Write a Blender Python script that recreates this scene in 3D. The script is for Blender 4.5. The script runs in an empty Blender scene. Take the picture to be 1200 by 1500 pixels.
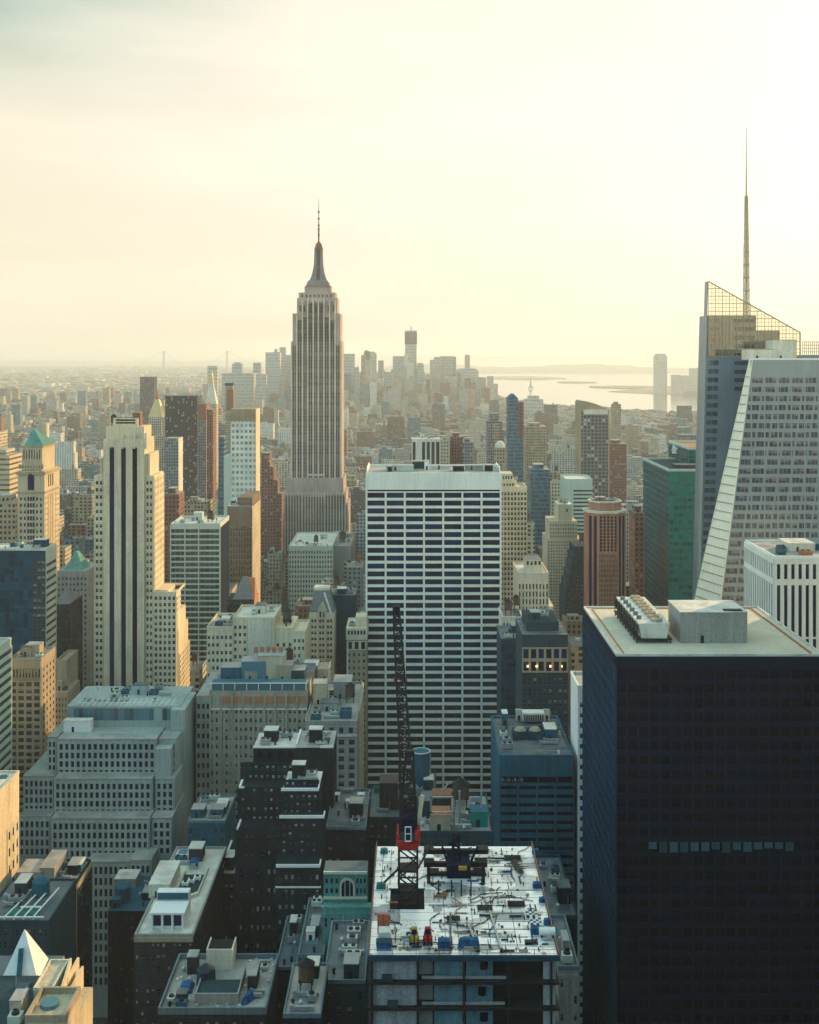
import bpy, math, random
import numpy as np
from math import radians, sin, cos, pi
random.seed(7)
SC = bpy.context.scene
COL = SC.collection
# ------------------------------------------------------------------ camera
F, CX, CY, CZ = 1680.0, 605.0, 520.0, 260.0          # focal length (photo px), vanishing point, eye height (m)
cam_d = bpy.data.cameras.new('camera'); cam = bpy.data.objects.new('camera', cam_d); COL.objects.link(cam)
cam.location = (0, 0, CZ); cam.rotation_euler = (pi/2, 0, 0)
cam_d.sensor_fit = 'HORIZONTAL'; cam_d.sensor_width = 36.0; cam_d.lens = F/1200*36.0
cam_d.shift_x = -(CX-600)/1200; cam_d.shift_y = -(750-CY)/1200
cam_d.clip_start = 1.0; cam_d.clip_end = 200000.0
SC.camera = cam
# ------------------------------------------------------------------ sky and sun
SUN_AZ, SUN_EL = 44.0, 15.0                           # degrees right of the view direction, above the horizon
def NN(nt, t, ins=None, **kw):
    n = nt.nodes.new(t)
    for k, v in kw.items(): setattr(n, k, v)
    for k, v in (ins or {}).items():
        if isinstance(v, bpy.types.NodeSocket): nt.links.new(v, n.inputs[k])
        else: n.inputs[k].default_value = v
    return n
def MA(nt, op, a, b=0.0, c=0.0, clamp=False):
    n = NN(nt, 'ShaderNodeMath', {0: a, 1: b, 2: c}, operation=op, use_clamp=clamp); return n.outputs[0]
def MIX(nt, f, a, b, blend='MIX'):
    n = NN(nt, 'ShaderNodeMix', data_type='RGBA', blend_type=blend)
    for k, v in ((0, f), (6, a), (7, b)):
        if isinstance(v, bpy.types.NodeSocket): nt.links.new(v, n.inputs[k])
        else: n.inputs[k].default_value = v if k == 0 else (*v[:3], 1)
    return n.outputs[2]
def RAMP(nt, f, stops):
    n = nt.nodes.new('ShaderNodeValToRGB'); nt.links.new(f, n.inputs[0]); e = n.color_ramp.elements
    while len(e) > 1: e.remove(e[-1])
    e[0].position = stops[0][0]; e[0].color = (*stops[0][1], 1)
    for p, c in stops[1:]: e.new(p).color = (*c, 1)
    return n.outputs[0]
W = bpy.data.worlds.new('World'); SC.world = W; W.use_nodes = True
nt = W.node_tree; nt.nodes.clear()
sky = NN(nt, 'ShaderNodeTexSky', sky_type='NISHITA', sun_disc=False, sun_elevation=radians(SUN_EL), sun_rotation=radians(SUN_AZ),
         altitude=100, air_density=1.0, dust_density=3.0, ozone_density=2.0)
dirv = NN(nt, 'ShaderNodeVectorMath', {0: NN(nt, 'ShaderNodeTexCoord').outputs['Generated']}, operation='NORMALIZE').outputs[0]
sx = NN(nt, 'ShaderNodeSeparateXYZ', {0: dirv})
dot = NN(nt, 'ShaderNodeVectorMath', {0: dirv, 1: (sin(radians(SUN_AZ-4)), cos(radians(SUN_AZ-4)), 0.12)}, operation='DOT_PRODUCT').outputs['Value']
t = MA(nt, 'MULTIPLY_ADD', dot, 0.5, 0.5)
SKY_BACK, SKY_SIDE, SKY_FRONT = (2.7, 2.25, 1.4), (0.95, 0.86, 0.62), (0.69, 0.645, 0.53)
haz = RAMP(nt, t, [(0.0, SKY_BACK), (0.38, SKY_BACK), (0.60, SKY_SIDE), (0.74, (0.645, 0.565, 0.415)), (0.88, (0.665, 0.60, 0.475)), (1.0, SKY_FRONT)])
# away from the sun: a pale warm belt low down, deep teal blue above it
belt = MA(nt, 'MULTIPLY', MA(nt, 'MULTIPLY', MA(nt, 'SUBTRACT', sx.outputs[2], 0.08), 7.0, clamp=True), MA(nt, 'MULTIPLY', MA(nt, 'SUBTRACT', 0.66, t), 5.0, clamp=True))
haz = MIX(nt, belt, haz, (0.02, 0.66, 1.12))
zen0 = MIX(nt, MA(nt, 'MULTIPLY', MA(nt, 'SUBTRACT', sx.outputs[2], 0.28), 1.5, clamp=True), haz, (0.46, 0.68, 0.70))
gap = MA(nt, 'MULTIPLY', MA(nt, 'MULTIPLY', MA(nt, 'SUBTRACT', sx.outputs[2], 0.19), 9.0, clamp=True), MA(nt, 'MULTIPLY', MA(nt, 'MULTIPLY', MA(nt, 'SUBTRACT', 0.855, t), 9.0, clamp=True), MA(nt, 'MULTIPLY', MA(nt, 'SUBTRACT', t, 0.62), 10.0, clamp=True)))
zen = MIX(nt, gap, zen0, (0.10, 0.27, 0.225))         # the paler teal gap in the veil, high on the left
# thin veil of cloud: slow noise that lightens and warms the sky a little
cl = NN(nt, 'ShaderNodeTexNoise', {'Vector': NN(nt, 'ShaderNodeMapping', {'Vector': dirv, 'Scale': (2.0, 2.0, 12.0), 'Rotation': (0.1, 0.45, 0)}).outputs[0], 'Scale': 1.5, 'Detail': 6.0, 'Roughness': 0.5}).outputs[0]
veil = MIX(nt, MA(nt, 'MULTIPLY', MA(nt, 'SUBTRACT', cl, 0.40), 2.2, clamp=True), zen, MIX(nt, 0.6, zen, (0.86, 0.76, 0.60)))
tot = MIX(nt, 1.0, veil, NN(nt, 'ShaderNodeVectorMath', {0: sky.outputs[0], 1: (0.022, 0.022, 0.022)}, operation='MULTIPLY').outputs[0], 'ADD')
SKY_GAIN = 1.0
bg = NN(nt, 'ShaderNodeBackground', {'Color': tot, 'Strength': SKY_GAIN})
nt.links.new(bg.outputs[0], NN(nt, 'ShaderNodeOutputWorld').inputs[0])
sd = bpy.data.lights.new('sun', 'SUN'); sun = bpy.data.objects.new('sun', sd); COL.objects.link(sun)
sd.energy = 5.0; sd.angle = radians(0.6); sd.color = (1.0, 0.65, 0.31)
sun.rotation_euler = (radians(90-SUN_EL), 0, radians(180-SUN_AZ)); sun.location = (500, 300, 600)
SC.view_settings.view_transform = 'Standard'; SC.view_settings.look = 'None'
SC.view_settings.exposure = 0.45; SC.view_settings.gamma = 1.0
SC.render.engine = 'CYCLES'
cy = SC.cycles
cy.use_denoising = True; cy.max_bounces = 5; cy.diffuse_bounces = 2; cy.glossy_bounces = 3; cy.transmission_bounces = 2
cy.transparent_max_bounces = 8; cy.volume_bounces = 1; cy.caustics_reflective = False; cy.caustics_refractive = False
# ------------------------------------------------------------------ materials
MATS = {}
def newmat(name):
    m = bpy.data.materials.new(name); m.use_nodes = True; m.node_tree.nodes.clear(); MATS[name] = m; return m, m.node_tree
def out(nt, bs): nt.links.new(bs, NN(nt, 'ShaderNodeOutputMaterial').inputs[0])
def wallmat(name, col, rough=0.85, var=0.22, metal=0.0, scale=0.06, spec=0.08):
    """masonry, concrete, metal: blotches, vertical streaks and fine grain, all of the surface itself"""
    m, nt = newmat(name); pos = NN(nt, 'ShaderNodeNewGeometry').outputs['Position']
    a = NN(nt, 'ShaderNodeTexNoise', {'Vector': pos, 'Scale': scale, 'Detail': 5.0}).outputs[0]
    st = NN(nt, 'ShaderNodeTexNoise', {'Vector': NN(nt, 'ShaderNodeMapping', {'Vector': pos, 'Scale': (0.9, 0.9, 0.05)}).outputs[0], 'Scale': 1.0, 'Detail': 4.0}).outputs[0]
    g = NN(nt, 'ShaderNodeTexNoise', {'Vector': pos, 'Scale': 1.7, 'Detail': 3.0}).outputs[0]
    s = MA(nt, 'ADD', MA(nt, 'ADD', a, st), g)
    f = MA(nt, 'MULTIPLY', MA(nt, 'SUBTRACT', s, 1.15), 1.45, clamp=True)
    lo = tuple(c*(1-var*1.5) for c in col); hi = tuple(min(1, c*(1+var*0.7)) for c in col)
    b = NN(nt, 'ShaderNodeBsdfPrincipled', {'Base Color': MIX(nt, f, lo, hi), 'Roughness': rough, 'Metallic': metal, 'Specular IOR Level': spec})
    out(nt, b.outputs[0]); return m
def glassmat(name, col, p=0.1, blind=(0.22, 0.24, 0.22), rough=0.08, metal=0.0, frame=None, spec=0.5):
    """window panes: each pane gets its own tone, some have blinds down"""
    m, nt = newmat(name)
    r0 = MA(nt, 'ADD', MA(nt, 'MULTIPLY', NN(nt, 'ShaderNodeObjectInfo').outputs['Random'], 971.3), MA(nt, 'MULTIPLY', NN(nt, 'ShaderNodeNewGeometry').outputs['Random Per Island'], 613.7))
    wn = NN(nt, 'ShaderNodeTexWhiteNoise', {'W': r0}, noise_dimensions='1D')
    v = wn.outputs['Value']; sc = NN(nt, 'ShaderNodeSeparateColor', {0: wn.outputs['Color']})
    tone = MIX(nt, sc.outputs[1], tuple(c*0.5 for c in col), tuple(c*1.6 for c in col))
    isb = MA(nt, 'GREATER_THAN', v, 1-p)
    wu = NN(nt, 'ShaderNodeSeparateXYZ', {0: NN(nt, 'ShaderNodeAttribute', attribute_name='wuv').outputs['Vector']})
    drawn = MA(nt, 'MULTIPLY', isb, MA(nt, 'GREATER_THAN', wu.outputs[2], MA(nt, 'MULTIPLY', sc.outputs[0], 0.75)))
    c = MIX(nt, MA(nt, 'MULTIPLY', drawn, MA(nt, 'MULTIPLY_ADD', sc.outputs[2], 0.6, 0.4)), tone, blind)
    if frame:
        nx = NN(nt, 'ShaderNodeSeparateXYZ', {0: NN(nt, 'ShaderNodeNewGeometry').outputs['Normal']}).outputs[0]
        sd_ = MA(nt, 'GREATER_THAN', MA(nt, 'ABSOLUTE', nx), 0.5)
        u = MA(nt, 'ADD', MA(nt, 'MULTIPLY', sd_, wu.outputs[1]), MA(nt, 'MULTIPLY', MA(nt, 'SUBTRACT', 1.0, sd_), wu.outputs[0])); v_ = wu.outputs[2]
        e = MA(nt, 'MAXIMUM', MA(nt, 'GREATER_THAN', MA(nt, 'ABSOLUTE', MA(nt, 'SUBTRACT', u, 0.5)), 0.43), MA(nt, 'LESS_THAN', MA(nt, 'ABSOLUTE', MA(nt, 'SUBTRACT', v_, 0.52)), 0.035))
        e = MA(nt, 'MAXIMUM', e, MA(nt, 'LESS_THAN', v_, 0.07)); e = MA(nt, 'MULTIPLY', e, MA(nt, 'GREATER_THAN', MA(nt, 'ADD', u, v_), 0.004))
        c = MIX(nt, MA(nt, 'MULTIPLY', e, 0.75), c, frame)
    b = NN(nt, 'ShaderNodeBsdfPrincipled', {'Base Color': c, 'Roughness': rough, 'Metallic': metal, 'Specular IOR Level': spec})
    out(nt, b.outputs[0]); return m
def patmat(name, pw=3.2, ph=3.6, fw=0.5, fh=0.55, glass=(0.012, 0.03, 0.045), col=None, roof=(0.22, 0.24, 0.21), p=0.12, blind=(0.3, 0.3, 0.26), grough=0.2, wrough=0.85, vbias=0.0):
    """far walls whose windows are too small to model: a window rhythm on the walls, a plain roof on top"""
    m, nt = newmat(name); ge = NN(nt, 'ShaderNodeNewGeometry')
    P = NN(nt, 'ShaderNodeSeparateXYZ', {0: ge.outputs['Position']}); Nn = NN(nt, 'ShaderNodeSeparateXYZ', {0: ge.outputs['Normal']})
    sidex = MA(nt, 'GREATER_THAN', MA(nt, 'ABSOLUTE', Nn.outputs[0]), 0.6)
    u = MA(nt, 'ADD', MA(nt, 'MULTIPLY', sidex, P.outputs[1]), MA(nt, 'MULTIPLY', MA(nt, 'SUBTRACT', 1.0, sidex), P.outputs[0]))
    top = MA(nt, 'GREATER_THAN', Nn.outputs[2], 0.5)
    at = NN(nt, 'ShaderNodeAttribute', attribute_name='wallcol')
    if col is None:
        base = at.outputs['Color']; rnd = at.outputs['Alpha']
        pwv = MA(nt, 'MULTIPLY', MA(nt, 'MULTIPLY_ADD', rnd, 0.8, 0.7), pw)
        u = MA(nt, 'ADD', u, MA(nt, 'MULTIPLY', rnd, 53.0))
    else:
        base = NN(nt, 'ShaderNodeRGB').outputs[0]; base.default_value = (*col, 1); rnd = None; pwv = pw
    cu = MA(nt, 'DIVIDE', u, pwv); cv = MA(nt, 'DIVIDE', MA(nt, 'ADD', P.outputs[2], vbias), ph)
    fu = MA(nt, 'FRACT', cu); fv = MA(nt, 'FRACT', cv)
    mu = MA(nt, 'LESS_THAN', MA(nt, 'ABSOLUTE', MA(nt, 'SUBTRACT', fu, 0.5)), fw/2)
    mv = MA(nt, 'LESS_THAN', MA(nt, 'ABSOLUTE', MA(nt, 'SUBTRACT', fv, 0.5)), fh/2)
    win = MA(nt, 'MULTIPLY', MA(nt, 'MULTIPLY', mu, mv), MA(nt, 'SUBTRACT', 1.0, top))
    cell = NN(nt, 'ShaderNodeCombineXYZ', {0: MA(nt, 'FLOOR', cu), 1: MA(nt, 'FLOOR', cv), 2: sidex})
    wn = NN(nt, 'ShaderNodeTexWhiteNoise', {'Vector': cell.outputs[0]}, noise_dimensions='3D')
    g = MIX(nt, MA(nt, 'GREATER_THAN', wn.outputs['Value'], 1-p), MIX(nt, wn.outputs['Value'], tuple(c*0.6 for c in glass), tuple(c*1.7 for c in glass)), blind)
    no = NN(nt, 'ShaderNodeTexNoise', {'Vector': ge.outputs['Position'], 'Scale': 0.09, 'Detail': 5.0}).outputs[0]
    fac = MA(nt, 'MULTIPLY_ADD', no, 0.9, 0.55)
    bw = NN(nt, 'ShaderNodeVectorMath', {0: base, 3: fac}, operation='SCALE').outputs[0]
    rc = MIX(nt, no, tuple(c*0.5 for c in roof), tuple(min(1, c*1.5) for c in roof))
    if rnd is not None: rc = MIX(nt, MA(nt, 'MULTIPLY', rnd, 0.6), rc, (0.10, 0.11, 0.11))
    c = MIX(nt, top, MIX(nt, win, bw, g), rc)
    b = NN(nt, 'ShaderNodeBsdfPrincipled', {'Base Color': c, 'Roughness': MA(nt, 'MULTIPLY_ADD', win, grough-wrough, wrough), 'Specular IOR Level': 0.2})
    out(nt, b.outputs[0]); return m
# masonry and metal
wallmat('limestone', (0.64, 0.54, 0.365)); wallmat('pale_stone', (0.64, 0.59, 0.46)); wallmat('cream_brick', (0.52, 0.44, 0.30)); wallmat('tan_brick', (0.37, 0.30, 0.20)); wallmat('cool_stone', (0.33, 0.385, 0.35)); wallmat('hotel_brick', (0.34, 0.31, 0.235)); wallmat('esb_stone', (0.42, 0.335, 0.275)); wallmat('esb_pier', (0.62, 0.53, 0.41)); wallmat('brownstone', (0.20, 0.15, 0.11)); wallmat('mast_metal', (0.20, 0.19, 0.185), rough=0.5); wallmat('parapet_metal', (0.14, 0.20, 0.22)); wallmat('rear_panel', (0.12, 0.19, 0.225), rough=0.3, spec=.5); wallmat('side_spandrel', (0.008, 0.055, 0.10)); wallmat('site_panel', (0.30, 0.34, 0.35), rough=0.3, var=0.3); wallmat('site_panel_blue', (0.10, 0.22, 0.26), rough=0.35, var=0.3)
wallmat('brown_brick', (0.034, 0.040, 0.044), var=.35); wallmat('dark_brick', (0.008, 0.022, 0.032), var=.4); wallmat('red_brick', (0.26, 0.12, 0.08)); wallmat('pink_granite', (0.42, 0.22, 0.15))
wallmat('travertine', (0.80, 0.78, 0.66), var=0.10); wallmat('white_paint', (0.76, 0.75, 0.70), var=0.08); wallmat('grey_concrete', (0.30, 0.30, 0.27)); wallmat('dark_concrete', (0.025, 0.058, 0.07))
wallmat('gravel_roof', (0.62, 0.55, 0.41), var=0.12, scale=0.15); 
def roofmat(name, col, col2, var=0.3):
    """built-up roofing: patched sheets, seams, stains"""
    m, nt = newmat(name); pos = NN(nt, 'ShaderNodeNewGeometry').outputs['Position']
    vo = NN(nt, 'ShaderNodeTexVoronoi', {'Vector': pos, 'Scale': 0.16, 'Randomness': 0.9}, distance='CHEBYCHEV')
    v = NN(nt, 'ShaderNodeSeparateColor', {0: vo.outputs['Color']}).outputs[0]
    a = NN(nt, 'ShaderNodeTexNoise', {'Vector': pos, 'Scale': 0.22, 'Detail': 7.0, 'Roughness': 0.65}).outputs[0]
    g = NN(nt, 'ShaderNodeTexNoise', {'Vector': pos, 'Scale': 2.2, 'Detail': 3.0}).outputs[0]
    c = MIX(nt, MA(nt, 'MULTIPLY', MA(nt, 'GREATER_THAN', v, 0.66), 0.7), col, col2)
    c = MIX(nt, MA(nt, 'MULTIPLY', MA(nt, 'SUBTRACT', a, 0.46), 4.0, clamp=True), c, tuple(q*0.45 for q in col2))
    c = MIX(nt, MA(nt, 'MULTIPLY', g, var*1.6), c, tuple(min(1, q*1.5) for q in col))
    out(nt, NN(nt, 'ShaderNodeBsdfPrincipled', {'Base Color': c, 'Roughness': RAMP(nt, a, [(0.4, (0.85,)*3), (0.62, (0.35,)*3)])}).outputs[0])
roofmat('grey_roof', (0.30, 0.30, 0.27), (0.17, 0.18, 0.17)); roofmat('tar_roof', (0.055, 0.085, 0.095), (0.12, 0.14, 0.14)); roofmat('pale_roof', (0.56, 0.54, 0.46), (0.38, 0.37, 0.32))
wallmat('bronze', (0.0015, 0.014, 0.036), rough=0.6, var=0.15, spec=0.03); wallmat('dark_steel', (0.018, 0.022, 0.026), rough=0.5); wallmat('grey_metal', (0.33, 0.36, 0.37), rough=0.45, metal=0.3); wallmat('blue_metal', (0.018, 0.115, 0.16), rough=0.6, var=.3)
wallmat('copper', (0.11, 0.28, 0.24), var=0.35); wallmat('gold_leaf', (0.62, 0.46, 0.22), rough=0.5, metal=0.2); wallmat('wood_tank', (0.12, 0.085, 0.06)); wallmat('galvanised', (0.42, 0.44, 0.43), rough=0.4, metal=0.5)
wallmat('red_paint', (0.45, 0.03, 0.03), rough=0.5, var=.3); wallmat('orange_paint', (0.50, 0.13, 0.08), rough=0.6, var=.3); wallmat('yellow_paint', (0.48, 0.30, 0.05), rough=0.6, var=.4); wallmat('blue_tarp', (0.015, 0.10, 0.24), rough=0.6, var=.4, scale=.5); wallmat('terracotta', (0.42, 0.19, 0.10))
wallmat('teal_panel', (0.003, 0.18, 0.15), rough=0.5, spec=0.15); wallmat('green_tile', (0.10, 0.30, 0.26), var=.3); wallmat('dark_blue_metal', (0.012, 0.055, 0.085), rough=0.5); wallmat('brown_debris', (0.10, 0.075, 0.065), var=0.4)
wallmat('slate_roof', (0.16, 0.17, 0.17)); wallmat('pale_green', (0.50, 0.55, 0.45), var=0.1); wallmat('boa_panel', (0.165, 0.245, 0.255), rough=0.25, var=0.12, spec=.6); wallmat('boa_facet', (0.76, 0.74, 0.58), rough=0.3, var=0.10)
# glass
glassmat('blue_glass', (0.001, 0.013, 0.045), p=0.16, blind=(0.016, 0.055, 0.10), spec=0.10); glassmat('black_glass', (0.0003, 0.005, 0.014), p=0.06, blind=(0.001, 0.016, 0.028), rough=0.2, spec=0.03); glassmat('dull_glass', (0.008, 0.024, 0.036), p=0.42, rough=0.15, blind=(0.26, 0.27, 0.22), spec=0.35, frame=(0.16, 0.17, 0.15))
glassmat('blind_glass', (0.008, 0.02, 0.03), p=0.5, blind=(0.40, 0.44, 0.42), rough=0.2, frame=(0.22, 0.25, 0.25)); glassmat('teal_glass', (0.002, 0.14, 0.11), p=0.3, blind=(0.004, 0.03, 0.035), rough=0.15, spec=0.2); glassmat('deep_teal_glass', (0.003, 0.045, 0.07), p=0.2, blind=(0.01, 0.09, 0.11), rough=0.25, spec=0.12)
glassmat('green_glass', (0.012, 0.055, 0.06), p=0.3, blind=(0.10, 0.16, 0.12), rough=0.12, spec=0.3); glassmat('boa_glass', (0.02, 0.04, 0.07), p=0.5, blind=(0.17, 0.145, 0.15), rough=0.1); glassmat('skylight', (0.04, 0.12, 0.15), p=0.2, blind=(0.1, 0.2, 0.22), rough=0.25)
glassmat('pale_blind', (0.025, 0.095, 0.11), p=0.45, blind=(0.008, 0.03, 0.038), rough=0.4)
# far wall patterns
patmat('pat_city'); patmat('pat_city_coarse', pw=5.0, ph=4.2, fw=0.45, fh=0.45)
patmat('pat_dark_slab', 2.4, 3.8, 0.7, 0.6, (0.01, 0.016, 0.022), (0.035, 0.036, 0.04), roof=(0.1, 0.1, 0.1)); patmat('pat_red', 3.0, 3.4, 0.5, 0.5, col=(0.22, 0.10, 0.07)); patmat('pat_tan', 2.8, 3.6, 0.5, 0.5, col=(0.36, 0.28, 0.18))
patmat('pat_stone', 3.0, 3.8, 0.45, 0.55, col=(0.44, 0.39, 0.28)); patmat('pat_grey', 2.8, 3.6, 0.55, 0.5, col=(0.20, 0.20, 0.19)); patmat('pat_blue', 2.0, 3.9, 0.86, 0.72, (0.03, 0.085, 0.12), (0.09, 0.17, 0.20), p=0.2, blind=(0.07, 0.14, 0.17), grough=0.1)
patmat('pat_white_grid', 3.4, 4.6, 0.62, 0.50, (0.20, 0.27, 0.24), (0.62, 0.62, 0.52), p=0.2); patmat('pat_bands', 40.0, 4.8, 1.0, 0.42, (0.15, 0.24, 0.21), (0.60, 0.62, 0.52), p=0.02); patmat('pat_buff', 40.0, 4.0, 1.0, 0.4, (0.16, 0.13, 0.08), (0.50, 0.41, 0.26), p=0.02); patmat('pat_darkgrid', 4.2, 4.0, 0.66, 0.62, (0.03, 0.045, 0.05), (0.17, 0.16, 0.14), p=0.12, blind=(0.4, 0.4, 0.34))
patmat('pat_far', 9.0, 14.0, 0.5, 0.5, (0.12, 0.15, 0.14), (0.34, 0.36, 0.32), p=0.2)  # walls and panes paled to stand in for distance haze
m, nt = newmat('lattice_glass')                       # see-through screen glass
gl = NN(nt, 'ShaderNodeBsdfGlossy', {'Color': (0.8, 0.8, 0.75, 1), 'Roughness': 0.05}); tr = NN(nt, 'ShaderNodeBsdfTransparent', {'Color': (0.93, 0.86, 0.72, 1)})
mx = NN(nt, 'ShaderNodeMixShader', {0: 0.06, 1: tr.outputs[0], 2: gl.outputs[0]}); out(nt, mx.outputs[0])
m, nt = newmat('lamp_glow'); out(nt, NN(nt, 'ShaderNodeEmission', {'Color': (1.0, 0.42, 0.14, 1), 'Strength': 6.0}).outputs[0])
m, nt = newmat('asphalt'); pos = NN(nt, 'ShaderNodeNewGeometry').outputs['Position']
out(nt, NN(nt, 'ShaderNodeBsdfPrincipled', {'Base Color': RAMP(nt, NN(nt, 'ShaderNodeTexNoise', {'Vector': pos, 'Scale': 0.02, 'Detail': 8.0}).outputs[0], [(0.3, (0.035, 0.038, 0.038)), (0.7, (0.075, 0.075, 0.07))]), 'Roughness': 0.9}).outputs[0])
m, nt = newmat('suburb_ground'); pos = NN(nt, 'ShaderNodeNewGeometry').outputs['Position']
out(nt, NN(nt, 'ShaderNodeBsdfPrincipled', {'Base Color': RAMP(nt, NN(nt, 'ShaderNodeTexNoise', {'Vector': pos, 'Scale': 0.004, 'Detail': 10.0, 'Roughness': 0.7}).outputs[0], [(0.35, (0.06, 0.075, 0.05)), (0.5, (0.12, 0.12, 0.10)), (0.65, (0.28, 0.26, 0.21))]), 'Roughness': 0.95}).outputs[0])
m, nt = newmat('river_water'); pos = NN(nt, 'ShaderNodeNewGeometry').outputs['Position']
wv = NN(nt, 'ShaderNodeTexNoise', {'Vector': NN(nt, 'ShaderNodeMapping', {'Vector': pos, 'Scale': (0.25, 1.0, 1.0)}).outputs[0], 'Scale': 0.01, 'Detail': 8.0, 'Roughness': 0.65})
bp = NN(nt, 'ShaderNodeBump', {'Height': wv.outputs[0], 'Strength': 0.06, 'Distance': 1.5})
wd = NN(nt, 'ShaderNodeBsdfPrincipled', {'Base Color': (0.05, 0.09, 0.09, 1), 'Specular IOR Level': 1.0, 'Roughness': 0.12, 'Normal': bp.outputs[0]}); wg = NN(nt, 'ShaderNodeBsdfGlossy', {'Color': (0.80, 0.80, 0.80, 1), 'Roughness': 0.12, 'Normal': bp.outputs[0]})
out(nt, NN(nt, 'ShaderNodeMixShader', {0: NN(nt, 'ShaderNodeLayerWeight', {'Blend': 0.85}).outputs['Facing'], 1: wd.outputs[0], 2: wg.outputs[0]}).outputs[0])
m, nt = newmat('deck_metal'); pos = NN(nt, 'ShaderNodeNewGeometry').outputs['Position']   # wet metal decking with pour stains
no = NN(nt, 'ShaderNodeTexNoise', {'Vector': pos, 'Scale': 0.35, 'Detail': 7.0, 'Roughness': 0.65}).outputs[0]
n2 = NN(nt, 'ShaderNodeTexNoise', {'Vector': pos, 'Scale': 2.5, 'Detail': 4.0}).outputs[0]
P = NN(nt, 'ShaderNodeSeparateXYZ', {0: pos})
vs = NN(nt, 'ShaderNodeTexVoronoi', {'Vector': NN(nt, 'ShaderNodeMapping', {'Vector': pos, 'Scale': (0.16, 0.30, 1.0)}).outputs[0], 'Scale': 1.0, 'Randomness': 0.8}, distance='CHEBYCHEV')
tone = NN(nt, 'ShaderNodeSeparateColor', {0: vs.outputs['Color']}).outputs[0]
seam = MA(nt, 'LESS_THAN', MA(nt, 'FRACT', MA(nt, 'DIVIDE', MA(nt, 'ADD', P.outputs[1], MA(nt, 'MULTIPLY', n2, 0.25)), 3.1)), 0.06)
base = RAMP(nt, MA(nt, 'MULTIPLY_ADD', n2, 0.35, MA(nt, 'MULTIPLY', no, 0.75)), [(0.36, (0.22, 0.18, 0.13)), (0.42, (0.66, 0.62, 0.54)), (0.54, (0.92, 0.91, 0.86))])
base = MIX(nt, MA(nt, 'MULTIPLY', MA(nt, 'GREATER_THAN', tone, 0.74), 0.6), base, (0.34, 0.38, 0.38)); base = MIX(nt, MA(nt, 'MULTIPLY', MA(nt, 'LESS_THAN', tone, 0.14), 0.8), base, (0.16, 0.20, 0.22))
base = MIX(nt, MA(nt, 'MULTIPLY', MA(nt, 'MULTIPLY', seam, no), 1.3), base, (0.09, 0.085, 0.08))
out(nt, NN(nt, 'ShaderNodeBsdfPrincipled', {'Base Color': base, 'Roughness': RAMP(nt, no, [(0.35, (0.18,)*3), (0.65, (0.5,)*3)]), 'Metallic': 0.35}).outputs[0])
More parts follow.
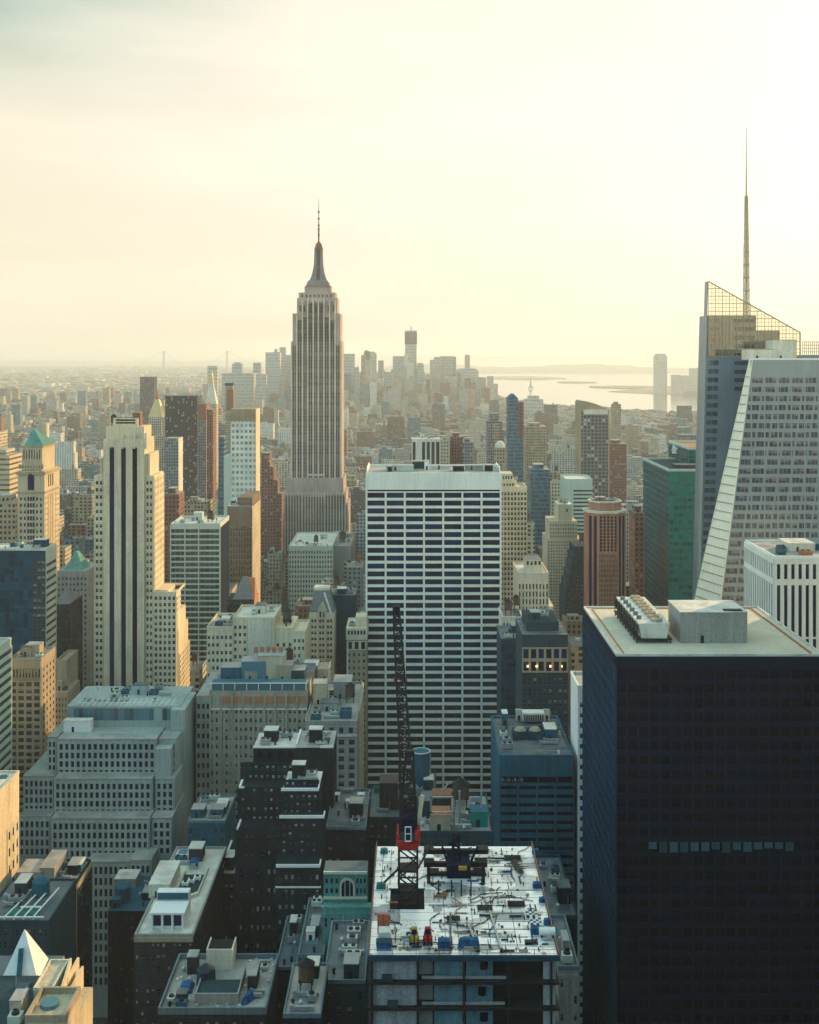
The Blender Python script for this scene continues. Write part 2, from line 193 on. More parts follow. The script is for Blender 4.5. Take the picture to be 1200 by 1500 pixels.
# ------------------------------------------------------------------ mesh helpers
BOXES = []                                            # solid masses (for placing the rest of the city clear of them)
class MB:
    def __init__(s): s.v = []; s.f = []; s.mi = []; s.k = 0
    def box(s, x0, x1, y0, y1, z0, z1, log=False):
        if x1 < x0: x0, x1 = x1, x0
        if y1 < y0: y0, y1 = y1, y0
        i = len(s.v); s.v += [(x0,y0,z0),(x1,y0,z0),(x1,y1,z0),(x0,y1,z0),(x0,y0,z1),(x1,y0,z1),(x1,y1,z1),(x0,y1,z1)]
        s.f += [(i,i+3,i+2,i+1),(i+4,i+5,i+6,i+7),(i,i+1,i+5,i+4),(i+1,i+2,i+6,i+5),(i+2,i+3,i+7,i+6),(i+3,i,i+4,i+7)]; s.mi += [s.k]*6
        if log: BOXES.append((x0,x1,y0,y1,z0,z1))
        return s
    def loft(s, p0, z0, p1, z1):                       # two polygons of equal count, counter-clockwise; z may be a list
        n = len(p0); i = len(s.v); za = z0 if hasattr(z0,'__len__') else [z0]*n; zb = z1 if hasattr(z1,'__len__') else [z1]*n
        s.v += [(*p, z) for p, z in zip(p0, za)] + [(*p, z) for p, z in zip(p1, zb)]
        s.f += [tuple(i+n-1-k for k in range(n)), tuple(i+n+k for k in range(n))] + [(i+k, i+(k+1)%n, i+n+(k+1)%n, i+n+k) for k in range(n)]
        s.mi += [s.k]*(n+2); return s
    def rect(s, x0, x1, y0, y1, z0, X0, X1, Y0, Y1, z1): return s.loft([(x0,y0),(x1,y0),(x1,y1),(x0,y1)], z0, [(X0,Y0),(X1,Y0),(X1,Y1),(X0,Y1)], z1)
    def cyl(s, x, y, r0, z0, r1, z1, n=14):
        c = [(cos(2*pi*k/n), sin(2*pi*k/n)) for k in range(n)]
        return s.loft([(x+r0*a, y+r0*b) for a, b in c], z0, [(x+r1*a, y+r1*b) for a, b in c], z1)
    def bar(s, p, q, w):
        p = np.array(p, float); q = np.array(q, float); d = q-p; L = np.linalg.norm(d)
        if L < 1e-6: return s
        d /= L; a = np.cross(d, (0,0,1) if abs(d[2]) < 0.9 else (1,0,0)); a /= np.linalg.norm(a); b = np.cross(d, a); h = w/2; i = len(s.v)
        for e in (p, q): s.v += [tuple(e+a*h*u+b*h*v) for u, v in ((-1,-1),(1,-1),(1,1),(-1,1))]
        s.f += [(i,i+1,i+2,i+3),(i+7,i+6,i+5,i+4)] + [(i+(k+1)%4, i+k, i+4+k, i+4+(k+1)%4) for k in range(4)]; s.mi += [s.k]*6
        return s
    def lattice(s, p, q, w0, w1, nseg, t):             # square truss between two points
        p = np.array(p, float); q = np.array(q, float); d = (q-p)/np.linalg.norm(q-p)
        a = np.cross(d, (0,1,0) if abs(d[1]) < 0.9 else (1,0,0)); a /= np.linalg.norm(a); b = np.cross(d, a)
        R = []
        for k in range(nseg+1):
            f = k/nseg; c = p+(q-p)*f; h = (w0+(w1-w0)*f)/2
            R.append([c+a*h*u+b*h*v for u, v in ((-1,-1),(1,-1),(1,1),(-1,1))])
        for j in range(4): s.bar(R[0][j], R[-1][j], t)
        for k in range(nseg):
            for j in range(4):
                s.bar(R[k][j], R[k][(j+1)%4], t*0.6)
                s.bar(R[k][j], R[k+1][(j+1)%4], t*0.6) if k % 2 else s.bar(R[k][(j+1)%4], R[k+1][j], t*0.6)
        return s
    def build(s, name, mats, parent=None, org=None):
        org = np.array(org if org is not None else (0,0,0), float)
        me = bpy.data.meshes.new(name); me.from_pydata((np.array(s.v, float)-org).tolist(), [], s.f)
        for q in (mats if isinstance(mats, (list, tuple)) else [mats]): me.materials.append(MATS[q])
        if any(s.mi): me.polygons.foreach_set('material_index', s.mi)
        me.update(); o = bpy.data.objects.new(name, me); COL.objects.link(o)
        if parent is not None: o.parent = parent
        else: o.location = org
        return o
def tag(o, label=None, cat=None, group=None, kind=None):
    for k, v in (('label', label), ('category', cat), ('group', group), ('kind', kind)):
        if v: o[k] = v
    return o
def X(px, Y): return (px-CX)/F*Y
def Z(py, Y): return CZ-(py-CY)/F*Y
def YB(py, z): return (CZ-z)*F/(py-CY)
UNIT = {}
def wuv(me, vals): me.attributes.new('wuv', 'FLOAT_VECTOR', 'POINT').data.foreach_set('vector', np.array(vals, 'f').ravel())
def unit_cube(mat):
    if mat not in UNIT:
        b = MB().box(-.5,.5,-.5,.5,-.5,.5); me = bpy.data.meshes.new('window'); me.from_pydata(b.v, [], b.f); me.materials.append(MATS[mat]); UNIT[mat] = me; wuv(me, [(x+.5, y+.5, z+.5) for x, y, z in b.v])
    return UNIT[mat]
LAND = []                                             # landmarks used to describe the blocks around them
ALLB = []
class Bld:
    """one building: an Empty at its base with its wall, roofs, windows and roof gear as parts"""
    def __init__(s, name, label, cat, wall, short=None, see=None):
        s.name, s.label, s.cat, s.wm, s.short, s.see = name, label, cat, wall, short, see
        s.wall = MB(); s.parts = []; s.wins = []; s.rng = random.Random(name+label); ALLB.append(s)
    def mass(s, x0, x1, y0, y1, z1, z0=0.0, roof=None):
        s.wall.box(x0, x1, y0, y1, z0, z1, log=True)
        if roof: s.part('roof', roof).box(x0+.02, x1-.02, y0+.02, y1-.02, z1-.3, z1+.12)
        return s
    def part(s, name, mat, sub=None):
        m = MB(); s.parts.append([name, mat, m, sub]); return m
    def win(s, face, a0, a1, z0, z1, plane, mat, d=0.06):
        if face == 'N': b = (a0, a1, plane-d, plane+.05, z0, z1)
        elif face == 'W': b = (plane-.05, plane+d, a0, a1, z0, z1)
        else: b = (plane-d, plane+.05, a0, a1, z0, z1)
        s.wins.append((b, mat))
    def slab(s, m, face, a0, a1, z0, z1, plane, d):
        if a1-a0 < 1e-3 or z1-z0 < 1e-3: return
        if face == 'N': m.box(a0, a1, plane-d, plane+.05, z0, z1)
        elif face == 'W': m.box(plane-.05, plane+d, a0, a1, z0, z1)
        else: m.box(plane-d, plane+.05, a0, a1, z0, z1)
    def grid(s, face, a0, a1, z0, z1, plane, nc, nr, fw=.55, fh=.6, d=.35, glass='dull_glass', m=None, pd=None, skip=0.0, every=1):
        m = m or s.wall; pw = (a1-a0)/nc; ph = (z1-z0)/nr; e = (1-fw)*pw/2; h = (1-fh)*ph/2; pd = pd or d
        for c in range(0, nc+1, every):
            q = a0+c*pw; s.slab(m, face, max(a0, q-e), min(a1, q+e), z0+.02, z1-.02, plane, pd)
        for r in range(nr+1):
            q = z0+r*ph; s.slab(m, face, a0+.01, a1-.01, max(z0+.035, q-h), min(z1-.035, q+h), plane, d-.04)
        for r in range(nr-1, -1, -1):
            for c in range(0, nc, every):
                if skip and s.rng.random() < skip: continue
                s.win(face, a0+c*pw+e*.9, a0+(c+every)*pw-e*.9, z0+r*ph+h*.9, z0+(r+1)*ph-h*.9, plane, glass)
    def parapet(s, x0, x1, y0, y1, z, h=1.1, t=.45, mat=None, name='parapet'):
        m = s.part(name, mat or s.wm); z += .0
        m.box(x0-.1, x1+.1, y0-.1, y0+t, z-.2, z+h); m.box(x0-.1, x1+.1, y1-t, y1+.1, z-.2, z+h)
        m.box(x0-.1, x0+t, y0+t, y1-t, z-.2, z+h-.01); m.box(x1-t, x1+.1, y0+t, y1-t, z-.2, z+h-.01)
    def tank(s, x, y, z, r=1.9, h=4.0, leg=3.2, mat='wood_tank'):
        m = s.part('water_tank', mat); m.cyl(x, y, r, z+leg, r*.96, z+leg+h, 14)
        for k in range(1, 4): m.cyl(x, y, r*1.03, z+leg+h*k/4, r*1.03, z+leg+h*k/4+.12, 14)
        r_ = s.part('tank_roof', 'dark_steel', m); r_.cyl(x, y, r*1.12, z+leg+h, .1, z+leg+h+r*.75, 14)
        l = s.part('tank_stand', 'dark_steel', m)
        for a, b in ((-1,-1),(1,-1),(1,1),(-1,1)): l.box(x+a*r*.7-.12, x+a*r*.7+.12, y+b*r*.7-.12, y+b*r*.7+.12, z, z+leg)
        l.box(x-r*.95, x+r*.95, y-r*.95, y+r*.95, z+leg-.25, z+leg-.01)
    def unit(s, x, y, z, w, d, h, mat='galvanised', fans=1):
        m = s.part('air_unit', mat); m.box(x, x+w, y, y+d, z+.4, z+h)
        for q in (x+.2, x+w-.5): m.box(q, q+.3, y+.1, y+d-.1, z, z+.4)
        for k in range(1, 5): m.box(x+.15, x+w-.15, y-.05, y+.02, z+.4+(h-.4)*k/6, z+.5+(h-.4)*k/6)
        f = s.part('fan', 'dark_steel', m)
        for k in range(fans):
            cx_ = x+w*(k+.5)/fans; rr = min(w/fans, d)*.36; f.cyl(cx_, y+d/2, rr, z+h-.02, rr*.95, z+h+.35, 12)
    def bulk(s, x, y, z, w, d, h, mat=None, roof='grey_roof'):
        m = s.part('bulkhead', mat or s.wm); m.box(x, x+w, y, y+d, z, z+h)
        r = s.part('bulkhead_roof', roof, m); r.box(x-.12, x+w+.12, y-.12, y+d+.12, z+h, z+h+.25)
        dd = s.part('door', 'dark_steel', m); q = x+w*.3; dd.box(q, q+1.0, y-.06, y+.04, z+.05, z+2.2)
    def clutter(s, x0, x1, y0, y1, z, n=6, tank=0, dark=False):
        R = s.rng; used = []; n = int(n*1.6)+1
        def spot(w, d):
            for _ in range(25):
                if x1-x0-w < .5 or y1-y0-d < .5: return None
                x = R.uniform(x0+.2, x1-w-.2); y = R.uniform(y0+.2, y1-d-.2)
                if all(x+w+.4 < a or x > b+.4 or y+d+.4 < c or y > e+.4 for a, b, c, e in used): used.append((x, x+w, y, y+d)); return x, y
            return None
        for k in range(tank):
            q = spot(5, 5)
            if q: s.tank(q[0]+2.5, q[1]+2.5, z, R.uniform(1.6, 2.3), R.uniform(3.4, 4.6), R.uniform(2, 4))
        if n > 2:
            w, d = min((x1-x0)*.4, R.uniform(4, 8)), min((y1-y0)*.4, R.uniform(4, 9)); q = spot(w, d)
            if q: s.bulk(q[0], q[1], z, w, d, R.uniform(2.8, 5), None, R.choice(['grey_roof','pale_roof','tar_roof']))
        for k in range(n):
            kind = R.random()
            if kind < .45:
                w, d, h = R.uniform(1.8, 4.5), R.uniform(1.5, 3), R.uniform(1.2, 2.4); q = spot(w, d)
                if q: s.unit(q[0], q[1], z, w, d, h, R.choice(['galvanised','grey_metal','blue_metal','pale_green']), 1 if w < 3 else 2)
            elif kind < .62:
                w, d = R.uniform(3, 7), R.uniform(.7, 1.1); q = spot(w, d)
                if q:
                    m = s.part('duct', R.choice(['galvanised','grey_metal'])); m.box(q[0], q[0]+w, q[1], q[1]+d, z+.5, z+1.3); m.box(q[0]+.1, q[0]+.9, q[1]-.01, q[1]+d+.01, z, z+1.6)
            elif kind < .8:
                q = spot(1.2, 1.2)
                if q: m = s.part('roof_vent', R.choice(['galvanised','dark_steel'])); m.cyl(q[0]+.6, q[1]+.6, .35, z, .35, z+1.2, 10); m.cyl(q[0]+.6, q[1]+.6, .6, z+1.2, .2, z+1.6, 10)
            elif kind < .92:
                w, d = R.uniform(2, 4), R.uniform(2, 4); q = spot(w, d)
                if q: m = s.part('skylight', 'skylight'); m.rect(q[0], q[0]+w, q[1], q[1]+d, z, q[0]+.3, q[0]+w-.3, q[1]+d/2-.1, q[1]+d/2+.1, z+1.0)
            else:
                q = spot(1, 1)
                if q: s.part('antenna', 'grey_metal').bar((q[0]+.5, q[1]+.5, z), (q[0]+.5, q[1]+.5, z+R.uniform(3, 7)), .12)
    def done(s):
        V = np.array(s.wall.v); lo, hi = V.min(0), V.max(0); org = (float((lo[0]+hi[0])/2), float(lo[1]), float(lo[2]))
        s.bb = (lo[0], hi[0], lo[1], hi[1], lo[2], hi[2])
        root = bpy.data.objects.new(s.name, None); root.empty_display_size = 3; COL.objects.link(root); root.location = org; tag(root, s.label, s.cat); s.root = root
        s.wall.build('wall', s.wm, root, org)
        made = {}
        for name, mat, m, sub in s.parts:
            if not m.v: continue
            par = made[id(sub)] if sub is not None and id(sub) in made else root
            made[id(m)] = m.build(name, mat, par, org)
        for k, (b, mat) in enumerate(s.wins[:100]):
            o = bpy.data.objects.new('window', unit_cube(mat)); COL.objects.link(o); o.parent = root
            o.location = ((b[0]+b[1])/2-org[0], (b[2]+b[3])/2-org[1], (b[4]+b[5])/2-org[2]); o.scale = (b[1]-b[0], b[3]-b[2], b[5]-b[4])
        rest = s.wins[100:]
        if rest:
            mats = sorted({q for _, q in rest}); m = MB()
            for b, q in rest: m.k = mats.index(q); m.box(*b)
            o = m.build('windows', mats, root, org); wuv(o.data, [(0,0,0),(1,0,0),(1,1,0),(0,1,0),(0,0,1),(1,0,1),(1,1,1),(0,1,1)]*len(rest)); tag(o, kind='stuff')
        if s.short: LAND.append((s.short, s))
        return s
patmat('esb_strip', 60.0, 3.7, 1.0, 0.55, (0.025, 0.028, 0.034), (0.105, 0.08, 0.078), p=0.25, blind=(0.13, 0.12, 0.11))
# ------------------------------------------------------------------ ground, water, haze are in the last section; first the near towers
# white gridded slab in the middle
Y = 620; x0, x1 = X(537, Y), X(733.5, Y); zt = Z(692, Y); yb = YB(683, zt)
B = Bld('office_tower', 'broad white slab tower with dark strip windows behind the construction crane', 'skyscraper', 'travertine', 'the white gridded slab', see=1165)
B.mass(x0, x1, Y, yb, zt)
zl = Z(717, Y); zg0, n = 12.0, 41; ph = (Z(719.5, Y)-zg0)/n
B.grid('N', x0, x1, zg0, zg0+n*ph, Y, 7, n, fw=.90, fh=.66, d=.75, glass='blue_glass', pd=1.05)
B.slab(B.wall, 'N', x0, x1, zg0+n*ph+.9, zt-.02, Y, 1.05)
for xa in (x0, x1): B.slab(B.wall, 'N', xa-.5, xa+.5, zg0, zt-.05, Y, 1.12)
lou = B.part('louvre', 'black_glass'); lou.box(x0+.6, x1-.6, Y-.5, Y+.05, zg0+n*ph+.05, zg0+n*ph+.9)
B.part('roof', 'grey_roof').box(x0+.3, x1-.3, Y+.3, yb-.3, zt-.3, zt+.1)
sc = B.part('roof_screen', 'travertine'); 
for xa in (x0, x1-.5): sc.loft([(xa, Y+.2), (xa+.5, Y+.2), (xa+.5, yb), (xa, yb)], zt-.2, [(xa, Y+3), (xa+.5, Y+3), (xa+.5, yb-4), (xa, yb-4)], zt+2.6)
sc.box(x0, x1, yb-.6, yb, zt-.2, zt+1.2)
for px0, px1, py, mat, dy in ((566, 606, 683, 'pale_green', 8), (568, 574, 684, 'dark_steel', 3), (604, 628, 676.5, 'dark_concrete', 20), (622, 629, 676, 'white_paint', 12), (664, 680, 683, 'dark_steel', 5), (682, 708, 682.5, 'grey_roof', 12), (711, 722, 682, 'dark_steel', 6), (634, 660, 684, 'pale_green', 16)):
    yy = Y+dy; B.bulk(X(px0, yy), yy, zt+.1, X(px1, yy)-X(px0, yy), 7, max(1.5, Z(py, yy)-zt), mat)
B.done()
# black tower on the right
Y = 320; z = 176.0; yb = 381.0; x0, x1 = 56.8, 114.6
B = Bld('office_tower', 'large black glass tower with a flat cream roof, nearest on the right', 'skyscraper', 'bronze', 'the black tower', see=1500)
B.mass(x0, x1, Y, yb, z)
B.part('roof', 'gravel_roof').box(x0+.5, x1-.5, Y+.5, yb-.5, z-.3, z+.15)
B.parapet(x0, x1, Y, yb, z, .55, .55, 'pale_roof', 'roof_edge')
cb = B.part('roof_curb', 'terracotta'); cb.box(x0+2.2, x0+2.6, Y+2, yb-2, z+.1, z+.35); cb.box(x1-3.2, x1-2.6, Y+2, yb-2, z+.1, z+.5); cb.box(x0+2.6, x1-3.2, yb-2.4, yb-2, z+.1, z+.35)
nr = 34; ph = 4.0; ztop = z-3.0
B.grid('N', x0, x1, ztop-nr*ph, ztop, Y, 19, nr, fw=.80, fh=.62, d=.40, glass='black_glass', pd=.5)
B.slab(B.wall, 'N', x0, x1, ztop, z-.1, Y, .42)
B.grid('E', Y, yb, ztop-nr*ph, ztop, x0, 20, nr, fw=.74, fh=.6, d=.35, glass='blue_glass', pd=.5, m=B.part('side_frame', 'side_spandrel'))
B.slab(B.wall, 'E', Y, yb, ztop, z-.1, x0, .38)
r = 34-13; zz0 = ztop-13*ph                              # one storey with its pale blinds down
zz0 = Z(1248, Y); zz1 = Z(1233, Y)
for k in range(14):
    a = X(950, Y)+k*(X(1166, Y)-X(950, Y))/14; b = a+(X(1166, Y)-X(950, Y))/14*.74; h = B.rng.uniform(.55, 1.0)
    m = B.part('window_blind', 'pale_blind'); m.box(a, b, Y-.58, Y-.30, zz1-(zz1-zz0)*h, zz1)
px = X(997, 333.6); B.bulk(px, 333.6, z+.15, X(1095, 333.6)-px, 16, 8.9, 'grey_concrete', 'pale_roof')
h = B.part('roof_hatch', 'dark_steel'); h.box(px+13, px+18.3, 334.5, 336.5, z+9.2, z+9.6)
tx0, tx1, ty0, ty1 = X(936, 333), X(982, 333), 333.5, 370.0
tr = B.part('cooling_tower', 'pale_roof'); tr.rect(tx0+.9, tx1-.9, ty0, ty1, z+1.6, tx0, tx1, ty0-.3, ty1, z+6.0)
sk = B.part('support_frame', 'dark_steel', tr); sk.box(tx0-.8, tx1+.6, ty0-.4, ty1, z+1.2, z+1.6)
for k in range(9):
    yy = ty0+k*4.4
    for xx in (tx0-.5, tx1+.3): sk.box(xx-.15, xx+.15, yy, yy+.3, z+.1, z+1.3)
    sk.bar((tx0-.6, yy, z+1.4), (tx0-.1, yy+4.0, z+5.6), .18); sk.box(tx0-.25, tx0-.05, yy, yy+2.2, z+2.4, z+5.4)
for k in range(8):
    yy = ty0+2.6+k*4.5; f = B.part('fan', 'tan_brick', tr); f.cyl((tx0+tx1)/2+1.2, yy, 1.75, z+5.95, 1.65, z+6.8, 14); f.cyl((tx0+tx1)/2+1.2, yy, .4, z+6.8, .3, z+7.0, 8)
for k in range(6):
    yy = ty0+5+k*5.3; B.part('motor', 'parapet_metal', tr).box(tx0+.6, tx0+1.9, yy, yy+1.2, z+5.95, z+7.0)
B.done()
# thin white slab left of the black tower
Y = 400; x0, x1 = 57.5, 86; z = Z(1008, Y); yb = YB(987, z)
B = Bld('office_block', 'narrow white-walled block squeezed against the left side of the black tower', 'office building', 'white_paint', 'the thin white-walled block', see=1440)  # white wall colour also carries the reflected light on its left face
B.mass(x0, x1, Y, yb, z, roof='grey_roof'); B.parapet(x0, x1, Y, yb, z, 1.0, .5)
B.grid('N', x0+.15, x1, 10, z-4, Y, 12, 36, fw=.5, fh=.45, d=.25, glass='dull_glass')
B.part('antenna', 'grey_metal').bar((x0+1.5, yb-2, z), (x0+1.5, yb-2, z+5), .2)
B.done()
# columned white block at the right edge
Y = 500; x0 = X(1135, Y); x1 = x0+60; z = Z(817, Y); yb = YB(793, z)
B = Bld('office_block', 'white columned block with tall dark window slots, at the right edge behind the black tower', 'office building', 'travertine', 'the white columned block', see=900)
B.mass(x0, x1, Y, yb, z, roof='grey_roof')
zb1, zb0 = Z(822, Y), Z(851, Y)
pw = (X(1200, Y)-X(1137, Y))/6
for f, a0, a1, pl, nc, w in (('N', x0, x0+pw*12, Y, 12, .5), ('E', Y, yb, x0, 13, .62)):
    B.grid(f, a0, a1, zb0+.8, zb1-1.2, pl, nc, 1, fw=w, fh=.98, d=.7, glass='blue_glass', pd=.75)
    B.grid(f, a0, a1, 20, zb0-1.4, pl, nc, 6, fw=w, fh=.97, d=.7, glass='blue_glass', pd=.75)
    B.slab(B.wall, f, a0, a1, zb0-1.4, zb0+.8, pl, .72); B.slab(B.wall, f, a0, a1, zb1-1.2, z-.05, pl, .78)
B.parapet(x0, x1, Y, yb, z, .8, .6)
B.bulk(X(1150, 520), 515, z, 12, 14, 3.6, 'pale_stone', 'pale_roof'); B.bulk(X(1176, 520), 518, z, 16, 16, 3.0, 'blue_metal', 'blue_metal')
for k in range(3): B.unit(X(1141, 506)+k*2.0, 506+k*6, z, 3.2, 4.6, 2.0, 'blue_metal', 2)
B.unit(X(1172, 506), 504, z, 5, 4, 2.2, 'terracotta', 2)
B.done()
# slanted glass tower with lattice crown and spire
Y = 600
B = Bld('skyscraper', 'slanted pale glass tower with a lattice crown and tall spire, at the right edge', 'skyscraper', 'boa_panel', 'the slanted glass tower', see=865)
zb = 0.0; zt = Z(527, Y); yB = 680
def xe(px0, py0, px1, py1, z, Y):                      # x on a slanted edge at height z
    return X(px0+(px1-px0)*((Z(py0, Y)-z)/(Z(py0, Y)-Z(py1, Y))), Y)
fl = lambda z: xe(1101, 530, 1056, 870, z, Y)          # left edge of the front
kl = lambda z: fl(z)-.8-(zt-z)*0.05                    # back edge of the facet
kd = lambda z: Y+1.2+(zt-z)*0.16
P = lambda z: [(fl(z), Y), (X(1216, Y), Y), (X(1216, Y), yB), (kl(z)*yB/kd(z)+1.5, yB), (kl(z), kd(z))]
B.wall.loft(P(zb), zb, P(zt), zt); BOXES.append((fl(0)-20, X(1216, Y), Y, 720, 0, zt))
fa = B.part('facet', 'boa_facet')                       # bright folded facet
q = lambda z, o: [(fl(z)-.02-o*.2, Y-.35), (fl(z)+.5, Y-.4), (fl(z)+.5, Y+.1), (kl(z)+.3, kd(z)), (kl(z)-.3, kd(z)-.3)]
fa.loft(q(zb, 0), zb, q(zt+.5, 0), zt+.5)
fs = B.part('facet_seam', 'boa_panel', fa)
ph = 4.75; nr = int((zt-9)/ph)
for r in range(nr):
    z = zt-9-r*ph; a = np.array((fl(z)-.05, Y-.45, z)); b = np.array((kl(z)-.32, kd(z)-.42, z)); fs.bar(a, b, .35)
    xa = fl(z)+.9; c = 0
    while xa < X(1214, Y):
        xb = min(xa+6.1, X(1214, Y)); za, zc = z-ph+1.62, z-.25
        if z > 40:
            for j in range(3):
                wa = xa+(xb-xa)*j/3+.12; B.win('N', wa, wa+(xb-xa)/3-.24, za, zc, Y, 'boa_glass', .08)
        xa += 7.0; c += 1
    B.slab(B.wall, 'N', fl(z)+.5, X(1215, Y), z-.35, z+1.5, Y, .3)
for c in range(6):                                      # mullion piers
    xa = X(1101, Y)+.4+c*7.0; B.slab(B.wall, 'N', xa-.9, xa-.1, 30, zt-9.5, Y, .26)
B.slab(B.wall, 'N', fl(zt-9)+.6, X(1215, Y), zt-8.6, zt-.2, Y, .34)
B.part('roof_edge', 'white_paint').box(fl(zt), X(1215, Y), Y-.45, Y+.8, zt-.1, zt+.9)
for px0, px1, py, yy in ((1096, 1136, 512, 606), (1132, 1167, 498, 612)): B.bulk(X(px0, yy), yy, zt, X(px1, yy)-X(px0, yy), 12, Z(py, yy)-zt, 'pale_stone', 'grey_roof')
Y2 = 640                                                # taller rear mass
lx = lambda z: xe(1038, 412, 1026, 870, z, Y2)
def rear(px1, pyt, dz): 
    z = Z(pyt, Y2); return z
r_ = B.part('rear_tower', 'rear_panel'); za = Z(462, Y2)
r_.loft([(lx(0), Y2), (X(1108, Y2), Y2), (X(1108, Y2), 658), (lx(0), 658)], 0, [(lx(za), Y2), (X(1108, Y2), Y2), (X(1108, Y2), 658), (lx(za), 658)], za)
r_.box(X(1108, Y2), X(1143, Y2), Y2+.5, 657, 0, Z(484, Y2)); r_.box(X(1143, Y2), X(1225, Y2), Y2+1, 656, 0, Z(520, Y2))
for k in range(34):
    z = za-4-k*4.75; 
    if z < 60: break
    a, b = lx(z)+.9, lx(z)+7.0
    for j in range(2): w = B.part('window', 'boa_glass', r_); w.box(a+j*3.2, a+j*3.2+2.9, Y2-.1, Y2+.05, z, z+2.6)
    if k < 9:
        w = B.part('louvre', 'dark_blue_metal', r_); w.box(X(1076, Y2), X(1106, Y2), Y2-.12, Y2+.05, z, z+2.2)
ed = B.part('corner_strip', 'boa_panel'); ed.loft([(lx(0)-1.2, Y2+5), (lx(0), Y2-.3), (lx(0)+.6, Y2-.2), (lx(0)-.6, Y2+5)], 0, [(lx(za)-.3, Y2+5), (lx(za), Y2-.3), (lx(za)+.3, Y2-.2), (lx(za), Y2+5)], Z(412, Y2))
la = B.part('lattice_screen', 'tan_brick'); gp = B.part('screen_glass', 'lattice_glass', la)
xl, xr = lx(Z(430, Y2)), X(1172, Y2); zl, zr = Z(412, Y2), Z(487, Y2); top = lambda x: zl+(zr-zl)*(x-xl)/(xr-xl)
zbse = Z(522, Y2)
k = 0; x = xl
while x <= xr+.01: la.bar((x, Y2-.4, zbse), (x, Y2-.4, top(x)), .26 if k % 2 == 0 else .13); x += (xr-xl)/26; k += 1
z = zbse; k = 0
while z < zl:
    xe_ = xr if z <= zr else xl+(zl-z)/(zl-zr)*(xr-xl)
    la.bar((xl, Y2-.4, z), (xe_, Y2-.4, z), .36 if k % 2 == 0 else .16); z += 2.1; k += 1
la.bar((xl, Y2-.4, zl), (xr, Y2-.4, zr), .55); la.bar((xr, Y2-.4, zbse), (xr, Y2-.4, zr), .6)
gp.v += [(xl, Y2-.2, zbse), (xr, Y2-.2, zbse), (xr, Y2-.2, zr), (xl, Y2-.2, zl)]; gp.f += [(0,1,2,3)]; gp.mi += [0]
la2 = B.part('lattice_screen', 'tan_brick'); a, b, zq = X(1176, 655), X(1225, 655), Z(500, 655)
for k in range(18): xx = a+(b-a)*k/17; la2.bar((xx, 655, zt), (xx, 655, zq), .25)
for k in range(6): la2.bar((a, 655, zt+.5+(zq-zt)*k/5.4), (b, 655, zt+.5+(zq-zt)*k/5.4), .25)
sp = B.part('spire', 'cream_brick'); ys = 660; xs = X(1093.5, ys); zs = Z(450, ys); zp = Z(187, ys); Ls = zp-zs
sp.lattice((xs, ys, zs-12), (xs, ys, zs+Ls*.35), 2.9, 2.2, 16, .34); sp.lattice((xs, ys, zs+Ls*.35), (xs, ys, zs+Ls*.62), 2.1, 1.4, 14, .28)
sp.cyl(xs, ys, .6, zs-12, .5, zs+Ls*.36, 10); sp.cyl(xs, ys, .5, zs+Ls*.36, .42, zs+Ls*.64, 10); sp.cyl(xs, ys, .5, zs+Ls*.62, .34, zs+Ls*.78, 8); sp.cyl(xs, ys, .32, zs+Ls*.78, .18, zp, 8)
for k in range(9): q = zs+Ls*(.02+.072*k); w = 3.7-.24*k; sp.box(xs-w/2, xs+w/2, ys-w/2, ys+w/2, q, q+.45)
B.done()
# teal glass pair of slabs
Y = 750; xc = X(980, Y); z = Z(690, Y); yb = YB(673, z)
B = Bld('office_tower', 'teal green glass tower with a stepped top, left of the slanted glass tower', 'skyscraper', 'teal_panel', 'the teal glass tower', see=880)
B.mass(xc, xc+34, Y, yb, z, roof='dark_concrete'); B.parapet(xc, xc+34, Y, yb, z, 1.4, .5, 'pale_green')
B.grid('N', xc, xc+34, 40, z-3, Y, 11, 30, fw=.9, fh=.55, d=.2, glass='teal_glass')
B.grid('E', Y, yb, 40, z-1, xc, 14, 33, fw=.94, fh=.86, d=.15, glass='deep_teal_glass')
Yu = 792; xu = X(1009, Yu); zu = Z(658, Yu); yu = YB(648, zu)
B.mass(xu, xu+40, Yu, yu, zu, roof='terracotta'); B.parapet(xu, xu+40, Yu, yu, zu, 1.6, .6, 'pale_green')
B.grid('E', Yu, yu, z+1, zu-1, xu, 10, 4, fw=.95, fh=.9, d=.15, glass='deep_teal_glass')
B.grid('N', xu, xu+40, z+1, zu-1, Yu, 10, 3, fw=.92, fh=.8, d=.2, glass='teal_glass')
B.bulk(xc+8, Y+14, z, 22, 12, 2.5, 'dark_concrete', 'tar_roof')
sg = B.part('sign', 'white_paint'); yc = (Yu+yu)/2+6   # white emblem: three short strokes
for dy, z0, z1, w in ((0, 5.4, 2.2, 1.6), (5, 6.0, 1.6, 1.5), (9.5, 5.0, 1.2, 1.6)): sg.bar((xu-.3, yc+dy, zu-z0), (xu-.3, yc+dy-3.5, zu-z1), w); 
sg.bar((xu-.3, yc-2, zu-5.4), (xu-.3, yc+9, zu-6.2), 1.2)
B.done()
